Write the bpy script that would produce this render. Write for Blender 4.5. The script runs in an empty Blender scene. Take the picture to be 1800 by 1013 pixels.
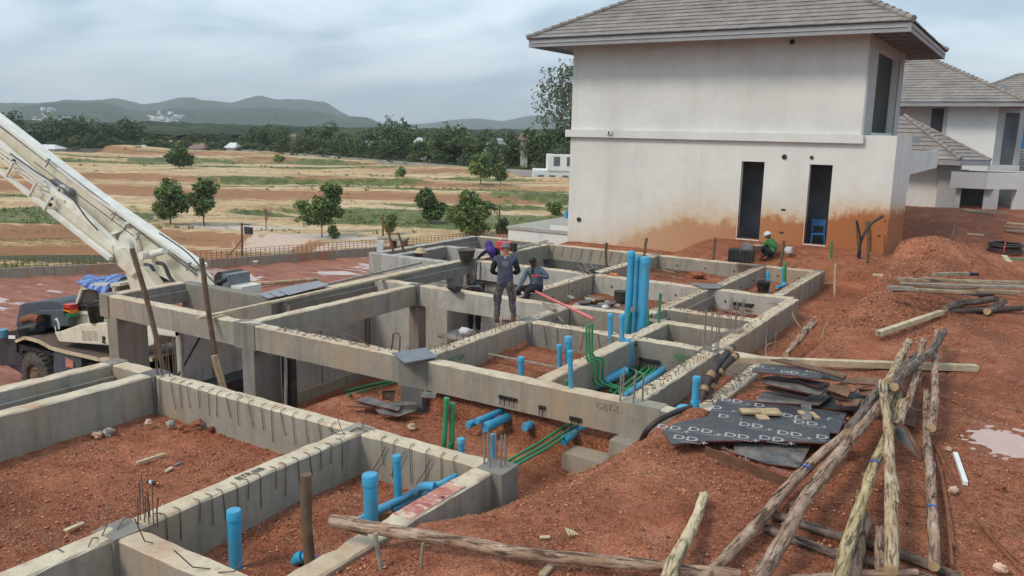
import bpy, bmesh, math, random
import numpy as np
from mathutils import Vector, Matrix, noise, Euler
random.seed(7)
SC = bpy.context.scene
COL = SC.collection
RAD = math.radians

# ---------------------------------------------------------------- camera, world, sun, exposure
CAM_POS = Vector((0, 0, 3.8))
YAW, PITCH, ROLL, FPX = -.5609, .18881, .01969, 1451.86
_cy, _sy = math.cos(YAW), math.sin(YAW)
FWD = Vector((_sy*math.cos(PITCH), _cy*math.cos(PITCH), -math.sin(PITCH)))
_r = Vector((_cy, -_sy, 0)); _u = _r.cross(FWD)
RIGHT = _r*math.cos(ROLL) + _u*math.sin(ROLL)
UP = -_r*math.sin(ROLL) + _u*math.cos(ROLL)
cam_d = bpy.data.cameras.new('camera'); cam = bpy.data.objects.new('camera', cam_d); COL.objects.link(cam)
M = Matrix((RIGHT, UP, -FWD)).transposed().to_4x4(); M.translation = CAM_POS
cam.matrix_world = M
cam_d.sensor_width = 36; cam_d.lens = FPX/1800*36; cam_d.clip_start = .1; cam_d.clip_end = 20000
SC.camera = cam
SC.view_settings.view_transform = 'Standard'; SC.view_settings.look = 'None'
SC.view_settings.exposure = 0.62; SC.view_settings.gamma = 1; SC.view_settings.use_curve_mapping = False

SUN_EL, SUN_AZ = 46, 208        # azimuth measured clockwise from +Y
w = bpy.data.worlds.new('World'); SC.world = w; w.use_nodes = True
nt = w.node_tree; nt.nodes.clear()
def wn(t, **k):
    n = nt.nodes.new(t)
    for a, b in k.items(): setattr(n, a, b)
    return n
out = wn('ShaderNodeOutputWorld'); bg = wn('ShaderNodeBackground'); nt.links.new(bg.outputs[0], out.inputs[0])
sky = wn('ShaderNodeTexSky', sky_type='NISHITA', sun_disc=False, sun_elevation=RAD(SUN_EL), sun_rotation=RAD(SUN_AZ), air_density=1.5, dust_density=2.0)
bg.inputs[1].default_value = .122
tc = wn('ShaderNodeTexCoord')
sep = wn('ShaderNodeSeparateXYZ'); nt.links.new(tc.outputs['Generated'], sep.inputs[0])
# cloud deck: direction projected on a plane overhead, so clouds flatten towards the horizon
zz = wn('ShaderNodeMath', operation='MAXIMUM'); nt.links.new(sep.outputs[2], zz.inputs[0]); zz.inputs[1].default_value = 0.0
zz2 = wn('ShaderNodeMath', operation='ADD'); nt.links.new(zz.outputs[0], zz2.inputs[0]); zz2.inputs[1].default_value = .22
dx = wn('ShaderNodeMath', operation='DIVIDE'); nt.links.new(sep.outputs[0], dx.inputs[0]); nt.links.new(zz2.outputs[0], dx.inputs[1])
dy = wn('ShaderNodeMath', operation='DIVIDE'); nt.links.new(sep.outputs[1], dy.inputs[0]); nt.links.new(zz2.outputs[0], dy.inputs[1])
cb = wn('ShaderNodeCombineXYZ'); nt.links.new(dx.outputs[0], cb.inputs[0]); nt.links.new(dy.outputs[0], cb.inputs[1])
n1 = wn('ShaderNodeTexNoise'); n1.inputs['Scale'].default_value = .95; n1.inputs['Detail'].default_value = 7; n1.inputs['Roughness'].default_value = .52; n1.inputs['Distortion'].default_value = .35
mp = wn('ShaderNodeMapping'); mp.inputs['Location'].default_value = (3.1, 1.7, 0); mp.inputs['Rotation'].default_value = (0, 0, .5); mp.inputs['Scale'].default_value = (1, 1.5, 1)
nt.links.new(cb.outputs[0], mp.inputs[0]); nt.links.new(mp.outputs[0], n1.inputs[0])
cr = wn('ShaderNodeValToRGB'); hm1 = wn('ShaderNodeMapRange'); nt.links.new(sep.outputs[2], hm1.inputs[0]); hm1.inputs[1].default_value = .0; hm1.inputs[2].default_value = .20; hm1.inputs[3].default_value = .10; hm1.inputs[4].default_value = 0.0
ha = wn('ShaderNodeMath', operation='ADD'); nt.links.new(n1.outputs[0], ha.inputs[0]); nt.links.new(hm1.outputs[0], ha.inputs[1]); nt.links.new(ha.outputs[0], cr.inputs[0])
e = cr.color_ramp.elements
e[0].position = .34; e[0].color = (2.2, 3.05, 3.95, 1)
e[1].position = .72; e[1].color = (7.4, 8.2, 8.8, 1)
m_ = cr.color_ramp.elements.new(.46); m_.color = (3.1, 4.1, 5.1, 1)
m_ = cr.color_ramp.elements.new(.56); m_.color = (5.1, 6.1, 7.0, 1)
mix = wn('ShaderNodeMix', data_type='RGBA'); mix.inputs[0].default_value = .9
nt.links.new(sky.outputs[0], mix.inputs[6]); nt.links.new(cr.outputs[0], mix.inputs[7])
nt.links.new(mix.outputs[2], bg.inputs[0])
sun_d = bpy.data.lights.new('sun', 'SUN'); sun_d.energy = 1.5; sun_d.angle = RAD(14); sun_d.color = (1, .90, .76)
sun = bpy.data.objects.new('sun', sun_d); COL.objects.link(sun)
_d = Vector((math.sin(RAD(SUN_AZ))*math.cos(RAD(SUN_EL)), math.cos(RAD(SUN_AZ))*math.cos(RAD(SUN_EL)), math.sin(RAD(SUN_EL))))
sun.rotation_euler = _d.to_track_quat('Z', 'Y').to_euler()

# ---------------------------------------------------------------- survey helpers: a pixel of the photograph and one known plane give the real point
def ray(x, y): return RIGHT*(x-900) - UP*(y-506.5) + FWD*FPX
def P(x, y, z=0.0):
    d = ray(x, y); return CAM_POS + d*((z-CAM_POS.z)/d.z)
def PX(x, y, X): d = ray(x, y); return CAM_POS + d*(X/d.x)
def PY(x, y, Y): d = ray(x, y); return CAM_POS + d*(Y/d.y)
def zat(q, py):           # height above point q (x, y) that shows at picture row py
    def row(z):
        d = Vector((q[0], q[1], z))-CAM_POS; return 506.5-FPX*(UP@d)/(FWD@d)
    a, b = -8.0, 12.0
    for _ in range(50):
        m = (a+b)/2
        if row(m) > py: a = m
        else: b = m
    return (a+b)/2
# ---------------------------------------------------------------- mesh helpers
def tag(o, label=None, cat=None, group=None, kind=None):
    if label: o['label'] = label
    if cat: o['category'] = cat
    if group: o['group'] = group
    if kind: o['kind'] = kind
    return o
def thing(name, label, cat, loc=(0, 0, 0), rz=0, group=None):
    o = bpy.data.objects.new(name, None); COL.objects.link(o); o.empty_display_size = .2
    o.location = loc; o.rotation_euler = (0, 0, rz)
    return tag(o, label, cat, group)
def copy_tree(o, parent=None):
    c = o.copy(); COL.objects.link(c)
    if parent is not None: c.parent = parent
    for ch in list(o.children): copy_tree(ch, c)
    return c
class MB:
    """collects faces; build() links them as one mesh object"""
    def __init__(s): s.v = []; s.f = []; s.m = []; s.sm = []
    def add(s, vs, fs, mi=0, smooth=False):
        n = len(s.v); s.v += [tuple(v) for v in vs]
        for f in fs: s.f.append(tuple(i+n for i in f)); s.m.append(mi); s.sm.append(smooth)
        return s
    def box(s, a, b, mi=0, top=None, j=0):
        (x0, y0, z0), (x1, y1, z1) = a, b
        vs = [(x0,y0,z0),(x1,y0,z0),(x1,y1,z0),(x0,y1,z0),(x0,y0,z1),(x1,y0,z1),(x1,y1,z1),(x0,y1,z1)]
        if j: vs = [tuple(c+random.uniform(-j, j) for c in v) for v in vs]
        s.add(vs, [(0,3,2,1),(0,1,5,4),(1,2,6,5),(2,3,7,6),(3,0,4,7)], mi)
        s.add(vs[4:], [(0,1,2,3)], mi if top is None else top); return s
    def obox(s, c, ax, ay, az, mi=0):       # centre and three half-vectors
        c, ax, ay, az = map(Vector, (c, ax, ay, az))
        vs = [c-ax-ay-az, c+ax-ay-az, c+ax+ay-az, c-ax+ay-az, c-ax-ay+az, c+ax-ay+az, c+ax+ay+az, c-ax+ay+az]
        return s.add(vs, [(0,3,2,1),(0,1,5,4),(1,2,6,5),(2,3,7,6),(3,0,4,7),(4,5,6,7)], mi)
    def beam(s, p, q, w, h, mi=0, up=(0, 0, 1)):   # box section bar between two points
        p, q = Vector(p), Vector(q); d = (q-p); a = d.normalized(); u = Vector(up)
        if abs(a.dot(u)) > .98: u = Vector((0, 1, 0))
        sd = a.cross(u).normalized(); uu = sd.cross(a)
        return s.obox((p+q)/2, d/2, sd*w/2, uu*h/2, mi)
    def tube(s, pts, r, n=8, mi=0, caps=True, wob=0, capmi=None, flat=1):
        pts = [Vector(p) for p in pts]; k = len(pts)
        rr = list(r) if hasattr(r, '__len__') else [r]*k
        vs = []; prev = None
        for i, p in enumerate(pts):
            t = (pts[min(i+1, k-1)]-pts[max(i-1, 0)]).normalized()
            if prev is None:
                u = t.orthogonal().normalized()
            else:
                u = (prev - t*prev.dot(t)).normalized()
            prev = u; v = t.cross(u)
            for j in range(n):
                a = 2*math.pi*j/n; q = rr[i]*(1+(random.uniform(-wob, wob) if wob else 0))
                vs.append(p+u*math.cos(a)*q+v*math.sin(a)*q*flat)
        fs = [(i*n+j, i*n+(j+1) % n, (i+1)*n+(j+1) % n, (i+1)*n+j) for i in range(k-1) for j in range(n)]
        s.add(vs, fs, mi, True)
        if caps:
            s.add([vs[j] for j in range(n)], [tuple(reversed(range(n)))], mi if capmi is None else capmi)
            s.add([vs[(k-1)*n+j] for j in range(n)], [tuple(range(n))], mi if capmi is None else capmi)
        return s
    def prism(s, poly, z0, z1, mi=0, top=None):      # poly xy list (ccw)
        n = len(poly)
        vs = [(x, y, z0) for x, y in poly]+[(x, y, z1) for x, y in poly]
        s.add(vs, [(i, (i+1) % n, n+(i+1) % n, n+i) for i in range(n)], mi)
        s.add(vs[:n], [tuple(reversed(range(n)))], mi)
        s.add(vs[n:], [tuple(range(n))], mi if top is None else top); return s
    def extr(s, poly, d, mi=0, capmi=None):         # poly of 3d points, extruded by vector d
        poly = [Vector(p) for p in poly]; n = len(poly); d = Vector(d)
        vs = poly+[p+d for p in poly]
        s.add(vs, [(i, (i+1) % n, n+(i+1) % n, n+i) for i in range(n)], mi)
        c = mi if capmi is None else capmi
        s.add(vs[:n], [tuple(reversed(range(n)))], c); s.add(vs[n:], [tuple(range(n))], c); return s
    def quad(s, a, b, c, d, mi=0): return s.add([a, b, c, d], [(0, 1, 2, 3)], mi)
    def sphere(s, c, r, n=8, m=6, mi=0, sc=(1, 1, 1)):
        vs = []; c = Vector(c)
        for i in range(m+1):
            th = math.pi*i/m
            for j in range(n):
                a = 2*math.pi*j/n
                vs.append((c.x+r*sc[0]*math.sin(th)*math.cos(a), c.y+r*sc[1]*math.sin(th)*math.sin(a), c.z+r*sc[2]*math.cos(th)))
        s.add(vs, [(i*n+j, (i+1)*n+j, (i+1)*n+(j+1) % n, i*n+(j+1) % n) for i in range(m) for j in range(n)], mi, True); return s
    def mesh(s, name, mats):
        me = bpy.data.meshes.new(name); me.from_pydata(s.v, [], s.f)
        if not isinstance(mats, (list, tuple)): mats = [mats]
        for m in mats: me.materials.append(m)
        me.polygons.foreach_set('material_index', s.m); me.polygons.foreach_set('use_smooth', s.sm)
        me.update(); return me
    def build(s, name, mats, parent=None, loc=None, weld=False, bevel=0):
        me = s.mesh(name, mats); o = bpy.data.objects.new(name, me); COL.objects.link(o)
        if weld or bevel:
            bm = bmesh.new(); bm.from_mesh(me); bmesh.ops.remove_doubles(bm, verts=bm.verts, dist=1e-4)
            bmesh.ops.recalc_face_normals(bm, faces=bm.faces)
            if bevel:
                ed = [e for e in bm.edges if len(e.link_faces) == 2 and e.calc_face_angle(0) > .5]
                bmesh.ops.bevel(bm, geom=ed, offset=bevel, segments=2, affect='EDGES', profile=.6)
            bm.to_mesh(me); bm.free()
        if parent is not None: o.parent = parent
        if loc is not None: o.location = loc
        return o
def smooth_path(pts, n=5):
    pts = [Vector(p) for p in pts]; o = []
    for i in range(len(pts)-1):
        p0 = pts[max(i-1, 0)]; p1 = pts[i]; p2 = pts[i+1]; p3 = pts[min(i+2, len(pts)-1)]
        for k in range(n):
            t = k/n
            o.append(.5*((2*p1)+(p2-p0)*t+(2*p0-5*p1+4*p2-p3)*t*t+(3*p1-p0-3*p2+p3)*t**3))
    o.append(pts[-1]); return o
_txt = {}
def text_mesh(s, size, bold=0.0, extrude=0.0):
    k = (s, size, bold)
    if k not in _txt:
        c = bpy.data.curves.new('lettering', 'FONT'); c.body = s; c.size = size; c.offset = bold; c.resolution_u = 2; c.align_x = 'CENTER'; c.align_y = 'CENTER'
        o = bpy.data.objects.new('tmp', c); COL.objects.link(o)
        bpy.context.view_layer.update()
        me = bpy.data.meshes.new_from_object(o.evaluated_get(bpy.context.evaluated_depsgraph_get()))
        bpy.data.objects.remove(o); _txt[k] = ([v.co.copy() for v in me.vertices], [tuple(p.vertices) for p in me.polygons])
    return _txt[k]
def add_text(mb, s, size, origin, ex, ey, mi=0, bold=0.0, up=None):
    vs, fs = text_mesh(s, size, bold); o = Vector(origin); ex = Vector(ex).normalized(); ey = Vector(ey).normalized()
    mb.add([o+ex*v.x+ey*v.y for v in vs], fs, mi)

# ---------------------------------------------------------------- materials
def lerp3(a, b, t): return tuple(a[i]+(b[i]-a[i])*t for i in range(3))
class NT:
    def __init__(s, name):
        s.m = bpy.data.materials.new(name); s.m.use_nodes = True; s.t = s.m.node_tree; s.t.nodes.clear()
        s.o = s.n('ShaderNodeOutputMaterial'); s.b = s.n('ShaderNodeBsdfPrincipled'); s.l(s.b.outputs[0], s.o.inputs[0])
        s.geo = s.n('ShaderNodeNewGeometry'); s.pos = s.geo.outputs['Position']
    def n(s, t, **k):
        x = s.t.nodes.new(t)
        for a, b in k.items(): setattr(x, a, b)
        return x
    def l(s, a, b): s.t.links.new(a, b)
    def map(s, scale=(1, 1, 1), loc=(0, 0, 0), src=None):
        m = s.n('ShaderNodeMapping'); m.inputs['Scale'].default_value = scale; m.inputs['Location'].default_value = loc
        s.l(src or s.pos, m.inputs[0]); return m.outputs[0]
    def noise(s, scale, detail=4, rough=.55, dist=0, src=None):
        x = s.n('ShaderNodeTexNoise'); x.inputs['Scale'].default_value = scale; x.inputs['Detail'].default_value = detail
        x.inputs['Roughness'].default_value = rough; x.inputs['Distortion'].default_value = dist
        s.l(src or s.pos, x.inputs['Vector']); return x.outputs[0]
    def vor(s, scale, feature='F1', out=0, src=None, rnd=1):
        x = s.n('ShaderNodeTexVoronoi', feature=feature); x.inputs['Scale'].default_value = scale; x.inputs['Randomness'].default_value = rnd
        s.l(src or s.pos, x.inputs['Vector']); return x.outputs[out]
    def ramp(s, fac, stops, interp='LINEAR'):
        r = s.n('ShaderNodeValToRGB'); r.color_ramp.interpolation = interp; s.l(fac, r.inputs[0]); e = r.color_ramp.elements
        while len(e) < len(stops): e.new(.5)
        for i, (p, c) in enumerate(sorted(stops, key=lambda q: q[0])):
            e[i].position = p; e[i].color = (c, c, c, 1) if isinstance(c, (int, float)) else (*c, 1)
        return r.outputs[0]
    def mix(s, f, a, b, mode='MIX'):
        m = s.n('ShaderNodeMix', data_type='RGBA', blend_type=mode)
        for i, v in ((0, f), (6, a), (7, b)):
            if isinstance(v, (int, float)): m.inputs[i].default_value = v if i == 0 else (v, v, v, 1)
            elif isinstance(v, tuple): m.inputs[i].default_value = (*v, 1)
            else: s.l(v, m.inputs[i])
        return m.outputs[2]
    def math(s, op, a, b=0.0, clamp=False):
        m = s.n('ShaderNodeMath', operation=op); m.use_clamp = clamp
        for i, v in ((0, a), (1, b)):
            if isinstance(v, (int, float)): m.inputs[i].default_value = v
            else: s.l(v, m.inputs[i])
        return m.outputs[0]
    def xyz(s, i):
        x = s.n('ShaderNodeSeparateXYZ'); s.l(s.pos, x.inputs[0]); return x.outputs[i]
    def bump(s, h, strength=.5, dist=.02):
        b = s.n('ShaderNodeBump'); b.inputs['Strength'].default_value = strength; b.inputs['Distance'].default_value = dist
        s.l(h, b.inputs['Height']); s.l(b.outputs[0], s.b.inputs['Normal'])
    def fin(s, col, rough=.8, metal=0, spec=.4):
        if isinstance(col, tuple): s.b.inputs['Base Color'].default_value = (*col, 1)
        else: s.l(col, s.b.inputs['Base Color'])
        if isinstance(rough, (int, float)): s.b.inputs['Roughness'].default_value = rough
        else: s.l(rough, s.b.inputs['Roughness'])
        s.b.inputs['Metallic'].default_value = metal; s.b.inputs['Specular IOR Level'].default_value = spec
        return s.m
MAT = {}
def simple(name, c, rough=.6, var=.25, scale=6, bump=.15, metal=0, dirt=None, dirt_amt=.5, bscale=40, spec=.4, local=False):
    t = NT(name)
    src = None
    if local:
        tcn = t.n('ShaderNodeTexCoord'); src = tcn.outputs['Object']
    n = t.noise(scale, 5, src=src)
    col = t.ramp(n, [(.3, tuple(x*(1-var) for x in c)), (.7, tuple(min(1, x*(1+var)) for x in c))])
    if dirt:
        d = t.ramp(t.noise(scale*.6+1.3, 6, .65, src=src), [(.5-.12*dirt_amt, 0), (.72, dirt_amt)])
        col = t.mix(d, col, dirt)
    t.bump(t.noise(bscale, 4, src=src), bump, .01)
    MAT[name] = t.fin(col, rough, metal, spec); return MAT[name]

def soil(name, ca, cb_, cc, stone=(.50, .30, .20), wet=.0, pscale=14):
    t = NT(name)
    big = t.noise(.45, 5, .6); mid = t.noise(3.2, 6, .65); fine = t.noise(38, 5, .7)
    col = t.ramp(mid, [(.28, ca), (.5, cb_), (.74, cc)])
    col = t.mix(t.ramp(big, [(.35, 0), (.7, .55)]), col, tuple(x*.72 for x in cb_))
    col = t.mix(t.ramp(fine, [(.3, .55), (.55, 0)]), col, tuple(x*.45 for x in ca))
    v = t.vor(pscale, out=0); vc = t.vor(pscale, out=1)
    peb = t.math('MULTIPLY', t.ramp(v, [(.12, 1), (.24, 0)]), t.ramp(vc, [(.66, 0), (.75, 1)]))
    col = t.mix(t.math('MULTIPLY', peb, .65), col, stone)
    v2 = t.vor(pscale*3.1, out=0)
    hgt = t.math('ADD', t.math('MULTIPLY', fine, .5), t.math('MULTIPLY', t.ramp(v2, [(.0, 1), (.5, 0)]), .55))
    hgt = t.math('ADD', hgt, t.math('MULTIPLY', t.ramp(v, [(.0, 1), (.35, 0)]), .6))
    t.bump(hgt, .85, .03)
    r = t.ramp(big, [(.35, .9), (.65, .62 if wet else .82)])
    MAT[name] = t.fin(col, r, 0, .35); return MAT[name]
soil('soil_red', (.235, .070, .034), (.335, .112, .057), (.44, .175, .095))
soil('soil_dark', (.15, .045, .026), (.23, .075, .042), (.32, .125, .075), stone=(.40, .25, .18))
soil('soil_orange', (.42, .15, .055), (.54, .22, .09), (.60, .30, .15), pscale=7)

def concrete(name, base, stain=(.42, .27, .15), stain_amt=.5, top=False, pits=True):
    t = NT(name)
    n = t.noise(1.6, 6, .62); n2 = t.noise(11, 6, .6)
    col = t.ramp(n, [(.28, tuple(x*.74 for x in base)), (.52, base), (.75, tuple(x*1.2 for x in base))])
    col = t.mix(.35, col, t.ramp(n2, [(.3, tuple(x*.7 for x in base)), (.7, tuple(x*1.2 for x in base))]))
    st = t.noise(1.0, 4, .6, src=t.map((5.5, 5.5, .55)))                  # runs down the face
    col = t.mix(t.ramp(st, [(.50, 0), (.70, .6)]), col, tuple(x*.52 for x in base))
    s2 = t.noise(.8, 5, .62, src=t.map((1, 1, .6), (4, 9, 2)))
    col = t.mix(t.ramp(s2, [(.46, 0), (.68, stain_amt)]), col, stain)
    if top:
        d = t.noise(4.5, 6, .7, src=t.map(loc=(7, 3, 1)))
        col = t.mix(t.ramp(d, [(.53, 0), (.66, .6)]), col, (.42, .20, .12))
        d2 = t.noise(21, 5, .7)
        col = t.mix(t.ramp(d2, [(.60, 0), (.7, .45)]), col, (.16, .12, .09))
    if pits:
        v = t.vor(30, out=0); vc = t.vor(30, out=1)
        pit = t.math('MULTIPLY', t.ramp(v, [(.1, 1), (.2, 0)]), t.ramp(vc, [(.8, 0), (.86, 1)]))
        col = t.mix(t.math('MULTIPLY', pit, .7), col, tuple(x*.35 for x in base))
    t.bump(t.math('ADD', n2, t.math('MULTIPLY', t.noise(60, 4), .5)), .5 if top else .22, .012)
    MAT[name] = t.fin(col, .85, 0, .3); return MAT[name]
concrete('concrete', (.305, .280, .232), stain_amt=.5)
concrete('concrete_grey', (.225, .212, .185), stain_amt=.25)
concrete('concrete_dark', (.13, .13, .125), stain_amt=.15)
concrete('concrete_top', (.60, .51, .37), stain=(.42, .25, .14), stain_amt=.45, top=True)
concrete('concrete_light', (.40, .385, .35), stain_amt=.2)

def plaster(name, base, stain_z=None, streak=.35):
    t = NT(name)
    n = t.noise(.55, 6, .6); n2 = t.noise(3.5, 6, .65)
    col = t.ramp(n, [(.3, tuple(x*.86 for x in base)), (.6, base)])
    col = t.mix(t.ramp(n2, [(.5, 0), (.8, .35)]), col, tuple(x*.78 for x in base))
    st = t.noise(1.0, 5, .62, src=t.map((1.6, 1.6, .16)))
    col = t.mix(t.ramp(st, [(.5, 0), (.72, streak)]), col, tuple(a*b for a, b in zip(base, (.68, .66, .62))))
    sc = t.noise(1.0, 3, .5, src=t.map((9, 9, .8), (3, 3, 3)))
    col = t.mix(t.ramp(sc, [(.70, 0), (.76, .4)]), col, tuple(x*.5 for x in base))
    sp = t.noise(6.5, 5, .75, src=t.map(loc=(11, 5, 7)))
    col = t.mix(t.ramp(sp, [(.66, 0), (.74, .45)]), col, (.33, .30, .25))
    if stain_z is not None:
        z = t.xyz(2); x = t.xyz(0)
        wob = t.math('ADD', t.math('MULTIPLY', t.noise(.35, 4, .6), 1.7), t.math('MULTIPLY', t.noise(2.6, 6, .7), 1.0))
        zr = t.math('SUBTRACT', z, wob)
        # splash zone left by rain on the red soil, deeper towards the right-hand end of the wall
        xo = t.math('ADD', x, 11.2)
        lift = t.math('MINIMUM', t.math('MAXIMUM', t.math('MINIMUM', t.math('MULTIPLY', xo, .42), t.math('MULTIPLY', xo, .085)), -1.9), .60)
        zz_ = t.math('SUBTRACT', zr, lift)
        drip = t.math('MULTIPLY', t.noise(1.0, 4, .6, src=t.map((7, 7, .5), (2, 1, 6))), .5)
        zd = t.math('SUBTRACT', zz_, drip)
        yl = t.ramp(t.math('ADD', t.math('MULTIPLY', zd, .25), .5), [(.26, .85), (.42, .35), (.62, .0)])
        col = t.mix(yl, col, (.58, .47, .31))
        og = t.ramp(t.math('ADD', t.math('MULTIPLY', t.math('ADD', zz_, t.math('MULTIPLY', drip, -.5)), .5), .5), [(.0, .85), (.14, .55), (.26, .22), (.46, 0)])
        xs_ = t.ramp(t.math('ADD', t.math('MULTIPLY', x, .1), 1.4), [(.15, .35), (.85, 1)])
        col = t.mix(t.math('MULTIPLY', og, xs_), col, (.58, .31, .145))
        og2 = t.ramp(t.math('ADD', t.math('MULTIPLY', zd, .5), .5), [(.0, .95), (.16, .0)])
        col = t.mix(t.math('MULTIPLY', og2, xs_), col, (.36, .13, .05))
        spl = t.math('MULTIPLY', t.ramp(t.noise(16, 5, .8), [(.57, 0), (.62, 1)]), t.ramp(t.math('ADD', t.math('MULTIPLY', zz_, .5), .5), [(.05, .9), (.62, 0)]))
        col = t.mix(spl, col, (.34, .14, .06))
    t.bump(t.math('ADD', n2, t.noise(25, 4)), .12, .01)
    MAT[name] = t.fin(col, .88, 0, .25); return MAT[name]
plaster('plaster_stained', (.70, .685, .64), stain_z=0)
plaster('plaster', (.70, .69, .655), streak=.25)
plaster('plaster_clean', (.74, .735, .72), streak=.1)
plaster('plaster_grey', (.42, .42, .42), streak=.2)

simple('tile_roof', (.255, .225, .205), .75, .22, 1.2, .3, dirt=(.14, .125, .115), dirt_amt=.5)
simple('fascia', (.30, .30, .31), .7, .12, 2, .1)
simple('room_wall', (.30, .31, .33), .9, .3, 1)
simple('timber_old', (.33, .27, .18), .85, .35, 7, .5, dirt=(.16, .10, .07), dirt_amt=.7)
simple('soffit', (.22, .26, .30), .8, .15, 3)
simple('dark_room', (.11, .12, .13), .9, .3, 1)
simple('timber_pale', (.52, .43, .28), .75, .25, 5, .4, dirt=(.30, .20, .12), dirt_amt=.6)
simple('timber_brown', (.15, .095, .06), .8, .35, 7, .5, dirt=(.12, .07, .04), dirt_amt=.5)
simple('timber_grey', (.27, .24, .20), .85, .3, 7, .5)
simple('timber_raw', (.42, .30, .17), .75, .25, 9, .4)
simple('rebar', (.115, .085, .07), .75, .4, 12, .3, dirt=(.22, .09, .04), dirt_amt=.6)
simple('rebar_grey', (.22, .20, .18), .65, .3, 12, .3, dirt=(.25, .11, .06), dirt_amt=.5)
simple('rebar_rust', (.22, .085, .04), .85, .3, 12, .3)
simple('pvc_blue', (.04, .32, .53), .42, .12, 3, .05, dirt=(.20, .22, .22), dirt_amt=.5, spec=.45)
simple('pvc_green', (.025, .22, .085), .45, .2, 3, .05, dirt=(.14, .16, .09), dirt_amt=.4, spec=.45)
simple('pipe_green_dark', (.02, .10, .055), .5, .2, 3, .05)
simple('pvc_white', (.72, .72, .70), .4, .06, 3, .03)
simple('pipe_pink', (.62, .16, .14), .5, .12, 3, .03)
simple('tube_black', (.026, .025, .028), .55, .3, 4, .15, dirt=(.20, .10, .06), dirt_amt=.35)
simple('tube_brown', (.075, .05, .042), .6, .3, 5, .2, dirt=(.25, .12, .07), dirt_amt=.4)
simple('tape_brown', (.30, .19, .085), .5, .2, 9, .1)
simple('rubber', (.04, .038, .036), .85, .3, 10, .3, dirt=(.17, .12, .085), dirt_amt=.75)
simple('steel_grey', (.19, .20, .21), .5, .2, 5, .1, metal=.3)
simple('steel_dark', (.022, .024, .03), .55, .35, 5, .1, dirt=(.10, .08, .065), dirt_amt=.5)
simple('deck_plate', (.10, .08, .07), .75, .35, 4, .2, dirt=(.22, .12, .08), dirt_amt=.8)
simple('engine_grey', (.055, .068, .085), .6, .2, 3, .1, dirt=(.13, .12, .11), dirt_amt=.4)
simple('crane_cream', (.64, .60, .47), .42, .07, 2.5, .04, dirt=(.34, .24, .14), dirt_amt=.38, spec=.5)
simple('crane_light', (.70, .68, .60), .45, .06, 2.5, .04, dirt=(.40, .34, .26), dirt_amt=.4)
simple('rust', (.20, .075, .035), .9, .4, 14, .4)
simple('ply_black', (.035, .038, .043), .42, .3, 3.5, .12, dirt=(.17, .13, .11), dirt_amt=.42, bscale=25, spec=.5)
simple('ply_worn', (.085, .085, .085), .6, .5, 5, .2, dirt=(.33, .28, .24), dirt_amt=.8)
simple('ply_edge', (.12, .035, .026), .8, .4, 20, .3)
simple('ply_back', (.16, .085, .05), .8, .35, 6, .3, dirt=(.30, .20, .13), dirt_amt=.5)
simple('print_white', (.34, .34, .335), .6, .15, 8, .05, dirt=(.25, .22, .20), dirt_amt=.5)
simple('print_black', (.03, .03, .03), .6)
simple('red_paint', (.42, .12, .10), .8, .3, 10, .1, dirt=(.45, .34, .24), dirt_amt=.8)
simple('blue_paint', (.05, .13, .45), .6, .3, 10, .1)
simple('green_paint', (.05, .22, .08), .7, .3, 10)
simple('plastic_black', (.02, .021, .024), .5, .2, 5, .1, dirt=(.15, .10, .07), dirt_amt=.4)
simple('plastic_blue', (.03, .14, .36), .45, .1, 3)
simple('plastic_red', (.62, .045, .06), .4, .1, 3)
simple('glass_dark', (.04, .05, .05), .12, .3, 2, .02, spec=.8)
simple('cloth_purple', (.075, .035, .22), .9, .3, 14, .4)
simple('cloth_black', (.018, .019, .024), .9, .3, 14, .3)
simple('cloth_navy', (.06, .072, .105), .9, .18, 9, .3)
simple('cloth_teal', (.085, .125, .155), .85, .2, 9, .3)
simple('cloth_green', (.05, .19, .055), .85, .2, 12, .3)
simple('cloth_white', (.55, .55, .55), .9, .2, 10, .3)
simple('cloth_cap', (.15, .16, .15), .9, .25, 14, .3)
simple('straw', (.45, .34, .20), .85, .2, 20, .4)
simple('skin', (.24, .115, .068), .6, .12, 9, .05)
simple('skin_dark', (.13, .07, .045), .6, .12, 9, .05)
simple('hair', (.012, .010, .010), .6, .3, 30, .3)
simple('boot', (.16, .085, .06), .85, .3, 12, .2)
simple('glove_red', (.65, .04, .10), .8, .15, 12)
simple('stone_light', (.52, .34, .25), .9, .35, 3, .3)
simple('stone_mid', (.48, .21, .125), .95, .35, 3, .3)
simple('stone_red', (.20, .075, .042), .95, .35, 3, .3)
simple('amber', (.75, .22, .02), .3); simple('lamp_red', (.5, .03, .02), .3); simple('lamp_green', (.02, .2, .09), .3)
simple('wall_far', (.50, .49, .46), .9, .2, .3); simple('wall_grey_far', (.27, .26, .25), .9, .25, .2)
simple('roof_far', (.22, .14, .11), .9, .2, .3); simple('roof_blue', (.13, .33, .45), .7, .2, .3); simple('roof_white', (.62, .62, .62), .7, .1, .3)
simple('grass', (.085, .115, .035), .95, .4, 1.5, .3); simple('grass_dry', (.20, .17, .08), .95, .3, 1.5, .3)

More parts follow.
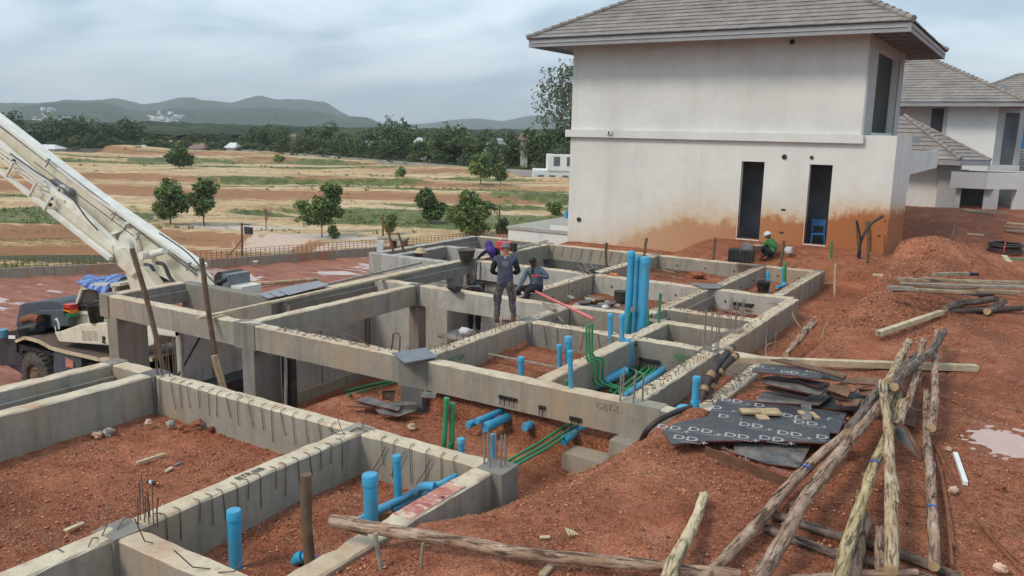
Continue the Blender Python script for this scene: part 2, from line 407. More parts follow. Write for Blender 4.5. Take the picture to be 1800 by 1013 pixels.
t = NT('camouflage')          # mottled work trousers
vv = t.noise(14, 2, .5, .8)
MAT['camouflage'] = t.fin(t.ramp(vv, [(.40, (.05, .052, .06)), (.47, (.12, .115, .11)), (.55, (.075, .045, .045)), (.62, (.17, .165, .16))], 'CONSTANT'), .9)
t = NT('striped_cloth')
sx_ = t.math('SINE', t.math('MULTIPLY', t.math('ADD', t.xyz(0), t.math('MULTIPLY', t.noise(1.5, 2), .5)), 21.0))
MAT['striped_cloth'] = t.fin(t.ramp(t.math('ADD', t.math('MULTIPLY', sx_, .5), .5), [(.30, (.03, .07, .30)), (.46, (.34, .44, .66)), (.62, (.04, .10, .42)), (.78, (.20, .30, .58))]), .6)
t = NT('puddle_water'); t.bump(t.noise(9, 2), .04, .01); MAT['puddle_water'] = t.fin(t.ramp(t.noise(1.1, 3), [(.3, (.40, .22, .16)), (.7, (.52, .33, .26))]), .1, 0, .6)
t = NT('puddle_orange'); t.bump(t.noise(9, 2), .04, .01); MAT['puddle_orange'] = t.fin(t.ramp(t.noise(1.1, 3), [(.3, (.42, .14, .05)), (.7, (.50, .20, .08))]), .15, 0, .6)
def wood_bark(name, a, b_, c):
    t = NT(name); tcn = t.n('ShaderNodeTexCoord'); src = tcn.outputs['Object']
    g = t.noise(1, 6, .65, .6, src=t.map((3, 26, 26), src=src)); k = t.noise(4, 6, .65, src=src)
    col = t.ramp(k, [(.32, a), (.5, b_), (.68, c)])
    col = t.mix(t.ramp(g, [(.40, .95), (.52, 0)]), col, tuple(x*.30 for x in a))
    v = t.noise(9, 5, .7, 1.0, src=t.map((1.2, 5, 5), (5, 1, 2), src=src))
    col = t.mix(t.ramp(v, [(.60, 0), (.66, .85)]), col, tuple(x*.38 for x in a))
    t.bump(t.math('ADD', g, v), .8, .015)
    MAT[name] = t.fin(col, .85, 0, .3)
wood_bark('bark_grey', (.27, .155, .10), (.40, .265, .185), (.53, .40, .30))
wood_bark('bark_tan', (.38, .25, .14), (.52, .38, .23), (.60, .47, .32))
wood_bark('bark_yellow', (.36, .25, .12), (.52, .39, .20), (.58, .47, .29))
wood_bark('bark_dark', (.12, .085, .065), (.19, .14, .11), (.27, .21, .17))
wood_bark('bark_pale', (.50, .37, .21), (.66, .52, .33), (.72, .61, .43))

t = NT('red_spray'); a_ = t.noise(7, 5, .75)
MAT['red_spray'] = t.fin(t.ramp(a_, [(.40, (.46, .15, .13)), (.50, (.50, .24, .19)), (.60, (.58, .48, .34))]), .85)
# ---------------------------------------------------------------- terrain
def vnoise(x, y, seed=0):
    xi = np.floor(x).astype(np.int64); yi = np.floor(y).astype(np.int64); fx = x-xi; fy = y-yi
    def h(a, b):
        n = (a*374761393 + b*668265263 + seed*1442695041) & 0xffffffff
        n = ((n ^ (n >> 13))*1274126177) & 0xffffffff
        return ((n ^ (n >> 16)) & 0xffff)/65535.0
    sx = fx*fx*(3-2*fx); sy = fy*fy*(3-2*fy)
    return (h(xi, yi)*(1-sx)+h(xi+1, yi)*sx)*(1-sy)+(h(xi, yi+1)*(1-sx)+h(xi+1, yi+1)*sx)*sy
def fbm(x, y, o=5, seed=0, g=.5):
    s = 0; a = 1; t = 0
    for i in range(o):
        s = s+a*vnoise(x*2**i, y*2**i, seed+i*17); t += a; a *= g
    return s/t-.5
def sst(a, b, x): t = np.clip((x-a)/(b-a), 0, 1); return t*t*(3-2*t)
def seg(x, y, ax, ay, bx, by):     # distance to a segment
    dx, dy = bx-ax, by-ay; t = np.clip(((x-ax)*dx+(y-ay)*dy)/(dx*dx+dy*dy), 0, 1)
    return np.hypot(x-ax-t*dx, y-ay-t*dy)
ROAD_Z = -4.2
# earth level inside each bay of the foundations: x0, x1, y0, y1, z
BAYS = [(-8.4, -6.1, 10.6, 14.1, -.48), (-6.1, -4.5, 10.6, 14.1, -.66), (-8.4, -6.1, 14.1, 15.9, -.6), (-6.2, -4.5, 14.1, 15.8, -.62),
        (-8.4, -6.75, 15.8, 17.2, -.6), (-6.75, -4.5, 15.8, 17.1, -.62), (-10, -6.75, 16.0, 20, -.50), (-6.75, -4.5, 17, 20, -.48),
        (-10, -6.7, 20, 24.4, -.42), (-6.7, -4.9, 20, 24.4, -.42), (-4.5, -3.6, 10.7, 14.1, -.42)]
def height(x, y):
    x = np.asarray(x, float); y = np.asarray(y, float)
    # plateau on the right
    z = .12 + .10*fbm(x*.5, y*.5, 4, 3) + 0*x
    z = z + .5*sst(30, 42, y) - 1.1*sst(-.5, -4, x)*sst(33, 36, y)*sst(60, 38, y)*0
    # heaps: long bank beside the trench, with its top near the house corner
    def heap(cx, cy, rx, ry, h, a=0):
        c, s = math.cos(a), math.sin(a); u = ((x-cx)*c+(y-cy)*s)/rx; v = (-(x-cx)*s+(y-cy)*c)/ry
        return h*np.exp(-(u*u+v*v)*1.2)
    z = z + heap(-2.0, 24.3, 1.5, 1.9, .95) + heap(-2.3, 21.3, 1.2, 2.6, .55) + heap(-2.5, 18.2, .6, 2.2, .28) + heap(.2, 25.5, 2.2, 1.6, .35) + heap(-2.6, 36.5, 2.6, 4.0, .62) + heap(.8, 41, 3, 3, .25)
    z = z + heap(-3.2, 25.2, 1.0, 1.4, .35)
    z = z - .22*sst(-2.7, -3.3, x)*sst(9.6, 10.3, y)*sst(15.0, 14.2, y)
    # trench along the right edge of the main foundation and behind it
    bankx = -3.25 + .35*fbm(y*.45, y*0+2.2, 3, 9)*2 - .1*sst(20, 26, y)
    tr = sst(bankx+.5, bankx-.25, x)*sst(13.9, 14.6, y)*sst(29.5, 24.0, y)
    z = z*(1-tr) + (-.5+.62*sst(24.3, 27.6, y))*tr
    # ground against the house
    hb = sst(24.8, 26.5, y)*sst(-3.0, -4.2, x)*sst(29.5, 28.3, y); z = z*(1-hb)+(.02-.62*sst(-9.2, -10.8, x)+.24*sst(25, 28, y)+.12*np.exp(-((x+7.6)/1.3)**2-((y-26.4)/.9)**2))*hb
    # strip between the two foundations and the open bay left of it
    mid = sst(10.6, 10.3, y)*sst(7.3, 7.6, y)
    edge = -3.55 + .9*sst(9.0, 10.5, y)*-.35                                   # slope of the tipped heap on the right
    s = np.clip((x - (-5.1))/1.45, 0, 1); zm = -.92 + (s**1.1)*1.02
    zm = zm - .10*np.exp(-((x+4.9)/.7)**2-((y-10.1)/.5)**2) + .14*np.exp(-((x+6.6)/.8)**2-((y-8.9)/.7)**2) + .04*np.exp(-((x+9.4)/.9)**2-((y-10.4)/.9)**2)
    left = x < -3.4
    z = np.where((y > 7.45) & (y < 10.6) & left, zm, z)
    # tipped earth between the front foundation and the log pile (buries the lower beam)
    s2 = np.clip((x+4.85+.10*fbm(y*2, y*0, 2, 5))/1.25, 0, 1)
    lowA = -.58 + .50*sst(7.5, 5.9, y) ; zA = lowA + (.16-lowA)*(s2**.8)
    z = np.where((y <= 7.45) & (x > -4.95) & (x < -3.3), np.maximum(zA, -.6), z)
    z = np.where((x > -4.95) & (x < -2.6) & (y > 7.45) & (y < 7.9), np.minimum(z, zA*sst(7.9, 7.45, y)+z*sst(7.45, 7.9, y)), z)
    # bays
    for x0, x1, y0, y1, zb in BAYS:
        z = np.where((x > x0) & (x <= x1) & (y > y0) & (y <= y1), zb+.10*fbm(x*1.3, y*1.3, 4, 21), z)
    # front foundation bays
    fb = (y <= 7.5) & (x <= -4.95)
    z = np.where(fb, -.56+.04*sst(-6.9, -5.2, x)+.14*np.exp(-((x+6.3)/.5)**2-((y-6.3)/.6)**2), z)
    z = np.where((y <= 7.5) & (x <= -7.0), -.60-.02*(x+7)*0+.05*fbm(x, y, 3, 2), z)
    # open basement side and the slope down to the road on the left
    slope_y = sst(7.3, 7.8, y)
    bx = -8.75 - .55*sst(11.5, 10.4, y) - .5*fbm(y*.8, y*0+1, 3, 31)
    d = bx - x
    zl = -.9 + .78*sst(10.7, 11.6, y) - 1.02*np.clip(d, 0, 3.0) - .12*np.clip(d-3, 0, 3)
    zl = np.maximum(zl, -3.95)
    inn = (x < -8.4) & (y > 10.6) & (y < 20) & ~((x > -10) & (y > 16))
    top2 = -.80 + .70*sst(11.6, 13.2, y) - .35*sst(14.3, 15.6, y)
    zin = np.where(d > 0, top2 - 1.0*np.clip(d, 0, 3.8), top2); zin = np.maximum(zin, -3.95)
    z = np.where(inn, zin, z)
    z = np.where((x < -10) & (y >= 16) & (y < 24.4) & (x > -17.3), -3.95, z)
    zl2 = -.86 - .95*np.clip(-9.9+.4*fbm(y*.9, y*0, 3, 8)-x, 0, 3.2); zl2 = np.maximum(zl2, -3.95)
    z = np.where((y > 7.45) & (y <= 10.6) & (x < -8.9), np.minimum(zl2, z), z)
    # outside the left edge
    zo = np.maximum(-.75-.85*np.clip(-12.3-x, 0, 9), ROAD_Z)
    z = np.where((y <= 7.6) & (x < -12.2), np.minimum(z, zo), z)
    r = sst(-16.5, -18.3, x); z = z*(1-r)+ROAD_Z*r
    r2 = sst(-15.2, -16.2, x)*sst(24.5, 25.5, y); z = np.where((x < -15.1) & (y > 24.6), z*(1-r2)+ROAD_Z*r2, z)
    z = np.where((x <= -15.1) & (y > 24.6) & (x > -18.4), np.minimum(z, -.6-1.0*np.clip(-15.1-x, 0, 4)), z)
    # spoil heap on the road side
    z = z + np.where(x < -17.3, heap(-21.5, 21.0, 2.6, 3.2, 1.0, .4)+heap(-23.5, 24.5, 2.5, 2.5, .6), 0)
    # wheel ruts and a trodden path on the plateau
    if True:
        u_ = x-(.35+.05*(y-14))+.5*fbm(y*.12, y*0, 2, 14)
        for off in (.0, 1.15): z = z - np.where(x > -2.2, .07*np.exp(-((u_-off)/.16)**2)*sst(12, 15, y), 0)
    z = z + .03*np.clip(fbm(x*2.4, y*2.4, 3, 45), -.05, .6)
    rough = np.where(x > -3.4, .10, .07)
    z = z + rough*fbm(x*1.1, y*1.1, 4, 40) + np.where(x > -17, .06, .04)*fbm(x*5.5, y*5.5, 4, 50, .6)
    ruts = .05*np.sin((x*.42+y*.9)*3.1+2*fbm(x*.2, y*.2, 2, 4)); z = z + np.where(x < -18.3, ruts*.9+.05*fbm(x*.8, y*.8, 3, 6), 0)
    cl = fbm(x*13, y*13, 3, 60, .7); z = z + np.where(x > -13, .035*np.clip(cl, -.1, .5), 0)
    # shallow hollows that hold rain water on the plateau
    for cx, cy, rx, ry in PUDDLES+MUDPOOLS: z = np.where(((x-cx)/rx)**2+((y-cy)/ry)**2 < 6, z - .10*np.exp(-(((x-cx)/rx)**2+((y-cy)/ry)**2)*1.1), z)
    return z
PUDDLES = [(P(1775, 780, .1).x, P(1775, 780, .1).y, .30, .40), (P(1800, 600, .1).x+.35, P(1800, 600, .1).y, .6, .6)]
MUDPOOLS = [(P(1060, 795, -.95).x, 10.0, .36, .22), (P(935, 765, -.9).x, 9.85, .34, .22)]
def hz(x, y): return float(height(np.array([x]), np.array([y]))[0])
def on(px, py, lift=0.0):
    """the point of the ground seen at a pixel"""
    z = 0.0; p = P(px, py, z)
    best = None
    for k in range(240):
        z = 1.6 - k*.025; p = P(px, py, z); h = hz(p.x, p.y)
        if h >= z: break
    return Vector((p.x, p.y, h+lift))
def grid_mesh(name, xs, ys, fn, mats, mi=None, smooth=True):
    X, Y = np.meshgrid(xs, ys); Z = fn(X, Y)
    nx, ny = len(xs), len(ys); vs = np.stack([X, Y, Z], -1).reshape(-1, 3)
    i = np.arange(nx*ny).reshape(ny, nx); f = np.stack([i[:-1, :-1], i[:-1, 1:], i[1:, 1:], i[1:, :-1]], -1).reshape(-1, 4)
    me = bpy.data.meshes.new(name); me.vertices.add(len(vs)); me.vertices.foreach_set('co', vs.ravel())
    me.loops.add(f.size); me.loops.foreach_set('vertex_index', f.ravel()); me.polygons.add(len(f))
    me.polygons.foreach_set('loop_start', np.arange(len(f))*4); me.polygons.foreach_set('loop_total', np.full(len(f), 4))
    for m in mats: me.materials.append(m)
    if mi is not None:
        c = vs[f].mean(1); me.polygons.foreach_set('material_index', mi(c[:, 0], c[:, 1], c[:, 2]).astype(np.int32))
    me.polygons.foreach_set('use_smooth', np.full(len(f), smooth)); me.update(calc_edges=True); me.validate()
    o = bpy.data.objects.new(name, me); COL.objects.link(o); return o

# one soil material for the whole site: mixes by position of real deposits (fresh spoil, dark mud)
t = NT('site_soil')
big = t.noise(.33, 5, .6); mid = t.noise(2.6, 6, .68); fine = t.noise(34, 6, .72); fin2 = t.noise(11, 6, .7)
col = t.ramp(mid, [(.28, (.38, .122, .058)), (.5, (.52, .198, .108)), (.74, (.61, .30, .19))])
col = t.mix(t.ramp(big, [(.38, .0), (.66, .7)]), col, (.34, .115, .065))
col = t.mix(t.ramp(t.noise(.22, 4, .6, src=t.map(loc=(13, 5, 2))), [(.5, 0), (.68, .6)]), col, (.54, .225, .115))
clay = t.ramp(t.noise(.8, 4, .6, src=t.map(loc=(3, 17, 8))), [(.50, 1), (.64, .5)])     # 1 = loose crumbs, low = packed smooth clay
col = t.mix(t.math('MULTIPLY', clay, t.ramp(fin2, [(.36, .6), (.52, 0)])), col, (.13, .038, .020))
col = t.mix(t.math('MULTIPLY', clay, t.ramp(fine, [(.32, .75), (.5, 0)])), col, (.08, .022, .013))
col = t.mix(t.ramp(fine, [(.60, 0), (.76, .4)]), col, (.52, .27, .18))
v = t.vor(17, out=0); vc = t.vor(17, out=1)
peb = t.math('MULTIPLY', t.ramp(v, [(.14, 1), (.24, 0)]), t.ramp(vc, [(.70, 0), (.78, 1)]))
col = t.mix(t.math('MULTIPLY', peb, .6), col, (.50, .29, .20))
v2 = t.vor(52, out=0)
hgt = t.math('ADD', t.math('MULTIPLY', fine, .55), t.math('MULTIPLY', t.ramp(v2, [(.0, 1), (.5, 0)]), .5))
hgt = t.math('ADD', hgt, t.math('MULTIPLY', t.ramp(v, [(.0, 1), (.35, 0)]), .6))
t.bump(t.math('MULTIPLY', hgt, clay), 1.0, .065)
wetp = t.ramp(t.noise(.55, 4, .6, src=t.map(loc=(21, 9, 4))), [(.54, 0), (.64, .75)]); col = t.mix(wetp, col, (.24, .075, .035))
MAT['site_soil'] = t.fin(col, t.ramp(wetp, [(0, .95), (.75, .55)]), 0, .15)
t = NT('road_soil')
big = t.noise(.25, 5, .6); mid = t.noise(1.0, 6, .7, src=t.map((.5, 2.2, 1))); fine = t.noise(9, 6, .7)
col = t.ramp(mid, [(.3, (.20, .075, .046)), (.5, (.32, .13, .085)), (.72, (.42, .20, .135))])
col = t.mix(t.ramp(fine, [(.36, .5), (.55, 0)]), col, (.12, .04, .03))
col = t.mix(t.ramp(big, [(.55, 0), (.7, .5)]), col, (.42, .17, .085))
wet = t.ramp(t.noise(.42, 3, .5, src=t.map((.55, 1.3, 1), (2.3, 8, 0))), [(.60, 0), (.625, 1)])
col = t.mix(wet, col, (.52, .36, .31))
hh = t.math('MULTIPLY', t.math('ADD', fine, t.noise(3, 4)), t.math('SUBTRACT', 1.0, wet)); t.bump(hh, .8, .05)
MAT['road_soil'] = t.fin(col, t.ramp(wet, [(0, .9), (1, .15)]), 0, .3)

def axis(a, b, fine0, fine1, step, coarse):
    v = list(np.arange(fine0, fine1, step)); x = fine0; s = step
    lo = []
    while x > a: s = min(s*1.25, coarse); x -= s; lo.append(x)
    x = v[-1]; s = step; hi = []
    while x < b: s = min(s*1.25, coarse); x += s; hi.append(x)
    return np.array(lo[::-1]+v+hi)
xs = axis(-34, 46, -13.2, 2.4, .055, 1.2); ys = axis(-12, 82, 3.6, 30, .06, 1.2)
def zall(x, y): return height(x, y)
g = grid_mesh('ground', xs, ys, zall, [MAT['site_soil'], MAT['road_soil']], lambda x, y, z: (x < -17.8).astype(int))
tag(g, kind='structure')
g2 = grid_mesh('road', np.arange(-62, -33.5, .35), np.arange(-30, 82, .35), lambda x, y: ROAD_Z-.06+.05*fbm(x*.8, y*.8, 3, 6)+.04*np.sin((x*.42+y*.9)*3.1)-3.0*sst(.4, 2.0, (x+45)*-.886+(y-21.5)*.465), [MAT['road_soil']])
tag(g2, kind='structure')
for k, (cx, cy, rx, ry) in enumerate(PUDDLES):
    z0 = hz(cx, cy); m = MB(); n = 40
    m.add([(cx, cy, 0)]+[(cx+rx*1.8*math.cos(a*2*math.pi/n), cy+ry*1.8*math.sin(a*2*math.pi/n), 0) for a in range(n)], [(0, i+1, (i+1) % n+1) for i in range(n)])
    o = m.build('puddle', MAT['puddle_water']); o.location.z = z0+.05; tag(o, kind='structure')
for cx, cy, rx, ry in MUDPOOLS:
    z0 = hz(cx, cy); m = MB(); n = 40
    m.add([(cx, cy, 0)]+[(cx+rx*1.8*math.cos(a*2*math.pi/n), cy+ry*1.8*math.sin(a*2*math.pi/n), 0) for a in range(n)], [(0, i+1, (i+1) % n+1) for i in range(n)])
    o = m.build('puddle', MAT['puddle_orange']); o.location.z = z0+.04; tag(o, kind='structure')

# loose stones and clods strewn over the soil (nobody could count them)
def stones(name, mat, n, xr, yr, smin, smax, dens=None, seed=1, embed=.3):
    rs = np.random.RandomState(seed)
    x = rs.uniform(*xr, n); y = rs.uniform(*yr, n)
    if dens is not None: k = rs.rand(n) < dens(x, y); x = x[k]; y = y[k]
    z = height(x, y); n = len(x)
    s = smin*(smax/smin)**(rs.rand(n)**2.2)
    ph = np.array([[1,0,0],[-1,0,0],[0,1,0],[0,-1,0],[0,0,1],[0,0,-1]], float)
    fc = np.array([[0,2,4],[2,1,4],[1,3,4],[3,0,4],[2,0,5],[1,2,5],[3,1,5],[0,3,5]])
    V = ph[None]*(.55+.65*rs.rand(n, 6, 1)); V[..., 2] *= .65
    a = rs.rand(n)*6.28; c, sn = np.cos(a)[:, None], np.sin(a)[:, None]
    vx = V[..., 0]*c-V[..., 1]*sn; vy = V[..., 0]*sn+V[..., 1]*c
    W = np.stack([vx*s[:, None]+x[:, None], vy*s[:, None]+y[:, None], V[..., 2]*s[:, None]+(z+s*embed)[:, None]], -1).reshape(-1, 3)
    F = (fc[None]+(np.arange(n)*6)[:, None, None]).reshape(-1, 3)
    me = bpy.data.meshes.new(name); me.vertices.add(len(W)); me.vertices.foreach_set('co', W.ravel()); me.loops.add(F.size); me.loops.foreach_set('vertex_index', F.ravel())
    me.polygons.add(len(F)); me.polygons.foreach_set('loop_start', np.arange(len(F))*3); me.polygons.foreach_set('loop_total', np.full(len(F), 3)); me.materials.append(mat); me.update(calc_edges=True)
    o = bpy.data.objects.new(name, me); COL.objects.link(o); return tag(o, kind='stuff')
def near_d(x, y): return np.clip(9.0/np.maximum(y, 3), 0, 1)**1.5*np.clip(.62+5.0*fbm(x*.7, y*.7, 3, 201), .08, 1)
tag(stones('stones', MAT['stone_mid'], 56000, (-10.8, 2.5), (3.7, 26), .006, .028, near_d, 3), 'reddish gravel strewn over the soil', 'stones')
tag(stones('dark_stones', MAT['stone_red'], 15000, (-10.8, 2.5), (3.7, 26), .006, .030, near_d, 13), 'dark red clods strewn over the soil', 'stones')
tag(stones('pebbles', MAT['stone_light'], 12000, (-10.8, 2.5), (3.7, 26), .005, .020, near_d, 4), 'pale pebbles scattered over the red soil', 'pebbles')
tag(stones('clods', MAT['stone_mid'], 20000, (-4.3, 1.5), (16, 30), .010, .036, lambda x, y: np.exp(-((x+2.4)/1.1)**2), 5), 'crumbled clods on the long spoil bank by the trench', 'clods')
tag(stones('dark_clods', MAT['stone_red'], 12000, (-4.3, 1.5), (16, 30), .010, .040, lambda x, y: np.exp(-((x+2.4)/1.1)**2), 15), 'dark crumbs on the long spoil bank by the trench', 'clods')
# ---------------------------------------------------------------- concrete foundations
WB = .26
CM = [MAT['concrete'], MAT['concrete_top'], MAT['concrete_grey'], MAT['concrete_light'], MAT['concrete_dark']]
def beam_obj(parent, x0, y0, x1, y1, h=.5, w=WB, ztop=0.0, side=0, top=1, label=None, ledge=0, jit=.007, zdip=0.0, name='beam'):
    """cast beam along X or Y with slightly broken arrises; ledge: +1/-1 adds a lower step on that side"""
    L = math.hypot(x1-x0, y1-y0); n = max(2, int(L/.16)); ax = Vector((x1-x0, y1-y0, 0))/L; ay = Vector((-ax.y, ax.x, 0))
    prof = [(-w/2, -h), (w/2, -h), (w/2, -.02), (w/2-.018, 0), (-w/2+.018, 0), (-w/2, -.02)]
    m = MB(); vs = []
    for i in range(n+1):
        c = Vector((x0, y0, ztop-zdip*i/n))+ax*(L*i/n)
        chip = random.random() < .12
        for k, (u, v_) in enumerate(prof):
            ju = random.uniform(-jit, jit)*(1 if k > 1 else .4); jv = random.uniform(-jit, jit)*(1 if k > 1 else .4)
            if chip and k in (2, 3) and random.random() < .6: ju -= .014; jv -= .016
            vs.append(c+ay*(u+ju)+Vector((0, 0, v_+jv)))
    k = 6
    for i in range(n):
        for j in range(k):
            a, b = i*k+j, i*k+(j+1) % k
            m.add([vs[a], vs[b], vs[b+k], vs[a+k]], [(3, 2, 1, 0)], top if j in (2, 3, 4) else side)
    m.add(vs[:k], [tuple(range(k))], side); m.add(vs[-k:], [tuple(reversed(range(k)))], side)
    if ledge:
        o = ay*ledge*(w/2+.05); c0 = Vector((x0, y0, ztop))+o; c1 = Vector((x1, y1, ztop))+o
        dz = -(.17+h)/2; m.obox((c0+c1)/2+Vector((0, 0, dz)), (c1-c0)/2-ax*.01, ay*.055, (0, 0, (h-.17)/2-.003), 2)
    o = m.build(name, CM, parent, weld=True)
    o.location = (-parent.location.x, -parent.location.y, -parent.location.z)
    if label: o['label'] = label
    return o
def node(parent, x, y, h=.53, w=.30, z=.006, mi=2, wy=None):
    m = MB(); wy = wy or w
    m.box((x-w/2, y-wy/2, -h), (x+w/2, y+wy/2, z), mi, j=.006)
    o = m.build('column_head', CM, parent, weld=True); o.location = -Vector(parent.location); return o
def col(parent, x, y, z0, z1, w=.3, wy=None, mat='concrete_grey', label=None):
    m = MB(); wy = wy or w; m.box((x-w/2, y-wy/2, z0), (x+w/2, y+wy/2, z1), 0, j=.004)
    o = m.build('column', MAT[mat], parent, weld=True); o.location = -Vector(parent.location)
    if label: o['label'] = label
    return o
def bars(parent, x, y, n, z0, z1, spread=.1, mat='rebar_grey', r=.008, label=None):
    for i in range(n):
        a = 2*math.pi*i/n+.3; bx, by = x+spread*math.cos(a)*random.uniform(.7, 1.1), y+spread*math.sin(a)*random.uniform(.7, 1.1); h = z1-random.uniform(0, .1)
        m = MB(); m.tube([(bx, by, z0), (bx+random.uniform(-.01, .01), by, (z0+h)/2), (bx+random.uniform(-.02, .02), by+random.uniform(-.02, .02), h)], r, 6)
        o = m.build('starter_bar', MAT[mat], parent); o.location = -Vector(parent.location)

F1 = thing('concrete_foundation', 'front block of grey foundation beams with red soil inside, nearest to the camera', 'foundation', (-9, 6, -.6))
F2 = thing('concrete_foundation', 'large raised grid of foundation beams between front block and white house', 'foundation', (-10, 16, -.6))
B = beam_obj
# front block
B(F1, -12.32, 7.5, -4.72, 7.5, h=.62, label='long front beam with tie wires hanging down its face')
B(F1, -12.28, -4, -12.28, 7.36, h=.55, ledge=-1); B(F1, -11.22, -4, -11.22, 7.36, h=.62, zdip=0)
B(F1, -6.99, -2, -6.99, 7.36, h=.62); B(F1, -6.85, 4.2, -4.98, 4.2, h=.6); B(F1, -4.95, -2, -4.95, 7.36, h=.60, w=.27)
node(F1, -11.2, 7.5, w=.36, h=.66, wy=.31, mi=4); node(F1, -6.99, 7.5, w=.30, h=.62, mi=0); node(F1, -4.86, 7.5, w=.36, h=.64, mi=2); node(F1, -6.99, 4.2, w=.34, h=.62); node(F1, -12.28, 7.5, w=.3, h=.6)
node(F1, -4.95, 4.2, w=.3)
for x, y in ((-11.2, 7.45), (-12.3, 7.5), (-6.99, 7.5), (-6.99, 4.2)): col(F1, x, y, -1.6, -.6, .3, label='stubby column under the beams' if x < -11 else None)
bars(F1, -11.0, 7.55, 9, -.05, .62, .15, 'rebar'); bars(F1, -4.92, 7.55, 7, -.05, .42, .13, 'rebar_grey', .011)
bars(F1, -6.92, 4.45, 3, -.05, .3, .1, 'rebar')
# main block: beams running left to right
B(F2, -17.5, 10.6, -8.85, 10.6, h=.48, label='raised front beam standing on columns'); B(F2, -8.85, 10.6, -3.45, 10.6, h=.5)
B(F2, -17.38, 12.6, -14.2, 12.6, h=.62, side=2, top=2)
B(F2, -14.0, 15.8, -8.4, 15.8, h=.5, side=3); B(F2, -8.4, 15.9, -6.65, 16.15, h=.5)
B(F2, -8.4, 14.1, -3.6, 14.1, h=.56, side=2); B(F2, -6.5, 15.72, -4.5, 15.72, h=.52, side=2); B(F2, -6.6, 17.0, -4.65, 17.0, h=.5, side=2)
B(F2, -17.2, 19.15, -14.2, 19.15, h=.6, side=3, top=3); B(F2, -16.3, 21.8, -14.1, 21.8, h=.5, side=3, top=3)
B(F2, -13.9, 19.95, -4.6, 19.95, h=.56, side=3); B(F2, -14.0, 24.45, -4.95, 24.45, h=.5); B(F2, -16.9, 24.6, -14.0, 24.6, h=.5, side=2)
# main block: beams running away from the camera
B(F2, -17.37, 10.75, -17.37, 12.5, h=.45, side=2, ledge=-1)
B(F2, -14.15, 12.73, -14.15, 19.85, h=.42, side=2, ledge=-1); B(F2, -12.75, 10.72, -12.75, 15.68, h=.5)
B(F2, -8.5, 10.72, -8.5, 14.0, h=.5, label='beam with a row of bent stirrups on its top'); B(F2, -8.5, 14.2, -8.5, 15.7, h=.5)
B(F2, -6.14, 10.72, -6.14, 13.98, h=.56); B(F2, -6.14, 14.2, -6.14, 15.6, h=.5); B(F2, -4.58, 10.72, -4.58, 13.98, h=.56, w=.28); B(F2, -4.58, 14.2, -4.58, 19.85, h=.52, w=.28)
B(F2, -3.6, 10.72, -3.6, 13.98, h=.45, w=.24)
B(F2, -6.72, 16.25, -6.72, 19.85, h=.5, ledge=-1, label='beam with a lower ledge along one side'); B(F2, -6.62, 20.1, -6.62, 24.35, h=.5); B(F2, -5.02, 20.1, -5.02, 24.35, h=.52)
B(F2, -9.98, 15.95, -9.98, 19.83, h=.56); B(F2, -9.98, 20.08, -9.98, 24.35, h=.5)
B(F2, -13.95, 20.08, -13.95, 24.35, h=.5); B(F2, -17.05, 19.28, -17.05, 24.5, h=.4, side=2, top=3, ledge=-1); B(F2, -16.3, 19.28, -16.3, 21.7, h=.35, side=2, top=3)
# columns and their heads
node(F2, -17.36, 10.6, w=.32, h=.5); node(F2, -12.72, 10.6, w=.60, h=.51, wy=.29); node(F2, -8.52, 10.6, w=.62, h=.52, wy=.29); node(F2, -4.4, 10.6, w=.62, h=.53, wy=.29, mi=0)
node(F2, -12.7, 15.8, w=.34, mi=4); node(F2, -10.0, 19.95, w=.34, mi=4); node(F2, -13.9, 19.95, w=.3); node(F2, -8.45, 14.1, w=.34); node(F2, -4.6, 14.1, w=.36); node(F2, -4.7, 15.72, w=.33); node(F2, -6.68, 19.95, w=.3, mi=3)
node(F2, -9.98, 24.45, w=.32); node(F2, -13.98, 24.5, w=.3); node(F2, -6.62, 24.45, w=.3); node(F2, -5.0, 24.45, w=.3)
col(F2, -17.12, 10.83, -4.0, -.46, .38, .74, 'concrete_grey', 'stained column at the left front corner'); col(F2, -12.64, 10.8, -3.9, -.49, .34, .66, 'concrete_grey', 'thick column with a dark strip beside it')
m = MB(); m.box((-12.46, 11.15, -3.9), (-12.2, 11.3, -.52)); o = m.build('dark_strip', MAT['plastic_black'], F2); o.location = -Vector(F2.location)  # black upright strip behind the column's right edge
col(F2, -8.52, 10.58, -1.5, -.5, .46, .3, 'concrete_dark'); col(F2, -4.4, 10.5, -1.2, -.53, .7, .5, 'concrete')
for x, y in ((-12.7, 15.8), (-10, 19.95), (-13.9, 19.95), (-10.0, 15.9)): col(F2, x, y, -4.1, -.5, .3)
m = MB(); m.box((-5.4, 10.05, -1.1), (-4.1, 10.44, -.82), j=.01); o = m.build('footing', MAT['concrete'], F2, weld=True); o.location = -Vector(F2.location)
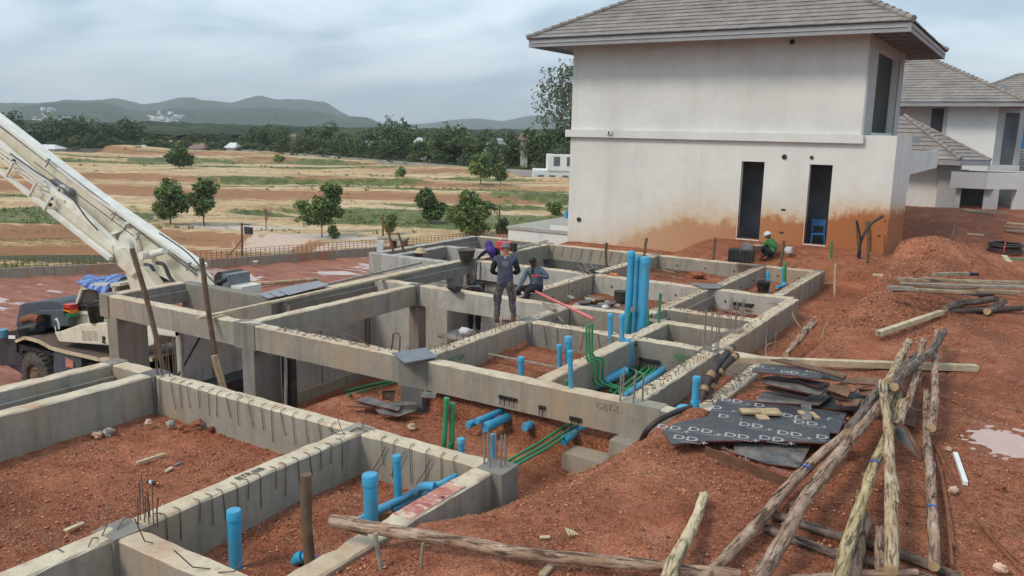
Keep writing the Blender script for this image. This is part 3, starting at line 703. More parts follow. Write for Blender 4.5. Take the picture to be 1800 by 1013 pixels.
# retaining walls of the basement
def wall(parent, a, b, mat, label=None, name='basement_wall'):
    m = MB(); m.box(a, b); o = m.build(name, MAT[mat], parent); o.location = -Vector(parent.location)
    if label: o['label'] = label
    return o
wall(F2, (-17.55, 12.35, -3.72), (-17.3, 24.3, -1.05), 'concrete_light', 'long pale grey basement wall facing the slope')
wall(F2, (-17.6, 12.30, -4.5), (-17.22, 24.2, -3.72), 'concrete', 'low plinth under the basement wall', 'plinth')
wall(F2, (-17.2, 19.05, -4.2), (-14.2, 19.28, -.58), 'concrete_light'); wall(F2, (-17.17, 19.3, -4.2), (-16.98, 24.4, -.42), 'concrete_light')
wall(F2, (-14.3, 20.0, -4.2), (-11.9, 20.2, -.52), 'concrete_light', 'pale basement wall behind the dark opening'); wall(F2, (-11.1, 20.0, -4.2), (-10.15, 20.2, -.52), 'concrete_light')
wall(F2, (-11.9, 20.0, -.95), (-11.1, 20.2, -.52), 'concrete_light', None, 'lintel'); wall(F2, (-14.3, 24.3, -4.2), (-10, 24.5, -.5), 'concrete_dark')
wall(F2, (-13.2, 20.3, -4.0), (-10.2, 24.2, -3.9), 'concrete_dark', None, 'basement_floor')
for k in range(6):      # pour joints of the wall
    y = 13.2+k*1.9; m = MB(); m.box((-17.3, y, -3.7), (-17.285, y+.03+.05*(k % 2), -1.07)); o = m.build('joint', MAT['concrete_dark'], F2); o.location = -Vector(F2.location)
# starter bars
bars(F2, -4.62, 14.12, 8, -.05, .78, .16, 'rebar_grey', .010); bars(F2, -4.68, 15.72, 8, -.05, .70, .15, 'rebar_grey', .010); bars(F2, -4.62, 10.62, 5, -.05, .47, .18, 'rebar_grey', .014)
bars(F2, -3.62, 14.2, 3, -.05, .5, .1)
# tie wires and stirrup stubs, far too many and too thin to pick apart
def wires(parent, items, label):
    m = MB()
    for pts, r in items: m.tube(pts, r, 5, caps=False)
    o = m.build('tie_wires', MAT['rebar'], parent); o.location = -Vector(parent.location); tag(o, label, kind='stuff'); return o
it = []
x = -10.9
while x < -5.2:      # hanging down the front beam
    if not -7.3 < x < -6.6:
        L = random.uniform(.28, .46); d = random.uniform(-.03, .10); y = 7.36
        it.append(([(x-.04, y+.12, .012), (x-.01, y+.02, .022), (x, y-.012, .0), (x+d*.5, y-.014, -L*.5), (x+d, y-.012, -L)], .0055))
    x += random.uniform(.17, .27)
for x in (-6.4, -6.1, -5.7): it.append(([(x, 7.34, -.05), (x-.1, 7.33, -.25), (x-.22, 7.33, -.42)], .006))
y = 4.6
while y < 7.2:
    L = random.uniform(.2, .42); x = -6.86
    it.append(([(x-.1, y, .015), (x-.01, y, .02), (x+.012, y, -.02), (x+.014, y+random.uniform(-.03, .03), -L)], .0055)); y += random.uniform(.12, .24)
for k in range(16):
    x, y = random.choice([(-6.99, random.uniform(3.6, 4.6)), (-6.99, random.uniform(7.2, 7.6)), (random.uniform(-6.6, -5.1), 4.2)])
    a = random.uniform(0, 6.28); l = random.uniform(.12, .35); it.append(([(x, y, .01), (x+math.cos(a)*l*.5, y+math.sin(a)*l*.5, .05), (x+math.cos(a)*l, y+math.sin(a)*l, random.uniform(-.05, .3))], .006))
for k in range(4): it.append(([(-7.0+k*.07, 4.42, 0), (-7.0+k*.07+random.uniform(-.04, .04), 4.42, random.uniform(.25, .5))], .006))
wires(F1, it, 'thin tie wires bent over the beam edges')
it = []
def stirrups(x0, y0, x1, y1, step, h, w=.16, lean=.05):
    L = math.hypot(x1-x0, y1-y0); n = int(L/step); ax = Vector((x1-x0, y1-y0, 0))/L; ay = Vector((-ax.y, ax.x, 0))
    for i in range(n):
        c = Vector((x0, y0, 0))+ax*(step*(i+.5)+random.uniform(-.03, .03)); hh = h*random.uniform(.5, 1.2)
        it.append(([c-ay*w/2, c-ay*w/2*.9+Vector((0, 0, hh))+ax*random.uniform(-lean, lean), c+ay*w/2*.9+Vector((0, 0, hh*.9))+ax*random.uniform(-lean, lean), c+ay*w/2], .006))
stirrups(-8.5, 10.9, -8.5, 13.9, .17, .14); stirrups(-4.58, 10.9, -4.58, 13.9, .16, .10); stirrups(-6.72, 16.4, -6.72, 19.7, .18, .03, lean=.08); stirrups(-3.6, 10.9, -3.6, 13.9, .3, .08)
stirrups(-11.8, 10.6, -9.0, 10.6, .33, .07, lean=.15); stirrups(-5.02, 20.2, -5.02, 24.2, .2, .03); stirrups(-6.6, 17, -4.7, 17, .16, .02); stirrups(-6.62, 20.2, -6.62, 24.2, .2, .03)
for k in range(46):
    x, y = random.choice([(random.uniform(-17, -4), 10.6), (random.uniform(-8, -4), 14.1), (-9.98, random.uniform(16, 24)), (-8.5, random.uniform(11, 15.5)), (-6.14, random.uniform(11, 15)), (random.uniform(-13, -5), 19.95), (-4.58, random.uniform(11, 19)), (-3.6, random.uniform(11, 13))])
    a = random.uniform(0, 6.28); l = random.uniform(.12, .4); it.append(([(x, y, .0), (x+math.cos(a)*l*.5, y+math.sin(a)*l*.5, random.uniform(.02, .12)), (x+math.cos(a)*l, y+math.sin(a)*l, random.uniform(-.08, .2))], .006))
for X in (-11.2, -10.8, -10.4): it.append(([(X, 10.62, 0), (X+.05, 10.6, .16), (X+.5, 10.62, .12), (X+.85, 10.6, -.02)], .007))
it.append(([(-9.15, 10.66, 0), (-9.1, 10.66, .3), (-9.0, 10.66, .34), (-8.95, 10.66, .28), (-8.97, 10.66, -.02)], .016))
for k in range(14):       # mesh of wires on the low right beam
    y = 11+k*.19; it.append(([(-3.72, y, 0), (-3.6, y+random.uniform(-.1, .1), random.uniform(.05, .2)), (-3.45, y+random.uniform(-.1, .1), -.12)], .006))
# wires against the far beam face
for k in range(11): x = -13.6+k*.36; it.append(([(x, 24.31, -.02), (x-.1, 24.31, -.38)], .006))
for k in range(7): x = -8.0+k*.3; it.append(([(x, 13.95, -.02), (x+random.uniform(-.1, .1), 13.95, -.4)], .006))
wires(F2, it, 'stirrups and tie wires sticking out of the beam tops')
# rubble and crumbs of concrete on beam tops
m = MB()
def crumbs(x0, y0, x1, y1, n, par=.1, s=.02):
    for i in range(n):
        q = random.random(); c = (x0+(x1-x0)*q+random.uniform(-par, par)*(1 if x0 == x1 else 0), y0+(y1-y0)*q+random.uniform(-par, par)*(1 if y0 == y1 else 0), random.uniform(.002, .012)); r = s*random.uniform(.3, 1.2)
        m.sphere(c, r, 5, 3, random.choice((0, 0, 1)), (random.uniform(.7, 1.4), random.uniform(.7, 1.4), .6))
crumbs(-12, 10.6, -9, 10.6, 90); crumbs(-8, 14.1, -4.8, 14.1, 40); crumbs(-8.5, 11, -8.5, 15.5, 40); crumbs(-6.6, 17, -4.7, 17, 40); crumbs(-4.58, 11, -4.58, 19.5, 90); crumbs(-13.8, 19.95, -5, 19.95, 50); crumbs(-9.98, 16, -9.98, 24, 60, s=.03); crumbs(-6.62, 16.4, -6.62, 24, 60)
o = m.build('mortar_crumbs', [MAT['concrete_light'], MAT['stone_red']], F2); o.location = -Vector(F2.location); tag(o, kind='stuff')
# little cast-in hanger plates and tie holes
m = MB()
for p in (PY(1060, 693-0, 13.9),): pass
def plate(x, z, y, w=.34, h=.05, bolts=4):
    m = MB(); m.box((x-w/2, y-.02, z-h/2), (x+w/2, y, z+h/2), 0)
    for b in range(bolts):
        bx = x-w/2+w*(b+.5)/bolts; m.tube([(bx, y-.03, z), (bx, y-.035, z-.13)], .008, 5); m.sphere((bx, y-.03, z), .016, 6, 4)
    o = m.build('hanger_plate', MAT['plastic_black'], F2); o.location = -Vector(F2.location)
q = PY(893, 700, 10.46); plate(q.x, q.z, 10.46); q = PY(953, 716, 10.46); plate(q.x, q.z, 10.46, .12, .05, 2); q = PY(1012, 737, 10.46); plate(q.x, q.z, 10.46, .2, .06, 2)
q = PY(1142, 634, 13.94); plate(q.x, q.z, 13.94, .42, .06, 6); q = PY(1305, 535, 19.8); plate(q.x, q.z, 19.8, .5, .07, 5); q = PY(1113, 605, 13.94); plate(q.x, q.z, 13.94, .16, .05, 2)
m = MB()
for X in [-9.3, -8.4, -7.5, -6.2, -5.5]: m.sphere((X, 19.81, -.26), .028, 6, 4)
for X in [-9.2, -8.3, -7.4, -6.1, -5.5]: m.sphere((X, 24.32, -.24), .028, 6, 4)
for Y in [16.6, 17.6, 18.6, 21, 22, 23.2]: m.sphere((-9.85, Y, -.26), .028, 6, 4)
for Y in [20.8, 22, 23.2]: m.sphere((-6.49, Y, -.26), .028, 6, 4)
o = m.build('tie_holes', MAT['plastic_black'], F2); o.location = -Vector(F2.location); tag(o, kind='stuff')
# markings painted on the beams
def mark(parent, s, size, origin, ex, ey, mat, bold=.0, label=None):
    m = MB(); add_text(m, s, size, origin, ex, ey, 0, bold); o = m.build('lettering', MAT[mat], parent); o.location = -Vector(parent.location)
    if label: o['label'] = label
q = PY(1232, 584, 13.97); mark(F2, 'G8T-05', .17, (-4.98, 13.962, -.22), (1, 0, 0), (0, 0, 1), 'green_paint', .004)
mark(F2, 'G8T-04', .16, (-8.365, 11.5, -.22), (0, 1, 0), (0, 0, 1), 'green_paint', .004); mark(F2, 'GBT-55', .14, (-4.85, 10.455, -.13), (1, 0, 0), (0, 0, 1), 'concrete_grey', .0)
mark(F1, 'BTR/8B', .12, (-6.99, 5.75, .012), (0, 1, 0), (-1, 0, 0), 'print_black', .002)
mark(F1, 'BTR/8', .25, (-4.95, 6.35, .014), (0, 1, 0), (-1, 0, 0), 'red_paint', .016); mark(F1, '3RC11', .11, (-9.2, 7.5, .014), (1, 0, 0), (0, 1, 0), 'concrete_dark', .0)
for k, (a, b_, c, d) in enumerate(((-4.82, 5.9, .02, 0), (-4.82, 6.8, .02, 0))): pass
m = MB(); m.box((-5.06, 5.9, .004), (-4.84, 6.85, .0105)); o = m.build('paint_patch', MAT['red_spray'], F1); o.location = -Vector(F1.location)
# red spray patch
# ---------------------------------------------------------------- houses
def hip_roof(parent, x0, x1, y0, y1, ze, ridge_z, over_run, tile=.30, course=.32, name='roof', sides=('f', 'r', 'l', 'b'), nroof='tile_courses'):
    """eave rectangle, hips at 45 deg in plan; each slope is rows of thin tiles, joined as one part per slope"""
    W, D = x1-x0, y1-y0; run = min(W, D)/2
    rise = ridge_z-ze; sl = math.hypot(run, rise)
    def slope(o, ex, ey, length, key):
        # o: eave corner, ex along the eave, ey inwards (plan)
        o = Vector(o); ex = Vector(ex); ey = Vector(ey); n = max(2, int(sl/course)); m = MB()
        up = (ey*run+Vector((0, 0, rise)))/sl; nor = ex.cross(up).normalized()
        if nor.z < 0: nor = -nor
        for i in range(n):
            a0 = sl*i/n; a1 = sl*(i+1)/n+.03; t0 = a0/sl*run; t1 = min(a1/sl, 1)*run
            s0, s1 = t0, length-t0; q0, q1 = t1, length-t1
            k0 = math.floor(s0/tile); off = (i % 2)*tile/2; c = k0*tile-off
            while c < s1:
                l, r = max(c+.004, s0), min(c+tile-.004, s1)
                if r-l > .03:
                    lu, ru = min(max(l, q0), q1), min(max(r, q0), q1); h = .038+random.uniform(-.004, .006)
                    A = o+ex*l+up*a0+nor*h; B_ = o+ex*r+up*a0+nor*(h+random.uniform(-.003, .003)); C_ = o+ex*ru+up*a1+nor*.006; D_ = o+ex*lu+up*a1+nor*.006
                    A2, B2 = A-nor*.03, B_-nor*.03
                    m.add([A, B_, C_, D_, A2, B2], [(0, 1, 2, 3), (4, 5, 1, 0)] if True else [], 0)
                c += tile
        # closed deck under the tiles
        m.add([o, o+ex*length, o+ex*(length-run)+up*sl, o+ex*run+up*sl], [(0, 1, 2, 3)], 0)
        ob = m.build(nroof, MAT['tile_roof'], parent); ob.location = -Vector(parent.location); tag(ob, kind='stuff')
    if 'f' in sides: slope((x0, y0, ze), (1, 0, 0), (0, 1, 0), W, 'f')
    if 'r' in sides: slope((x1, y0, ze), (0, 1, 0), (-1, 0, 0), D, 'r')
    if 'b' in sides: slope((x1, y1, ze), (-1, 0, 0), (0, -1, 0), W, 'b')
    if 'l' in sides: slope((x0, y1, ze), (0, -1, 0), (1, 0, 0), D, 'l')
    # ridge and hip cappings
    if W >= D: R1, R2 = Vector((x0+run, y0+run, ridge_z)), Vector((x1-run, y0+run, ridge_z))
    else: R1, R2 = Vector((x0+run, y0+run, ridge_z)), Vector((x0+run, y1-run, ridge_z))
    corners = [((x0, y0), R1), ((x1, y0), R2 if W >= D else R1), ((x1, y1), R2), ((x0, y1), R1 if W >= D else R2)]
    m = MB()
    for (cx, cy), R in corners:
        a = Vector((cx, cy, ze+.03)); b = R+Vector((0, 0, .03)); n = int((b-a).length/.33)
        for i in range(n):
            p = a.lerp(b, i/n); q = a.lerp(b, (i+1.12)/n); m.tube([p+Vector((0, 0, .03)), q+Vector((0, 0, .0))], [.10, .085], 8)
    a, b = R1+Vector((0, 0, .04)), R2+Vector((0, 0, .04)); n = max(1, int((b-a).length/.33))
    for i in range(n): m.tube([a.lerp(b, i/n), a.lerp(b, (i+1.1)/n)], [.10, .09], 8)
    o = m.build('ridge_tiles', MAT['tile_roof'], parent); o.location = -Vector(parent.location); tag(o, kind='stuff')
def hp(parent, name, mat, boxes, label=None, bevel=0):
    for a, b in boxes:
        m = MB(); m.box(a, b)
        o = m.build(name, MAT[mat] if isinstance(mat, str) else mat, parent, bevel=bevel); o.location = -Vector(parent.location)
        if label: o['label'] = label
    return o
def wall_x(parent, name, mat, x0, x1, z0, z1, y0, y1, holes, label=None):
    """wall along X with rectangular openings (hx0,hx1,hz0,hz1) butted from plain blocks"""
    xs_ = sorted({x0, x1, *[h[0] for h in holes], *[h[1] for h in holes]}); zs = sorted({z0, z1, *[h[2] for h in holes], *[h[3] for h in holes]})
    m = MB()
    vid = {}
    def V(x, y, z):
        k = (round(x, 4), round(y, 4), round(z, 4))
        if k not in vid: vid[k] = len(m.v); m.v.append(k)
        return vid[k]
    solid = lambda i, j: 0 <= i < len(xs_)-1 and 0 <= j < len(zs)-1 and not any(h[0]-1e-6 <= xs_[i] and xs_[i+1] <= h[1]+1e-6 and h[2]-1e-6 <= zs[j] and zs[j+1] <= h[3]+1e-6 for h in holes)
    def F(*q): m.f.append(tuple(V(*p) for p in q)); m.m.append(0); m.sm.append(False)
    for i in range(len(xs_)-1):
        for j in range(len(zs)-1):
            if not solid(i, j): continue
            a, b, c, d = xs_[i], xs_[i+1], zs[j], zs[j+1]
            F((a, y0, c), (b, y0, c), (b, y0, d), (a, y0, d)); F((b, y1, c), (a, y1, c), (a, y1, d), (b, y1, d))
            if not solid(i-1, j): F((a, y1, c), (a, y0, c), (a, y0, d), (a, y1, d))
            if not solid(i+1, j): F((b, y0, c), (b, y1, c), (b, y1, d), (b, y0, d))
            if not solid(i, j-1): F((a, y1, c), (b, y1, c), (b, y0, c), (a, y0, c))
            if not solid(i, j+1): F((a, y0, d), (b, y0, d), (b, y1, d), (a, y1, d))
    o = m.build(name, MAT[mat], parent); o.location = -Vector(parent.location)
    if label: o['label'] = label
    return o
def wall_y(parent, name, mat, y0, y1, z0, z1, x0, x1, holes, label=None):
    """same, along Y (built along X then turned)"""
    o = wall_x(parent, name, mat, y0, y1, z0, z1, -x1, -x0, holes, label)
    me = o.data; me.transform(Matrix(((0, -1, 0, 0), (1, 0, 0, 0), (0, 0, 1, 0), (0, 0, 0, 1)))); return o

H1 = thing('house', 'large unfinished white plastered house with grey tiled hip roof and orange mud stains', 'house', (-9.5, 31, .1))
Yf = 28.0; XL_, XR_ = -15.1, -3.78; XU = -4.83
w1 = (-8.52, -7.75, .30, 2.92); w2 = (-6.29, -5.58, .31, 2.90)
wall_x(H1, 'front_wall', 'plaster_stained', XL_, XR_, -4.3, 3.86, Yf, Yf+.22, [w1, w2], 'lower front wall stained orange by splashed mud')
hp(H1, 'belt_moulding', 'plaster', [((XL_-.17, Yf-.14, 3.60), (XU+.1, Yf-.002, 3.862))])
wall_x(H1, 'upper_front_wall', 'plaster', XL_, XU, 3.864, 6.93, Yf+.02, Yf+.24, [])
wall_y(H1, 'upper_side_wall', 'plaster', Yf+.242, 35.2, 3.864, 6.93, XU-.22, XU, [(29.45, 34.2, 3.95, 6.62)], 'upper right wall with tall dark window opening')
hp(H1, 'window_surround', 'plaster_grey', [((XU+.002, Yf+.02, 3.87), (XU+.06, 29.44, 6.9)), ((XU+.002, 34.21, 3.87), (XU+.06, 35.2, 6.9)), ((XU+.002, 29.44, 6.63), (XU+.06, 34.21, 6.9))])
hp(H1, 'upper_left_wall', 'plaster', [((XL_, Yf+.242, 3.864), (XL_+.2, 35.2, 6.93))]); hp(H1, 'upper_back_wall', 'plaster', [((XL_, 35.202, 3.864), (XU, 35.4, 6.93))])
hp(H1, 'left_wall', 'plaster', [((XL_, Yf+.222, -4.3), (XL_+.2, 36, 3.858))])
hp(H1, 'floor_slab', 'plaster_grey', [((XL_+.21, Yf+.23, 3.62), (XR_-.23, 36, 3.855))])
wall_y(H1, 'side_wall', 'plaster_stained', Yf+.222, 31.6, -1.5, 3.3, XR_-.2, XR_-.002, [])
hp(H1, 'side_beam', 'plaster', [((XR_-.2, 31.602, 2.55), (XR_-.002, 40.6, 3.3))], 'concrete beam jutting from the lower right corner')
hp(H1, 'side_wall_top', 'plaster', [((XR_-.2, Yf+.222, 3.302), (XR_-.002, 31.6, 3.858))])
m = MB(); m.extr([(XR_-.002, 31.6, 2.55), (XR_-.002, 32.0, 2.55), (XR_-.002, 31.6, 1.9)], (-.19, 0, 0)); o = m.build('bracket', MAT['plaster'], H1); o.location = -Vector(H1.location)
hp(H1, 'inner_wall', 'room_wall', [((-9.6, 29.9, -.3), (-4.1, 30.05, 3.6)), ((-9.6, Yf+.24, -.3), (-9.5, 29.9, 3.6)), ((-7.1, Yf+.24, -.3), (-7.0, 29.9, 3.6)), ((-9.5, Yf+.24, .15), (-7.1, 29.9, .2)), ((-7.0, Yf+.24, .15), (-4.1, 29.9, .2))], 'dark inner room seen through the openings')
hp(H1, 'inner_wall', 'room_wall', [((-7.2, 28.4, 3.87), (-7.1, 35, 6.9))])
for q in (w1, w2): hp(H1, 'window_reveal', 'plaster_clean', [((q[0]-.018, Yf-.008, q[2]-.02), (q[0]-.001, Yf-.001, q[3])), ((q[0], Yf-.015, q[2]-.03), (q[1], Yf-.001, q[2]-.002))])
# pipe sleeves and sockets left open in the wall
for (px, py), r in (((1393, 74), .07), ((1379, 276), .07), ((1427, 277), .05), ((1018, 386), .075)):
    q = PY(px, py, Yf if py > 240 else Yf+.02); m = MB(); m.tube([(q.x, q.y+.02, q.z), (q.x, q.y-.02, q.z)], r, 12); m.tube([(q.x, q.y-.012, q.z), (q.x, q.y-.03, q.z)], r*1.2, 12, 1)
    o = m.build('pipe_sleeve', [MAT['plaster_grey'], MAT['plastic_black']], H1); o.location = -Vector(H1.location)
for px, py, s in ((1377, 369, 1), (1374, 409, 1), (1306, 423, 1), (1545, 415, .7), (1556, 389, .5), (1247, 428, .8)):
    q = PY(px, py, Yf); m = MB(); m.box((q.x-.07*s, q.y-.012, q.z-.03*s), (q.x+.07*s, q.y+.01, q.z+.03*s)); o = m.build('socket_box', MAT['plastic_red' if px == 1247 else 'plastic_black'], H1); o.location = -Vector(H1.location)
q = PY(1072, 233, Yf-.14); m = MB(); m.box((q.x-.1, q.y-.08, q.z-.06), (q.x+.1, q.y, q.z+.06)); m.tube([(q.x, q.y-.08, q.z), (q.x, q.y-.1, q.z)], .04, 10, 1); o = m.build('outlet_box', [MAT['pvc_white'], MAT['plastic_black']], H1); o.location = -Vector(H1.location)
# roof
ex0, ex1, ey0, ey1 = -16.38, -3.57, 26.9, 36.6
RZ = 6.9
hp(H1, 'fascia', 'fascia', [((ex0, ey0, 6.80), (ex1, ey0+.04, 7.08)), ((ex1-.04, ey0+.042, 6.80), (ex1, ey1, 7.08)), ((ex0, ey0+.042, 6.80), (ex0+.04, ey1, 7.08)), ((ex0, ey1+.002, 6.8), (ex1, ey1+.04, 7.08))])
hp(H1, 'fascia', 'plaster_grey', [((ex0+.1, ey0-.03, 6.93), (ex1-.1, ey0-.002, 6.96)), ((ex1+.002, ey0+.1, 6.93), (ex1+.03, ey1-.1, 6.96))])
hp(H1, 'soffit', 'soffit', [((ex0+.045, ey0+.045, 6.935), (ex1-.045, ey1-.01, 6.96))])
for k in range(9):
    m = MB(); y = 28.4+k*.95; m.box((XU+.07, y, 6.86), (ex1-.05, y+.12, 6.93)); o = m.build('rafter', MAT['fascia'], H1); o.location = -Vector(H1.location)
hip_roof(H1, ex0-.05, ex1+.05, ey0-.06, ey1+.06, 7.09, 9.75, 0)
# annex, low structure at the left of the house
A1 = thing('annex', 'low cream building with flat wet roof beside the left end of the white house', 'building', (-16.6, 30, -1))
hp(A1, 'wall', 'plaster', [((-18.2, 28.6, -4.3), (-15.12, 28.8, -.2)), ((-18.2, 28.8, -4.3), (-18.0, 34, -.2))])
hp(A1, 'roof_slab', 'concrete_light', [((-18.25, 28.55, -.197), (-15.12, 34.0, -.08))]); hp(A1, 'parapet', 'plaster', [((-18.25, 33.8, -.077), (-15.12, 34.0, .25)), ((-16.2, 28.55, -.077), (-15.13, 28.7, .10))])
m = MB(); m.tube([(-17.9, 33.0, -.08), (-17.9, 33.0, .25)], .09, 10); o = m.build('pipe_stub', MAT['pvc_blue'], A1); o.location = -Vector(A1.location)
m = MB(); m.tube([(-16.4, 33.0, -.08), (-16.4, 33.0, .5)], .09, 10); o = m.build('pipe_stub', MAT['steel_grey'], A1); o.location = -Vector(A1.location)

# second house of the row
CH = (.44, 1.28, 1.6); RS = 1.63; LS = 1.65
H2 = thing('house', 'second white house further back, behind the right end of the large house', 'house', (-3, 50, -1.2))
hp(H2, 'upper_wall', 'plaster_clean', [((-9, 48.6, 2.4), (-4.32, 48.8, 5.4))]); hp(H2, 'upper_wall', 'plaster_clean', [((-4.25, 48.0, 2.58), (-2.03, 48.2, 5.4))], 'bright white upper bay')
def seg_wall(parent, name, mat, p, q, z0, z1, th=.2, label=None):
    m = MB(); p = Vector((*p, 0)); q = Vector((*q, 0)); d = (q-p).normalized(); n = Vector((-d.y, d.x, 0)); m.extr([p+Vector((0, 0, z0)), q+Vector((0, 0, z0)), q+Vector((0, 0, z1)), p+Vector((0, 0, z1))], n*th)
    o = m.build(name, MAT[mat], parent); o.location = -Vector(parent.location)
    if label: o['label'] = label
    return o
def along(p, a, s_): return (p[0]+math.cos(RAD(a))*s_, p[1]+math.sin(RAD(a))*s_)
hp(H2, 'pilaster', 'plaster_grey', [((-4.42, 47.95, 2.58), (-4.252, 48.6, 5.4))])
K = (-2.026, 48.0); S0, S1, S2 = CH
seg_wall(H2, 'chamfer_wall', 'plaster_grey', K, along(K, 45, S0), 2.58, 5.4); seg_wall(H2, 'chamfer_wall', 'plaster_grey', along(K, 45, S1), along(K, 45, S2), 2.58, 5.4); seg_wall(H2, 'lintel', 'plaster_grey', along(K, 45, S0), along(K, 45, S1), 5.12, 5.4)
seg_wall(H2, 'window', 'dark_room', (along(K, 45, S0)[0]-.05, along(K, 45, S0)[1]+.05), (along(K, 45, S1)[0]-.05, along(K, 45, S1)[1]+.05), 2.6, 5.12, .05, 'tall dark window in the slanted corner wall')
seg_wall(H2, 'belt_moulding', 'plaster', (K[0]-.1, K[1]-.4), along((K[0]-.1, K[1]-.4), 45, S2+.2), 2.30, 2.56, .3)
hp(H2, 'window', 'dark_room', [((-5.05, 48.56, 3.2), (-4.45, 48.598, 5.3))]); 
hp(H2, 'belt_moulding', 'plaster', [((-4.5, 47.5, 2.30), (-2.15, 48.6, 2.56))])
hp(H2, 'fascia', 'fascia', [((-10, 47.0, 5.38), (-.95, 47.05, 5.58)), ((-1.0, 47.052, 5.38), (-.95, 58, 5.58))]); hp(H2, 'soffit', 'soffit', [((-10, 47.06, 5.42), (-1.01, 58, 5.45))])
hip_roof(H2, -11.5, -.9, 46.95, 56.6, 5.59, 8.05, 0, sides=('f', 'r'))
# single-storey wing
hp(H2, 'wing_wall', 'plaster', [((-7, 43.6, -2), (-3.92, 43.8, 2.65))]); hp(H2, 'pilaster', 'plaster_grey', [((-3.918, 43.4, -2), (-3.1, 44.6, 2.7))])
def tile_face(parent, P0, P1, T0, T1, course=.32, tile=.3):
    P0, P1, T0, T1 = map(Vector, (P0, P1, T0, T1)); n = max(2, int(((T0+T1)/2-(P0+P1)/2).length/course)); nor = (P1-P0).cross((T0+T1)/2-P0).normalized(); nor = nor if nor.z > 0 else -nor; m = MB()
    for i in range(n):
        a, b, c, d = P0.lerp(T0, i/n), P1.lerp(T1, i/n), P1.lerp(T1, min(1, (i+1.08)/n)), P0.lerp(T0, min(1, (i+1.08)/n)); k = max(1, int((b-a).length/tile))
        for j in range(k):
            q = [a.lerp(b, j/k)+nor*.045, a.lerp(b, (j+.97)/k)+nor*.045, d.lerp(c, (j+.97)/k)+nor*.006, d.lerp(c, j/k)+nor*.006]; m.add(q+[q[0]-nor*.035, q[1]-nor*.035], [(0, 1, 2, 3), (4, 5, 1, 0)])
    m.add([P0, P1, T1, T0], [(0, 1, 2, 3)]); o = m.build('tile_courses', MAT['tile_roof'], parent); o.location = -Vector(parent.location); tag(o, kind='stuff')
AP = (-5.85, 45.0, 4.83); C0 = (-9, 42.7, 2.85); C1 = (-3.05, 42.7, 2.85); C2 = (*along((-3.05, 42.7), 45, RS), 2.85)
tile_face(H2, C0, C1, (-9.5, 45.0, 4.83), AP); tile_face(H2, C1, C2, AP, AP); tile_face(H2, C2, (C2[0]-3, C2[1]+5, 2.85), AP, AP)
m = MB()
for i in range(13): p = Vector(C1).lerp(Vector(AP), i/13)+Vector((0, 0, .06)); q = Vector(C1).lerp(Vector(AP), (i+1.12)/13)+Vector((0, 0, .04)); m.tube([p, q], [.1, .085], 8); p = Vector(C2).lerp(Vector(AP), i/13)+Vector((0, 0, .05)); q = Vector(C2).lerp(Vector(AP), (i+1.1)/13)+Vector((0, 0, .03)); m.tube([p, q], [.07, .06], 6)
o = m.build('ridge_tiles', MAT['tile_roof'], H2); o.location = -Vector(H2.location); tag(o, kind='stuff')
seg_wall(H2, 'fascia', 'fascia', (C0[0], C0[1]), (C1[0], C1[1]), 2.62, 2.86, .05); seg_wall(H2, 'fascia', 'fascia', (C1[0], C1[1]), (C2[0], C2[1]), 2.62, 2.86, .05)
hp(H2, 'lintel', 'plaster_grey', [((-3.35, 42.6, 1.62), (-1.9, 42.85, 2.34))], 'concrete lintel over the dark openings')
seg_wall(H2, 'lintel', 'plaster', (-1.898, 42.6), along((-1.898, 42.6), 45, LS), 1.62, 2.34, .25); seg_wall(H2, 'wing_wall', 'plaster', along((-1.898, 42.6), 45, LS), along((-1.898, 42.6), 45, LS+4), -1.5, 2.34, .25)
hp(H2, 'column', 'plaster_grey', [((-1.98, 42.9, -1), (-1.4, 43.3, 1.615)), ((-3.1, 42.9, -1), (-2.9, 43.2, 1.615))]); hp(H2, 'inner_wall', 'dark_room', [((-3.4, 46, -1), (3.2, 46.2, 2.3)), ((-3.0, 43.4, 1.7), (-1.9, 46, 1.75))], 'dark garage opening')

H3 = thing('house', 'third house of the row with a blue shutter, cut by the right edge', 'house', (1, 66, -1.5))
hp(H3, 'wall', 'plaster_clean', [((-4, 64, -2), (6, 64.3, 5.4))]); hp(H3, 'shutter', 'plastic_blue', [((-1.25, 63.9, 2.9), (-.3, 63.99, 4.8))]); hp(H3, 'fascia', 'fascia', [((-6, 63, 5.4), (8, 63.05, 5.65))])
hip_roof(H3, -7, 8, 62.95, 73, 5.66, 8.2, 0, sides=('f', 'l'))
hip_roof(H3, -3.2, 6, 58, 63, 2.0, 3.3, 0, sides=('f', 'l'), nroof='porch_tiles')
# ---------------------------------------------------------------- field, plain, hills
FENCE = [(-57, -2), (-50.0, 12.0), (-44.9, 21.5), (-42.0, 26.0), (-39.2, 30.2), (-35.5, 39.4), (-31.0, 51), (-27.5, 61)]
def fside(x, y):      # >0 beyond the fence
    return -(x+44.9)*.886+(y-21.5)*.465
FW = np.array([-.532, .847]); RT = np.array([.847, .532])
def cell(px, py, z=-5.0): p = P(px, py, z); return p.x, p.y
GREEN = [((690, 378), 13, 5), ((780, 390), 12, 5), ((620, 385), 7, 3), ((870, 368), 17, 4), ((960, 362), 12, 3), ((965, 385), 14, 3.0), ((0, 375), 20, 7), ((80, 380), 9, 4), ((30, 352), 12, 3), ((820, 352), 16, 5), ((560, 332), 20, 2.5), ((420, 345), 12, 2), ((470, 378), 5, 1.5), ((700, 325), 28, 3), ((500, 300), 40, 3.5), ((150, 288), 45, 6), ((230, 285), 30, 4), ((410, 290), 40, 5), ((60, 300), 40, 5), ((860, 318), 22, 5), ((640, 345), 14, 1.6)]
PALE = [((540, 412), 8, 2.2), ((430, 396), 8, 2.0), ((620, 424), 5, 1.5), ((500, 425), 6, 1.2)]
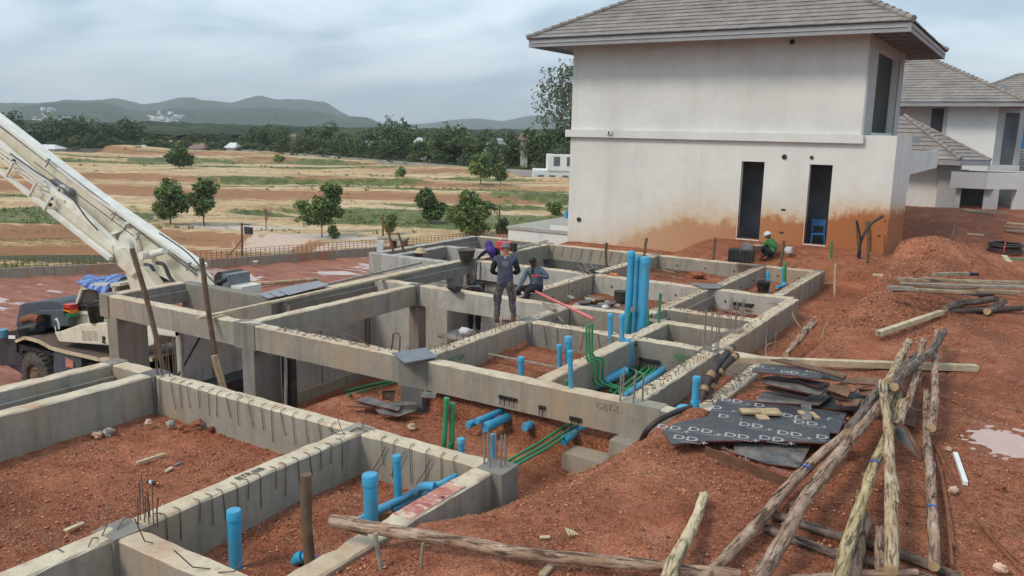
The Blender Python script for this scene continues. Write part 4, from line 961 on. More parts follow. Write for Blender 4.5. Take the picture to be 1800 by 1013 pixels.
def field_z(x, y):
    w_ = x*FW[0]+y*FW[1]; s_ = x*RT[0]+y*RT[1]
    z = -5.15 + .0035*(w_-60) + 0*x
    wob = 11*fbm(s_*.012, s_*0+3, 3, 71)*2+4*fbm(s_*.07, w_*.02, 3, 72)
    for k, (wk, hk) in enumerate(((86, .7), (101, .8), (122, 1.0), (139, .8), (165, 1.2), (196, 1.2), (228, 1.4), (268, 1.4))):
        ww = w_+wob*(wk/110)-s_*.05*(1 if k % 2 else -.4)
        r = sst(wk, wk+1.6+wk*.012, ww)*sst(wk+22+wk*.1, wk+3+wk*.02, ww); z = z + hk*1.15*r*np.clip(.75+2.6*fbm(s_*.018, s_*0+k*3.7, 3, 170+k), 0, 1.4)
    # dug-out basin behind the fence
    bx, by = cell(150, 436, -5.6); u = ((x-bx)*RT[0]+(y-by)*RT[1])/19.5; v = ((x-bx)*FW[0]+(y-by)*FW[1])/8.6
    q = np.sqrt(u**2+v**2); z = z - 1.15*sst(1.0, .86, q) - .75*sst(.72, .62, q)
    hx, hy = cell(415, 372); z = z + .9*np.exp(-(((x-hx)*RT[0]+(y-hy)*RT[1])/4.0)**2-(((x-hx)*FW[0]+(y-hy)*FW[1])/3.0)**2)
    hx, hy = cell(30, 398); z = z + .5*np.exp(-(((x-hx)*RT[0]+(y-hy)*RT[1])/10.0)**2-(((x-hx)*FW[0]+(y-hy)*FW[1])/2.0)**2)
    z = z + .35*fbm(x*.06, y*.06, 4, 73)*2 + .12*fbm(x*.5, y*.5, 3, 74)
    return z
def fz(x, y): return float(field_z(np.array([x]), np.array([y]))[0])
def zone(x, y, L, soft=.5):
    m = np.zeros_like(x)
    for (px, py), rs, rw in L:
        cx, cy = cell(px, py); u = ((x-cx)*RT[0]+(y-cy)*RT[1])/rs; v = ((x-cx)*FW[0]+(y-cy)*FW[1])/rw
        m = np.maximum(m, 1.35-np.sqrt(u*u+v*v)+soft*2.4*fbm(x*.18, y*.18, 4, 75)+soft*fbm(x*.8, y*.8, 2, 77))
    return m
t = NT('field_soil')
src = t.n('ShaderNodeMapping'); src.inputs['Rotation'].default_value = (0, 0, -.56); t.l(t.pos, src.inputs[0]); rp = src.outputs[0]
band = t.noise(1, 5, .6, .4, src=t.map((.02, .10, 1), src=rp)); b2 = t.noise(1, 5, .65, .3, src=t.map((.05, .35, 1), (3, 7, 0), src=rp)); fine = t.noise(1.1, 5, .7)
col = t.ramp(band, [(.30, (.40, .20, .085)), (.40, (.50, .30, .14)), (.48, (.60, .44, .25)), (.55, (.52, .34, .17)), (.63, (.40, .22, .10)), (.70, (.56, .40, .21))])
col = t.mix(t.ramp(b2, [(.45, 0), (.64, .75)]), col, (.58, .46, .30))
col = t.mix(t.ramp(b2, [(.30, .6), (.42, 0)]), col, (.25, .115, .06))
col = t.mix(t.ramp(fine, [(.36, .5), (.52, 0)]), col, (.17, .11, .06))
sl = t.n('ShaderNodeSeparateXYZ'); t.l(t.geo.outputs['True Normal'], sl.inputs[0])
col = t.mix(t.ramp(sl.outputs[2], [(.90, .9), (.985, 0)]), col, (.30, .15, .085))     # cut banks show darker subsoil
va = t.n('ShaderNodeAttribute', attribute_name='green_cover').outputs['Fac']; pa = t.n('ShaderNodeAttribute', attribute_name='pale_mud').outputs['Fac']
ga = t.noise(.5, 6, .7); gb = t.noise(3, 5, .7); gn = t.noise(.9, 5, .75)
gc = t.ramp(ga, [(.34, (.065, .090, .030)), (.5, (.12, .155, .048)), (.62, (.21, .21, .09)), (.74, (.34, .25, .13))]); gc = t.mix(t.ramp(gb, [(.38, .6), (.55, 0)]), gc, (.03, .042, .014))
gm = t.ramp(t.math('ADD', va, t.math('MULTIPLY', t.math('SUBTRACT', gn, .5), 1.3)), [(.52, 0), (.66, .95)])
col = t.mix(gm, col, gc)
pm_ = t.ramp(t.math('ADD', pa, t.math('MULTIPLY', t.math('SUBTRACT', ga, .5), 1.6)), [(.6, 0), (.72, .9)])
col = t.mix(pm_, col, (.56, .43, .35))
sparse = t.noise(1, 6, .7, .3, src=t.map((.045, .20, 1), (31, 4, 0), src=rp)); col = t.mix(t.math('MULTIPLY', t.ramp(sparse, [(.53, 0), (.62, .8)]), t.ramp(gb, [(.42, 0), (.55, 1)])), col, (.085, .10, .038))
t.bump(t.math('ADD', fine, gb), .5, .25); MAT['field_soil'] = t.fin(col, t.ramp(pm_, [(.3, .9), (.9, .35)]), 0, .25)
t = NT('field_grass'); a = t.noise(.5, 6, .7); b_ = t.noise(3, 5, .7)
col = t.ramp(a, [(.34, (.060, .085, .028)), (.5, (.115, .15, .045)), (.62, (.20, .20, .085)), (.74, (.34, .25, .13))])
col = t.mix(t.ramp(b_, [(.38, .6), (.55, 0)]), col, (.03, .042, .014)); t.bump(b_, .8, .2); MAT['field_grass'] = t.fin(col, .95, 0, .2)
t = NT('field_pale'); a = t.noise(.4, 5, .6); col = t.ramp(a, [(.35, (.44, .27, .19)), (.5, (.55, .42, .34)), (.6, (.36, .20, .12))]); MAT['field_pale'] = t.fin(col, t.ramp(a, [(.45, .3), (.6, .8)]), 0, .4)
def polar(name, s0, s1, ws, ns, fn, mats, mi=None):
    """grid in forward/right coordinates fanned out with distance"""
    S = np.linspace(s0, s1, ns); Wv, Sv = np.meshgrid(ws, S, indexing='ij')
    X = Wv*FW[0]+Sv*Wv*RT[0]; Y = Wv*FW[1]+Sv*Wv*RT[1]; Z = fn(X, Y)
    vs = np.stack([X, Y, Z], -1).reshape(-1, 3); nw = len(ws); i = np.arange(nw*ns).reshape(nw, ns)
    f = np.stack([i[:-1, :-1], i[:-1, 1:], i[1:, 1:], i[1:, :-1]], -1).reshape(-1, 4)
    c = vs[f].mean(1)
    me = bpy.data.meshes.new(name); me.vertices.add(len(vs)); me.vertices.foreach_set('co', vs.ravel()); me.loops.add(f.size); me.loops.foreach_set('vertex_index', f.ravel()); me.polygons.add(len(f))
    me.polygons.foreach_set('loop_start', np.arange(len(f))*4); me.polygons.foreach_set('loop_total', np.full(len(f), 4))
    for m in mats: me.materials.append(m)
    if mi is not None: me.polygons.foreach_set('material_index', mi(c[:, 0], c[:, 1], c[:, 2]).astype(np.int32))
    me.polygons.foreach_set('use_smooth', np.full(len(f), True)); me.update(calc_edges=True)
    o = bpy.data.objects.new(name, me); COL.objects.link(o); return o
ws = 34*np.exp(np.linspace(0, math.log(400/34), 420))
def fieldfn(x, y):
    z = field_z(x, y); s = fside(x, y)
    z = np.where(s > 0, z*sst(0, 1.2, s)+(-4.35)*(1-sst(0, 1.2, s)), -9.0-0*z)
    return z
fo = polar('field', -1.25, .30, ws, 560, fieldfn, [MAT['field_soil']]); tag(fo, kind='structure')
co = np.empty(len(fo.data.vertices)*3); fo.data.vertices.foreach_get('co', co); co = co.reshape(-1, 3)
for nm, Z_ in (('green_cover', GREEN), ('pale_mud', PALE)): at_ = fo.data.attributes.new(nm, 'FLOAT', 'POINT'); at_.data.foreach_set('value', np.clip(zone(co[:, 0], co[:, 1], Z_, .25), 0, 1.2).astype(np.float32))
# plain out to the horizon
simple('plain_green', (.045, .06, .03), .95, .35, .01, .3)
m = MB(); m.quad((-9000, -3000, -7.0), (9000, -3000, -7.0), (9000, 12000, -7.0), (-9000, 12000, -7.0)); o = m.build('plain', MAT['plain_green']); tag(o, kind='structure')
t = NT('forest'); a = t.noise(.02, 6, .7); b_ = t.noise(.004, 5, .6); c_ = t.noise(.11, 4, .7)
col = t.ramp(a, [(.35, (.022, .036, .020)), (.55, (.060, .085, .042)), (.72, (.125, .145, .075))]); col = t.mix(t.ramp(b_, [(.55, 0), (.7, .5)]), col, (.12, .13, .065)); col = t.mix(t.ramp(c_, [(.35, .6), (.55, 0)]), col, (.012, .02, .012))
t.bump(t.math('ADD', a, c_), 1.0, 12); MAT['forest'] = t.fin(col, .95, 0, .1)
ws2 = 390*np.exp(np.linspace(0, math.log(2600/390), 90))
def canopy(x, y):
    w_ = x*FW[0]+y*FW[1]; return -1.5+6.5*sst(380, 520, w_)*(0.55+fbm(x*.02, y*.02, 4, 80)*1.2)+3*fbm(x*.11, y*.11, 3, 81)-.0012*(w_-400)
o = polar('woodland', -1.3, .75, ws2, 420, canopy, [MAT['forest']]); tag(o, 'dark green woodland stretching from the field wall to the foot of the hills', 'woodland', kind='stuff')
BACK = [(-700, 190), (-500, 176), (-300, 186), (-120, 178), (0, 181), (55, 183), (133, 179), (194, 174), (211, 174), (244, 184), (267, 182), (314, 172), (339, 171), (361, 178), (408, 183), (433, 175), (455, 169.5), (478, 175), (500, 176), (540, 177), (576, 180), (593, 194), (624, 208), (660, 217), (710, 221), (760, 224), (900, 229), (1100, 236), (1400, 240), (2200, 245)]
BACK2 = [(500, 236), (560, 230), (640, 224), (710, 219.6), (744, 218), (796, 211.7), (841, 209), (882, 213.8), (934, 204), (965, 206), (1010, 210), (1100, 200), (1250, 206), (1500, 215), (1800, 222), (2300, 226)]
FRONT = [(-700, 200), (-300, 190), (-60, 204), (0, 205), (33, 190), (70, 184), (110, 181), (150, 180), (175, 181), (200, 186), (225, 194), (262, 197), (300, 193), (340, 192), (370, 190), (420, 192), (470, 190), (520, 193), (560, 196), (600, 205), (648, 207.5), (672, 218), (700, 228), (760, 236), (820, 242), (1000, 246)]
def ridge(name, prof, D, front, seed, amp=1.0):
    px = np.arange(prof[0][0], prof[-1][0], 5.0); py = np.interp(px, [p[0] for p in prof], [p[1] for p in prof])
    py = np.convolve(np.pad(py, 2, mode='edge'), [.1, .2, .4, .2, .1], 'valid'); py = py + (fbm(px*.045, px*0, 3, seed)*2.2+fbm(px*.2, px*0, 2, seed+3)*.9)*amp
    vs = []; R_ = 22
    for a, b in zip(px, py):
        d = ray(a, b); h = math.hypot(d.x, d.y); q = d*(D/h); top = CAM_POS.z+q.z; ux, uy = d.x/h, d.y/h
        for k in range(R_):
            tt = k/(R_-6); dist = D-front*(1-tt) if tt <= 1 else D+(tt-1)*900
            prof_z = (math.sin(min(tt, 1)*math.pi/2)**1.25) if tt <= 1 else max(0, 1-(tt-1)*1.6)
            zz_ = -7+(top+7)*prof_z
            zz_ += (1-abs(2*min(tt, 1)-1))*(top+7)*.30*float(noise.fractal((a*.012, tt*1.6, seed), .9, 2, 3))*(1 if tt < 1 else 0)
            vs.append((ux*dist, uy*dist, zz_))
    n = len(px); f = [(i*R_+k, (i+1)*R_+k, (i+1)*R_+k+1, i*R_+k+1) for i in range(n-1) for k in range(R_-1)]
    m = MB(); m.add(vs, f, 0, True); o = m.build(name, MAT['forest']); tag(o, kind='structure'); return vs, R_, px
ridge('hills', BACK, 4200, 1300, 91); ridge('hills', BACK2, 4600, 1200, 95, .7); FR = ridge('hills', FRONT, 2900, 900, 93)
# town on the hillside
m = MB(); rs = random.Random(4)
def on_hill(px, py):
    vs, R_, pxs = FR; i = min(range(len(pxs)), key=lambda k: abs(pxs[k]-px)); best = None
    for k in range(R_-6):
        v_ = Vector(vs[i*R_+k]); d = v_-CAM_POS; row = 506.5-FPX*(UP@d)/(FWD@d)
        if best is None or abs(row-py) < best[0]: best = (abs(row-py), v_)
    return best[1]
spots = [(rs.gauss(284, 18), rs.gauss(212, 6)) for _ in range(46)]+[(rs.uniform(240, 330), rs.uniform(222, 234)) for _ in range(30)]+[(rs.gauss(75, 16), rs.gauss(214, 5)) for _ in range(22)]+[(rs.gauss(82, 8), rs.gauss(194, 2)) for _ in range(7)]+[(rs.uniform(330, 620), rs.uniform(229, 238)) for _ in range(26)]
for px, py in spots:
    v_ = on_hill(px, py); s = rs.uniform(2.5, 7.5); h = rs.uniform(2, 6); m.box((v_.x-s, v_.y-s*.7, v_.z-6), (v_.x+s, v_.y+s*.7, v_.z+h), rs.choice((0, 0, 1)), rs.choice((0, 0, 2)))
v_ = on_hill(280, 209); m.box((v_.x-24, v_.y-8, v_.z-4), (v_.x+24, v_.y+8, v_.z+6), 0)
o = m.build('hillside_town', [MAT['roof_white'], MAT['wall_far'], MAT['roof_far']]); tag(o, 'tiny white houses scattered on the hillside above the trees', 'town', kind='stuff')

# ---------------------------------------------------------------- trees
def leafmat(name, c):
    t = NT(name); a = t.noise(.9, 4, .6); b_ = t.noise(7, 3, .6)
    col = t.ramp(a, [(.3, tuple(x*.75 for x in c)), (.7, tuple(x*1.3 for x in c))]); col = t.mix(t.ramp(b_, [(.4, .3), (.6, 0)]), col, tuple(x*.6 for x in c))
    MAT[name] = t.fin(col, .7, 0, .3)
leafmat('leaf_dark', (.095, .14, .052)); leafmat('leaf_mid', (.15, .215, .068)); leafmat('leaf_light', (.21, .27, .085)); leafmat('leaf_yellow', (.17, .16, .06)); leafmat('leaf_far', (.078, .115, .055)); leafmat('leaf_far2', (.12, .165, .072)); leafmat('leaf_pale', (.15, .16, .12))
simple('trunk', (.13, .095, .07), .9, .3, 3, .3)
def crown_mesh(seed, h, w, base, nclump, nleaf, leaf, mats, lobes=9, trunk_lean=.03, flat=1.0, sparse=0.0, droop=0.0):
    """tree of height h; returns (crown mesh, trunk mesh)"""
    rs = random.Random(seed); cr_ = MB(); tr = MB()
    ends = []
    top = Vector((rs.uniform(-1, 1)*trunk_lean*h, rs.uniform(-1, 1)*trunk_lean*h, h*.82))
    pts = [Vector((0, 0, -.3)), Vector((rs.uniform(-.02, .02)*h, rs.uniform(-.02, .02)*h, h*.3)), top]
    tr.tube(smooth_path(pts, 4), [h*.022*(1-.85*i/8) for i in range(9)], 7)
    L = []
    for i in range(lobes):
        f = rs.uniform(0, 1); z = base+(h-base)*(f*.86+.1); rad = w/2*math.sin(math.pi*(.16+.78*f))**.7*rs.uniform(.35, .8)
        a = 2.4*i+rs.uniform(-.4, .4); c = Vector((math.cos(a)*rad, math.sin(a)*rad, z)); r = w*rs.uniform(.17, .29)
        L.append((c, r)); s = pts[1].lerp(top, max(0, min(1, (z-h*.3)/(h*.52)-.25)))
        mid = s.lerp(c, .5)+Vector((0, 0, -.04*h)); tr.tube(smooth_path([s, mid, c], 3), [h*.009, h*.007, h*.005, h*.004, h*.0035, h*.003, h*.002], 5)
    L.append((Vector((top.x, top.y, h-w*.17)), w*.2)); L.append((Vector((0, 0, base+(h-base)*.5)), w*.3))
    tot = sum(r*r for c, r in L)
    for c, r in L:
        for k in range(max(2, int(nclump*r*r/tot))):
            d = Vector((rs.gauss(0, 1), rs.gauss(0, 1), rs.gauss(0, 1))).normalized(); q = c+Vector((d.x, d.y, d.z*flat*.8))*r*rs.uniform(.55, 1.08)
            if q.z < base*.75: q.z = base*.75+rs.uniform(0, .1)*h
            mi = rs.choices(range(len(mats)), [4, 4, 2, 1][:len(mats)])[0]; cs = leaf*rs.uniform(2.2, 4.2)
            for j in range(nleaf):
                p = q+Vector((rs.gauss(0, .5), rs.gauss(0, .5), rs.gauss(0, .4)-droop*rs.random()))*cs*.6; n = Vector((rs.gauss(0, 1), rs.gauss(0, 1), rs.gauss(0, 1)+.9)).normalized(); u = n.orthogonal().normalized(); u = Matrix.Rotation(rs.uniform(0, 6.28), 3, n)@u; v_ = n.cross(u); l = leaf*rs.uniform(.7, 1.35)
                cr_.add([p-u*l, p+v_*l*.55, p+u*l, p-v_*l*.55], [(0, 1, 2, 3)], mi)
    return cr_.mesh('crown', [MAT[x] for x in mats]), tr.mesh('trunk', [MAT['trunk']])
def place_tree(meshes, x, y, z, s, label, group=None, rz=None, cat='tree', sw=1.0, name='broadleaf_tree'):
    r = thing(name, label, cat, (x, y, z), rz if rz is not None else random.uniform(0, 6.28), group)
    r.scale = (s*sw, s*sw, s)
    for nm, me in zip(('crown', 'trunk'), meshes):
        o = bpy.data.objects.new(nm, me); COL.objects.link(o); o.parent = r
    return r
def field_tree(px, py, top, wpx, seed, label, mats=('leaf_dark', 'leaf_mid', 'leaf_light'), base=.18, clumps=520, nleaf=17, leaf=None, name='broadleaf_tree', cat='tree', lobes=11, **k):
    p = P(px, py, -5.0)
    for _ in range(4): z = fz(p.x, p.y); p = P(px, py, z)
    dep = (p-CAM_POS).dot(FWD); h = zat((p.x, p.y), top)-p.z; w_ = wpx*dep/FPX
    me = crown_mesh(seed, h, w_, h*base, clumps, nleaf, leaf or dep*.0015, mats, lobes, **k); return place_tree(me, p.x, p.y, p.z, 1, label, None, 0, cat, name=name)
field_tree(300, 394, 325, 66, 1, 'left one of the two round trees standing side by side in the field', clumps=560)
field_tree(360, 397, 322, 55, 2, 'right one of the paired field trees, slimmer with a visible trunk', clumps=480, base=.25)
field_tree(566, 417, 352, 58, 3, 'broad dark tree left of the taller twin by the wet pale ground', ('leaf_dark', 'leaf_mid', 'leaf_light'), base=.22)
field_tree(584, 409, 326, 44, 4, 'tall narrow tree rising behind the broad dark one by wet ground', ('leaf_mid', 'leaf_dark', 'leaf_light'), base=.35, lobes=8)
field_tree(316, 296, 259, 38, 5, 'lone round tree far out in the middle of the terraced field', ('leaf_dark', 'leaf_far2'), base=.2)
field_tree(755, 384, 341, 52, 6, 'dense dark round bush on the green patch', ('leaf_dark', 'leaf_dark', 'leaf_mid'), base=.03, name='bush', cat='bush')
field_tree(826, 414, 344, 82, 7, 'large bright green spreading tree just left of the white house', ('leaf_mid', 'leaf_light', 'leaf_dark', 'leaf_yellow'), base=.08, clumps=700, lobes=15)
field_tree(845, 327, 274, 44, 8, 'thin pale green tree near the far field wall', ('leaf_mid', 'leaf_light'), base=.35, clumps=300)
field_tree(880, 332, 287, 24, 9, 'slender tree to the right of the pale green one by the wall', ('leaf_mid', 'leaf_far2'), base=.35, clumps=200)
field_tree(706, 313, 298, 12, 10, 'tiny solitary tree on the orange slope', ('leaf_mid',), base=.3, clumps=60)
field_tree(686, 412, 382, 24, 11, 'small round tree beside the thin post behind the fence', ('leaf_mid', 'leaf_light'), base=.12, clumps=200)
field_tree(884, 410, 386, 24, 12, 'small dark bush at the foot of the pole near the house', ('leaf_dark', 'leaf_mid'), base=.05, clumps=160, name='bush', cat='bush')
field_tree(975, 378, 358, 26, 13, 'loose shrub in the grass close to the house corner', ('leaf_mid', 'leaf_light'), base=.05, clumps=120, name='bush', cat='bush')
field_tree(586, 419, 400, 18, 14, 'small bush at the foot of the tall narrow tree', ('leaf_dark', 'leaf_mid'), base=.02, clumps=90, name='bush', cat='bush')
field_tree(533, 384, 356, 26, 15, 'low bush left of the twin trees', ('leaf_mid', 'leaf_light'), base=.02, clumps=120, name='bush', cat='bush')
field_tree(490, 286, 276, 22, 16, 'pale bush in front of the field wall', ('leaf_light', 'leaf_mid'), base=.1, clumps=60, name='bush', cat='bush')
# bare tree
p = P(468, 404, -5); p = P(468, 404, fz(p.x, p.y)); h = zat((p.x, p.y), 356)-p.z; m = MB(); rs = random.Random(3)
def branch(a, d, l, r, k):
    b = a+d*l; m.tube([a, a.lerp(b, .5)+Vector((rs.uniform(-1, 1), rs.uniform(-1, 1), 0))*l*.06, b], [r, r*.85, r*.7], 5, caps=False)
    if k == 0: return
    for i in range(rs.choice((3, 4))): branch(b if i else a.lerp(b, .7), (d+Vector((rs.gauss(0, .42), rs.gauss(0, .42), rs.uniform(-.05, .3)))).normalized(), l*rs.uniform(.6, .8), r*.62, k-1)
branch(Vector((0, 0, -.1)), Vector((0, 0, 1)), h*.32, h*.028, 4); r = thing('bare_tree', 'leafless greyish tree standing alone in the pale wet field', 'tree', p); simple('bare_bark', (.30, .22, .17), .9, .2, 3); m.build('trunk', MAT['bare_bark'], r)
# tall half-bare tree behind the house
p = P(1000, 312, -5); h = zat((p.x, p.y), 92)-p.z
me = crown_mesh(21, h, 17, h*.22, 1100, 6, .27, ('leaf_pale', 'leaf_far2', 'leaf_far', 'trunk'), 30, sparse=.3); place_tree(me, p.x, p.y, p.z, 1.2, 'very tall thin-leaved tree rising behind the left corner of the white house', None, 0, sw=.74)

# tree belt along the field wall
BASE = [(-150, 272), (0, 270), (300, 269), (430, 271), (560, 282), (700, 294), (850, 307), (960, 314), (1100, 322)]
def wallpt(px, dz=-4.6): py = np.interp(px, [b[0] for b in BASE], [b[1] for b in BASE]); return P(px, float(py), dz)
kinds = [crown_mesh(30+k, 10, (7.5, 9, 6, 10.5, 5)[k], (1.5, 2.0, 1.0, 1.8, 1)[k], 300, 9, .30, (('leaf_far', 'leaf_far2', 'leaf_dark'), ('leaf_far', 'leaf_dark'), ('leaf_far2', 'leaf_mid', 'leaf_far'), ('leaf_far', 'leaf_far2'), ('leaf_far2', 'leaf_light', 'leaf_far'))[k], 10) for k in range(5)]
big = {30: (206, 0, 'tall dark tree at the far left above the crane boom'), 96: (207, 3, 'first of the big spreading trees right of the boom tip'), 150: (208, 3, 'widest of the big spreading trees behind the field wall'), 196: (222, 1, 'rounded crown between the widest tree and the squat one'), 229: (214, 1, 'squat dense dark tree at the right end of the big group'), 690: (213, 3, 'tall domed tree below the distant crane jib'), 722: (232, 1, 'shoulder of foliage right of the domed tree'), 790: (223, 3, 'broad dark tree left of the grey roofs'), 770: (240, 1, 'dense tree tucked under the broad dark tree'), 930: (230, 2, 'tree beside the temple-like brown roof')}
rs = random.Random(11); px = -60
def belt(px, top, k, back, label, group=None, sw=1.0):
    q = wallpt(px); dd = Vector((q.x, q.y, 0)).normalized(); q = q+dd*back; s = (zat((q.x, q.y), top)-(-4.8))/10*1.02
    place_tree(kinds[k], q.x, q.y, -4.8, s, label, group, rs.uniform(0, 6.28), sw=sw)
for px0, (top, k, lab) in big.items(): belt(px0, top, k, 14, lab, sw=1.15 if px0 < 300 else 1.0)
def stretch(px): return ('behind the crane boom' if px < 250 else 'behind the lone field tree' if px < 430 else 'behind the twin trees' if px < 640 else 'around the domed tree' if px < 760 else 'behind the thin pale tree' if px < 890 else 'close to the white house')
while px < 1010:
    back = rs.choice((6, 14, 26)); top = 240+rs.uniform(-9, 6)+(6 if back == 6 else 0)+max(0, (px-700)*.012)
    if 300 < px < 440: top += 1
    if 230 < px < 330: top = max(top, 240)
    if 440 < px < 600: top -= 8
    belt(px, top, rs.randrange(5), back, 'one of the dark green belt trees '+stretch(px), 'belt trees '+stretch(px), rs.uniform(.95, 1.35)); px += rs.uniform(7, 13)
px = -40
while px < 1010:      # low growth right behind the wall
    belt(px, float(np.interp(px, [b[0] for b in BASE], [b[1] for b in BASE]))-rs.uniform(13, 22), rs.choice((0, 2, 4)), 4, 'low bushy growth along the field wall '+stretch(px), 'low growth '+stretch(px), 1.7); px += rs.uniform(11, 17)
# field wall
W0 = [wallpt(p_, -4.7) for p_ in range(-100, 1060, 20)]
m = MB()
for a, b in zip(W0, W0[1:]): m.beam((a.x, a.y, -4.4), (b.x, b.y, -4.4), .25, 2.1, 0)
o = m.build('boundary_wall', MAT['wall_grey_far']); tag(o, 'long grey concrete wall along the far side of the terraced field', 'wall')
# buildings among the trees: px, py base row, top row, width px, wall, roof, label
FB = [(83, 262, 254, 46, 0, 'long low roof with a white sheet at far left under the big trees', 'roof_white'), (250, 266, 255, 16, 0, 'small open shelter with white canopy at the field edge', 'roof_white'), (352, 264, 252, 22, 0, 'dark brown gable roof among the palms', 'roof_far'), (411, 263, 251, 14, 0, 'small white shed gleaming between the palms', 'roof_white'),
      (518, 250, 236, 7, 9, 'slim tower with pointed brown roof above the trees', 'roof_far'), (640, 262, 248, 44, 5, 'long white building with flat grey roof in the trees', 'wall_far'), (740, 250, 242, 12, 5, 'pale little building right of the domed tree', 'wall_far'), (838, 262, 243, 14, 12, 'grey sloped roof house, left one near the pale gable', 'roof_far'), (872, 260, 243, 26, 10, 'white house with wide grey hip roof', 'wall_grey_far'), (920, 250, 234, 12, 12, 'house with steep temple-like brown roof', 'roof_far')]
for px, by, ty, wp, up_, lab, rm in FB:
    q = wallpt(px); dd = Vector((q.x, q.y, 0)).normalized(); q = q+dd*(3 if up_ == 0 else 15); dep = (q-CAM_POS).dot(FWD); w_ = wp*dep/FPX; zt = zat((q.x, q.y), ty); zb = zat((q.x, q.y), by)-2; d_ = 6
    r = thing('far_building', lab, 'building', (q.x, q.y, zb), math.atan2(RT[1], RT[0])); m = MB(); h = zt-zb; rh = max(1.0, h*.35)
    m.box((-w_/2, -d_/2, -4), (w_/2, d_/2, h-rh), 0); m.build('wall', MAT['wall_far'], r); m = MB(); ww = w_/2+.6; z0 = h-rh+.01
    m.add([(-ww, -d_/2-.6, z0), (ww, -d_/2-.6, z0), (ww, d_/2+.6, z0), (-ww, d_/2+.6, z0), (-ww*.55, 0, h), (ww*.55, 0, h)], [(0, 1, 5, 4), (2, 3, 4, 5), (1, 2, 5), (3, 0, 4), (3, 2, 1, 0)]); m.build('roof', MAT[rm], r)
    for k in range(max(1, int(w_/3))): m = MB(); m.box((-w_/2+1+k*3, -d_/2-.03, h-rh-2.2), (-w_/2+2+k*3, -d_/2-.002, h-rh-.9)); m.build('window', MAT['dark_room'], r)
# white house at the right edge of the field
q = wallpt(985); q = q+Vector((q.x, q.y, 0)).normalized()*2; r = thing('white_villa', 'white two-storey villa glimpsed between the tall tree and the house', 'house', (q.x, q.y, -6.2), math.atan2(RT[1], RT[0]))
m = MB(); m.box((-5, -4, -1), (8, 4, 3.2)); m.box((-2.5, -4.2, 3.2), (8, 4, 5.9)); m.build('wall', MAT['plaster_clean'], r)
for x, z in ((-4.2, .8), (-2.2, .8), (.1, .8), (-1.5, 4.0), (.8, 4.0)): m = MB(); m.box((x, -4.24, z), (x+1.1, -4.21, z+1.6)); m.build('window', MAT['dark_room'], r)
# warehouse with blue roof in the plain
q = P(375, 233, 4); q = Vector((q.x, q.y, 0)).normalized()*900; r = thing('blue_warehouse', 'long low warehouse with blue roof beyond the belt of trees', 'building', (q.x, q.y, 0), math.atan2(RT[1], RT[0]))
z1 = zat((q.x, q.y), 228); m = MB(); m.box((-26, -10, -8), (26, 10, z1-2.5)); m.build('wall', MAT['wall_far'], r); m = MB(); m.extr([(-27, -11, z1-2.5), (-27, 11, z1-2.5), (-27, 0, z1)], (54, 0, 0)); m.build('roof', MAT['roof_blue'], r)
# distant tower-crane jibs
for px0, py0, px1, py1, D, lab in ((676, 216, 693, 201, 700, 'pale crane jib rising above the domed tree'), (472, 232, 480, 206, 1600, 'faint lattice crane left of the domed tree, far on the plain')):
    a = ray(px0, py0); a = CAM_POS+a*(D/math.hypot(a.x, a.y)); b = ray(px1, py1); b = CAM_POS+b*(D/math.hypot(b.x, b.y)); r = thing('tower_crane', lab, 'crane', (a.x, a.y, -5)); m = MB(); m.tube([(0, 0, 0), (0, 0, a.z+5)], D*.0004, 5); m.build('mast', MAT['wall_grey_far'], r)
    m = MB(); m.tube([(0, 0, a.z+5), b-a+Vector((0, 0, a.z+5))], D*.0004, 5); m.build('jib', MAT['straw'], r)
# tufts, weeds and saplings on the field
def tufts(name, n, dens, hmin, hmax, mats, label, seed, s_rng=(-1.2, .25), w_rng=(45, 300)):
    rs = np.random.RandomState(seed); w_ = w_rng[0]*(w_rng[1]/w_rng[0])**rs.rand(n); s_ = rs.uniform(*s_rng, n)*w_; x = w_*FW[0]+s_*RT[0]; y = w_*FW[1]+s_*RT[1]
    k = (rs.rand(n) < dens(x, y)) & (fside(x, y) > 2); x = x[k]; y = y[k]; w_ = w_[k]; z = field_z(x, y); m = MB()
    for X, Y, Z, W_ in zip(x, y, z, w_):
        h = rs.uniform(hmin, hmax)*(.55+W_/420); mi = rs.randint(len(mats))
        for j in range(9):
            a = rs.rand()*6.28; ca, sa = math.cos(a)*h*.16, math.sin(a)*h*.16; ox, oy = rs.uniform(-.6, .6, 2)*h; tx, ty = rs.uniform(-.4, .4, 2)*h; zz_ = h*rs.uniform(.35, 1)
            m.add([(X+ox-ca, Y+oy-sa, Z-.05), (X+ox+ca, Y+oy+sa, Z-.05), (X+ox+tx, Y+oy+ty, Z+zz_)], [(0, 1, 2)], mi)
    o = m.build(name, [MAT[q_] for q_ in mats]); return tag(o, label, name.replace('_', ' '), kind='stuff')
tufts('grass', 26000, lambda x, y: np.clip((zone(x, y, GREEN)-.55)*1.6, 0, .9), .15, .5, ('grass', 'leaf_light', 'leaf_mid', 'grass_dry'), 'weeds and long grass on the green patches of the field', 61)
tufts('weeds', 16000, lambda x, y: np.clip((fbm(x*.07, y*.07, 3, 90)*5+fbm((x*FW[0]+y*FW[1])*.16, x*0, 2, 91)*4-.9), 0, .8), .25, .75, ('leaf_mid', 'leaf_dark', 'leaf_light'), 'scattered dark weeds and seedlings along the terraces', 62)
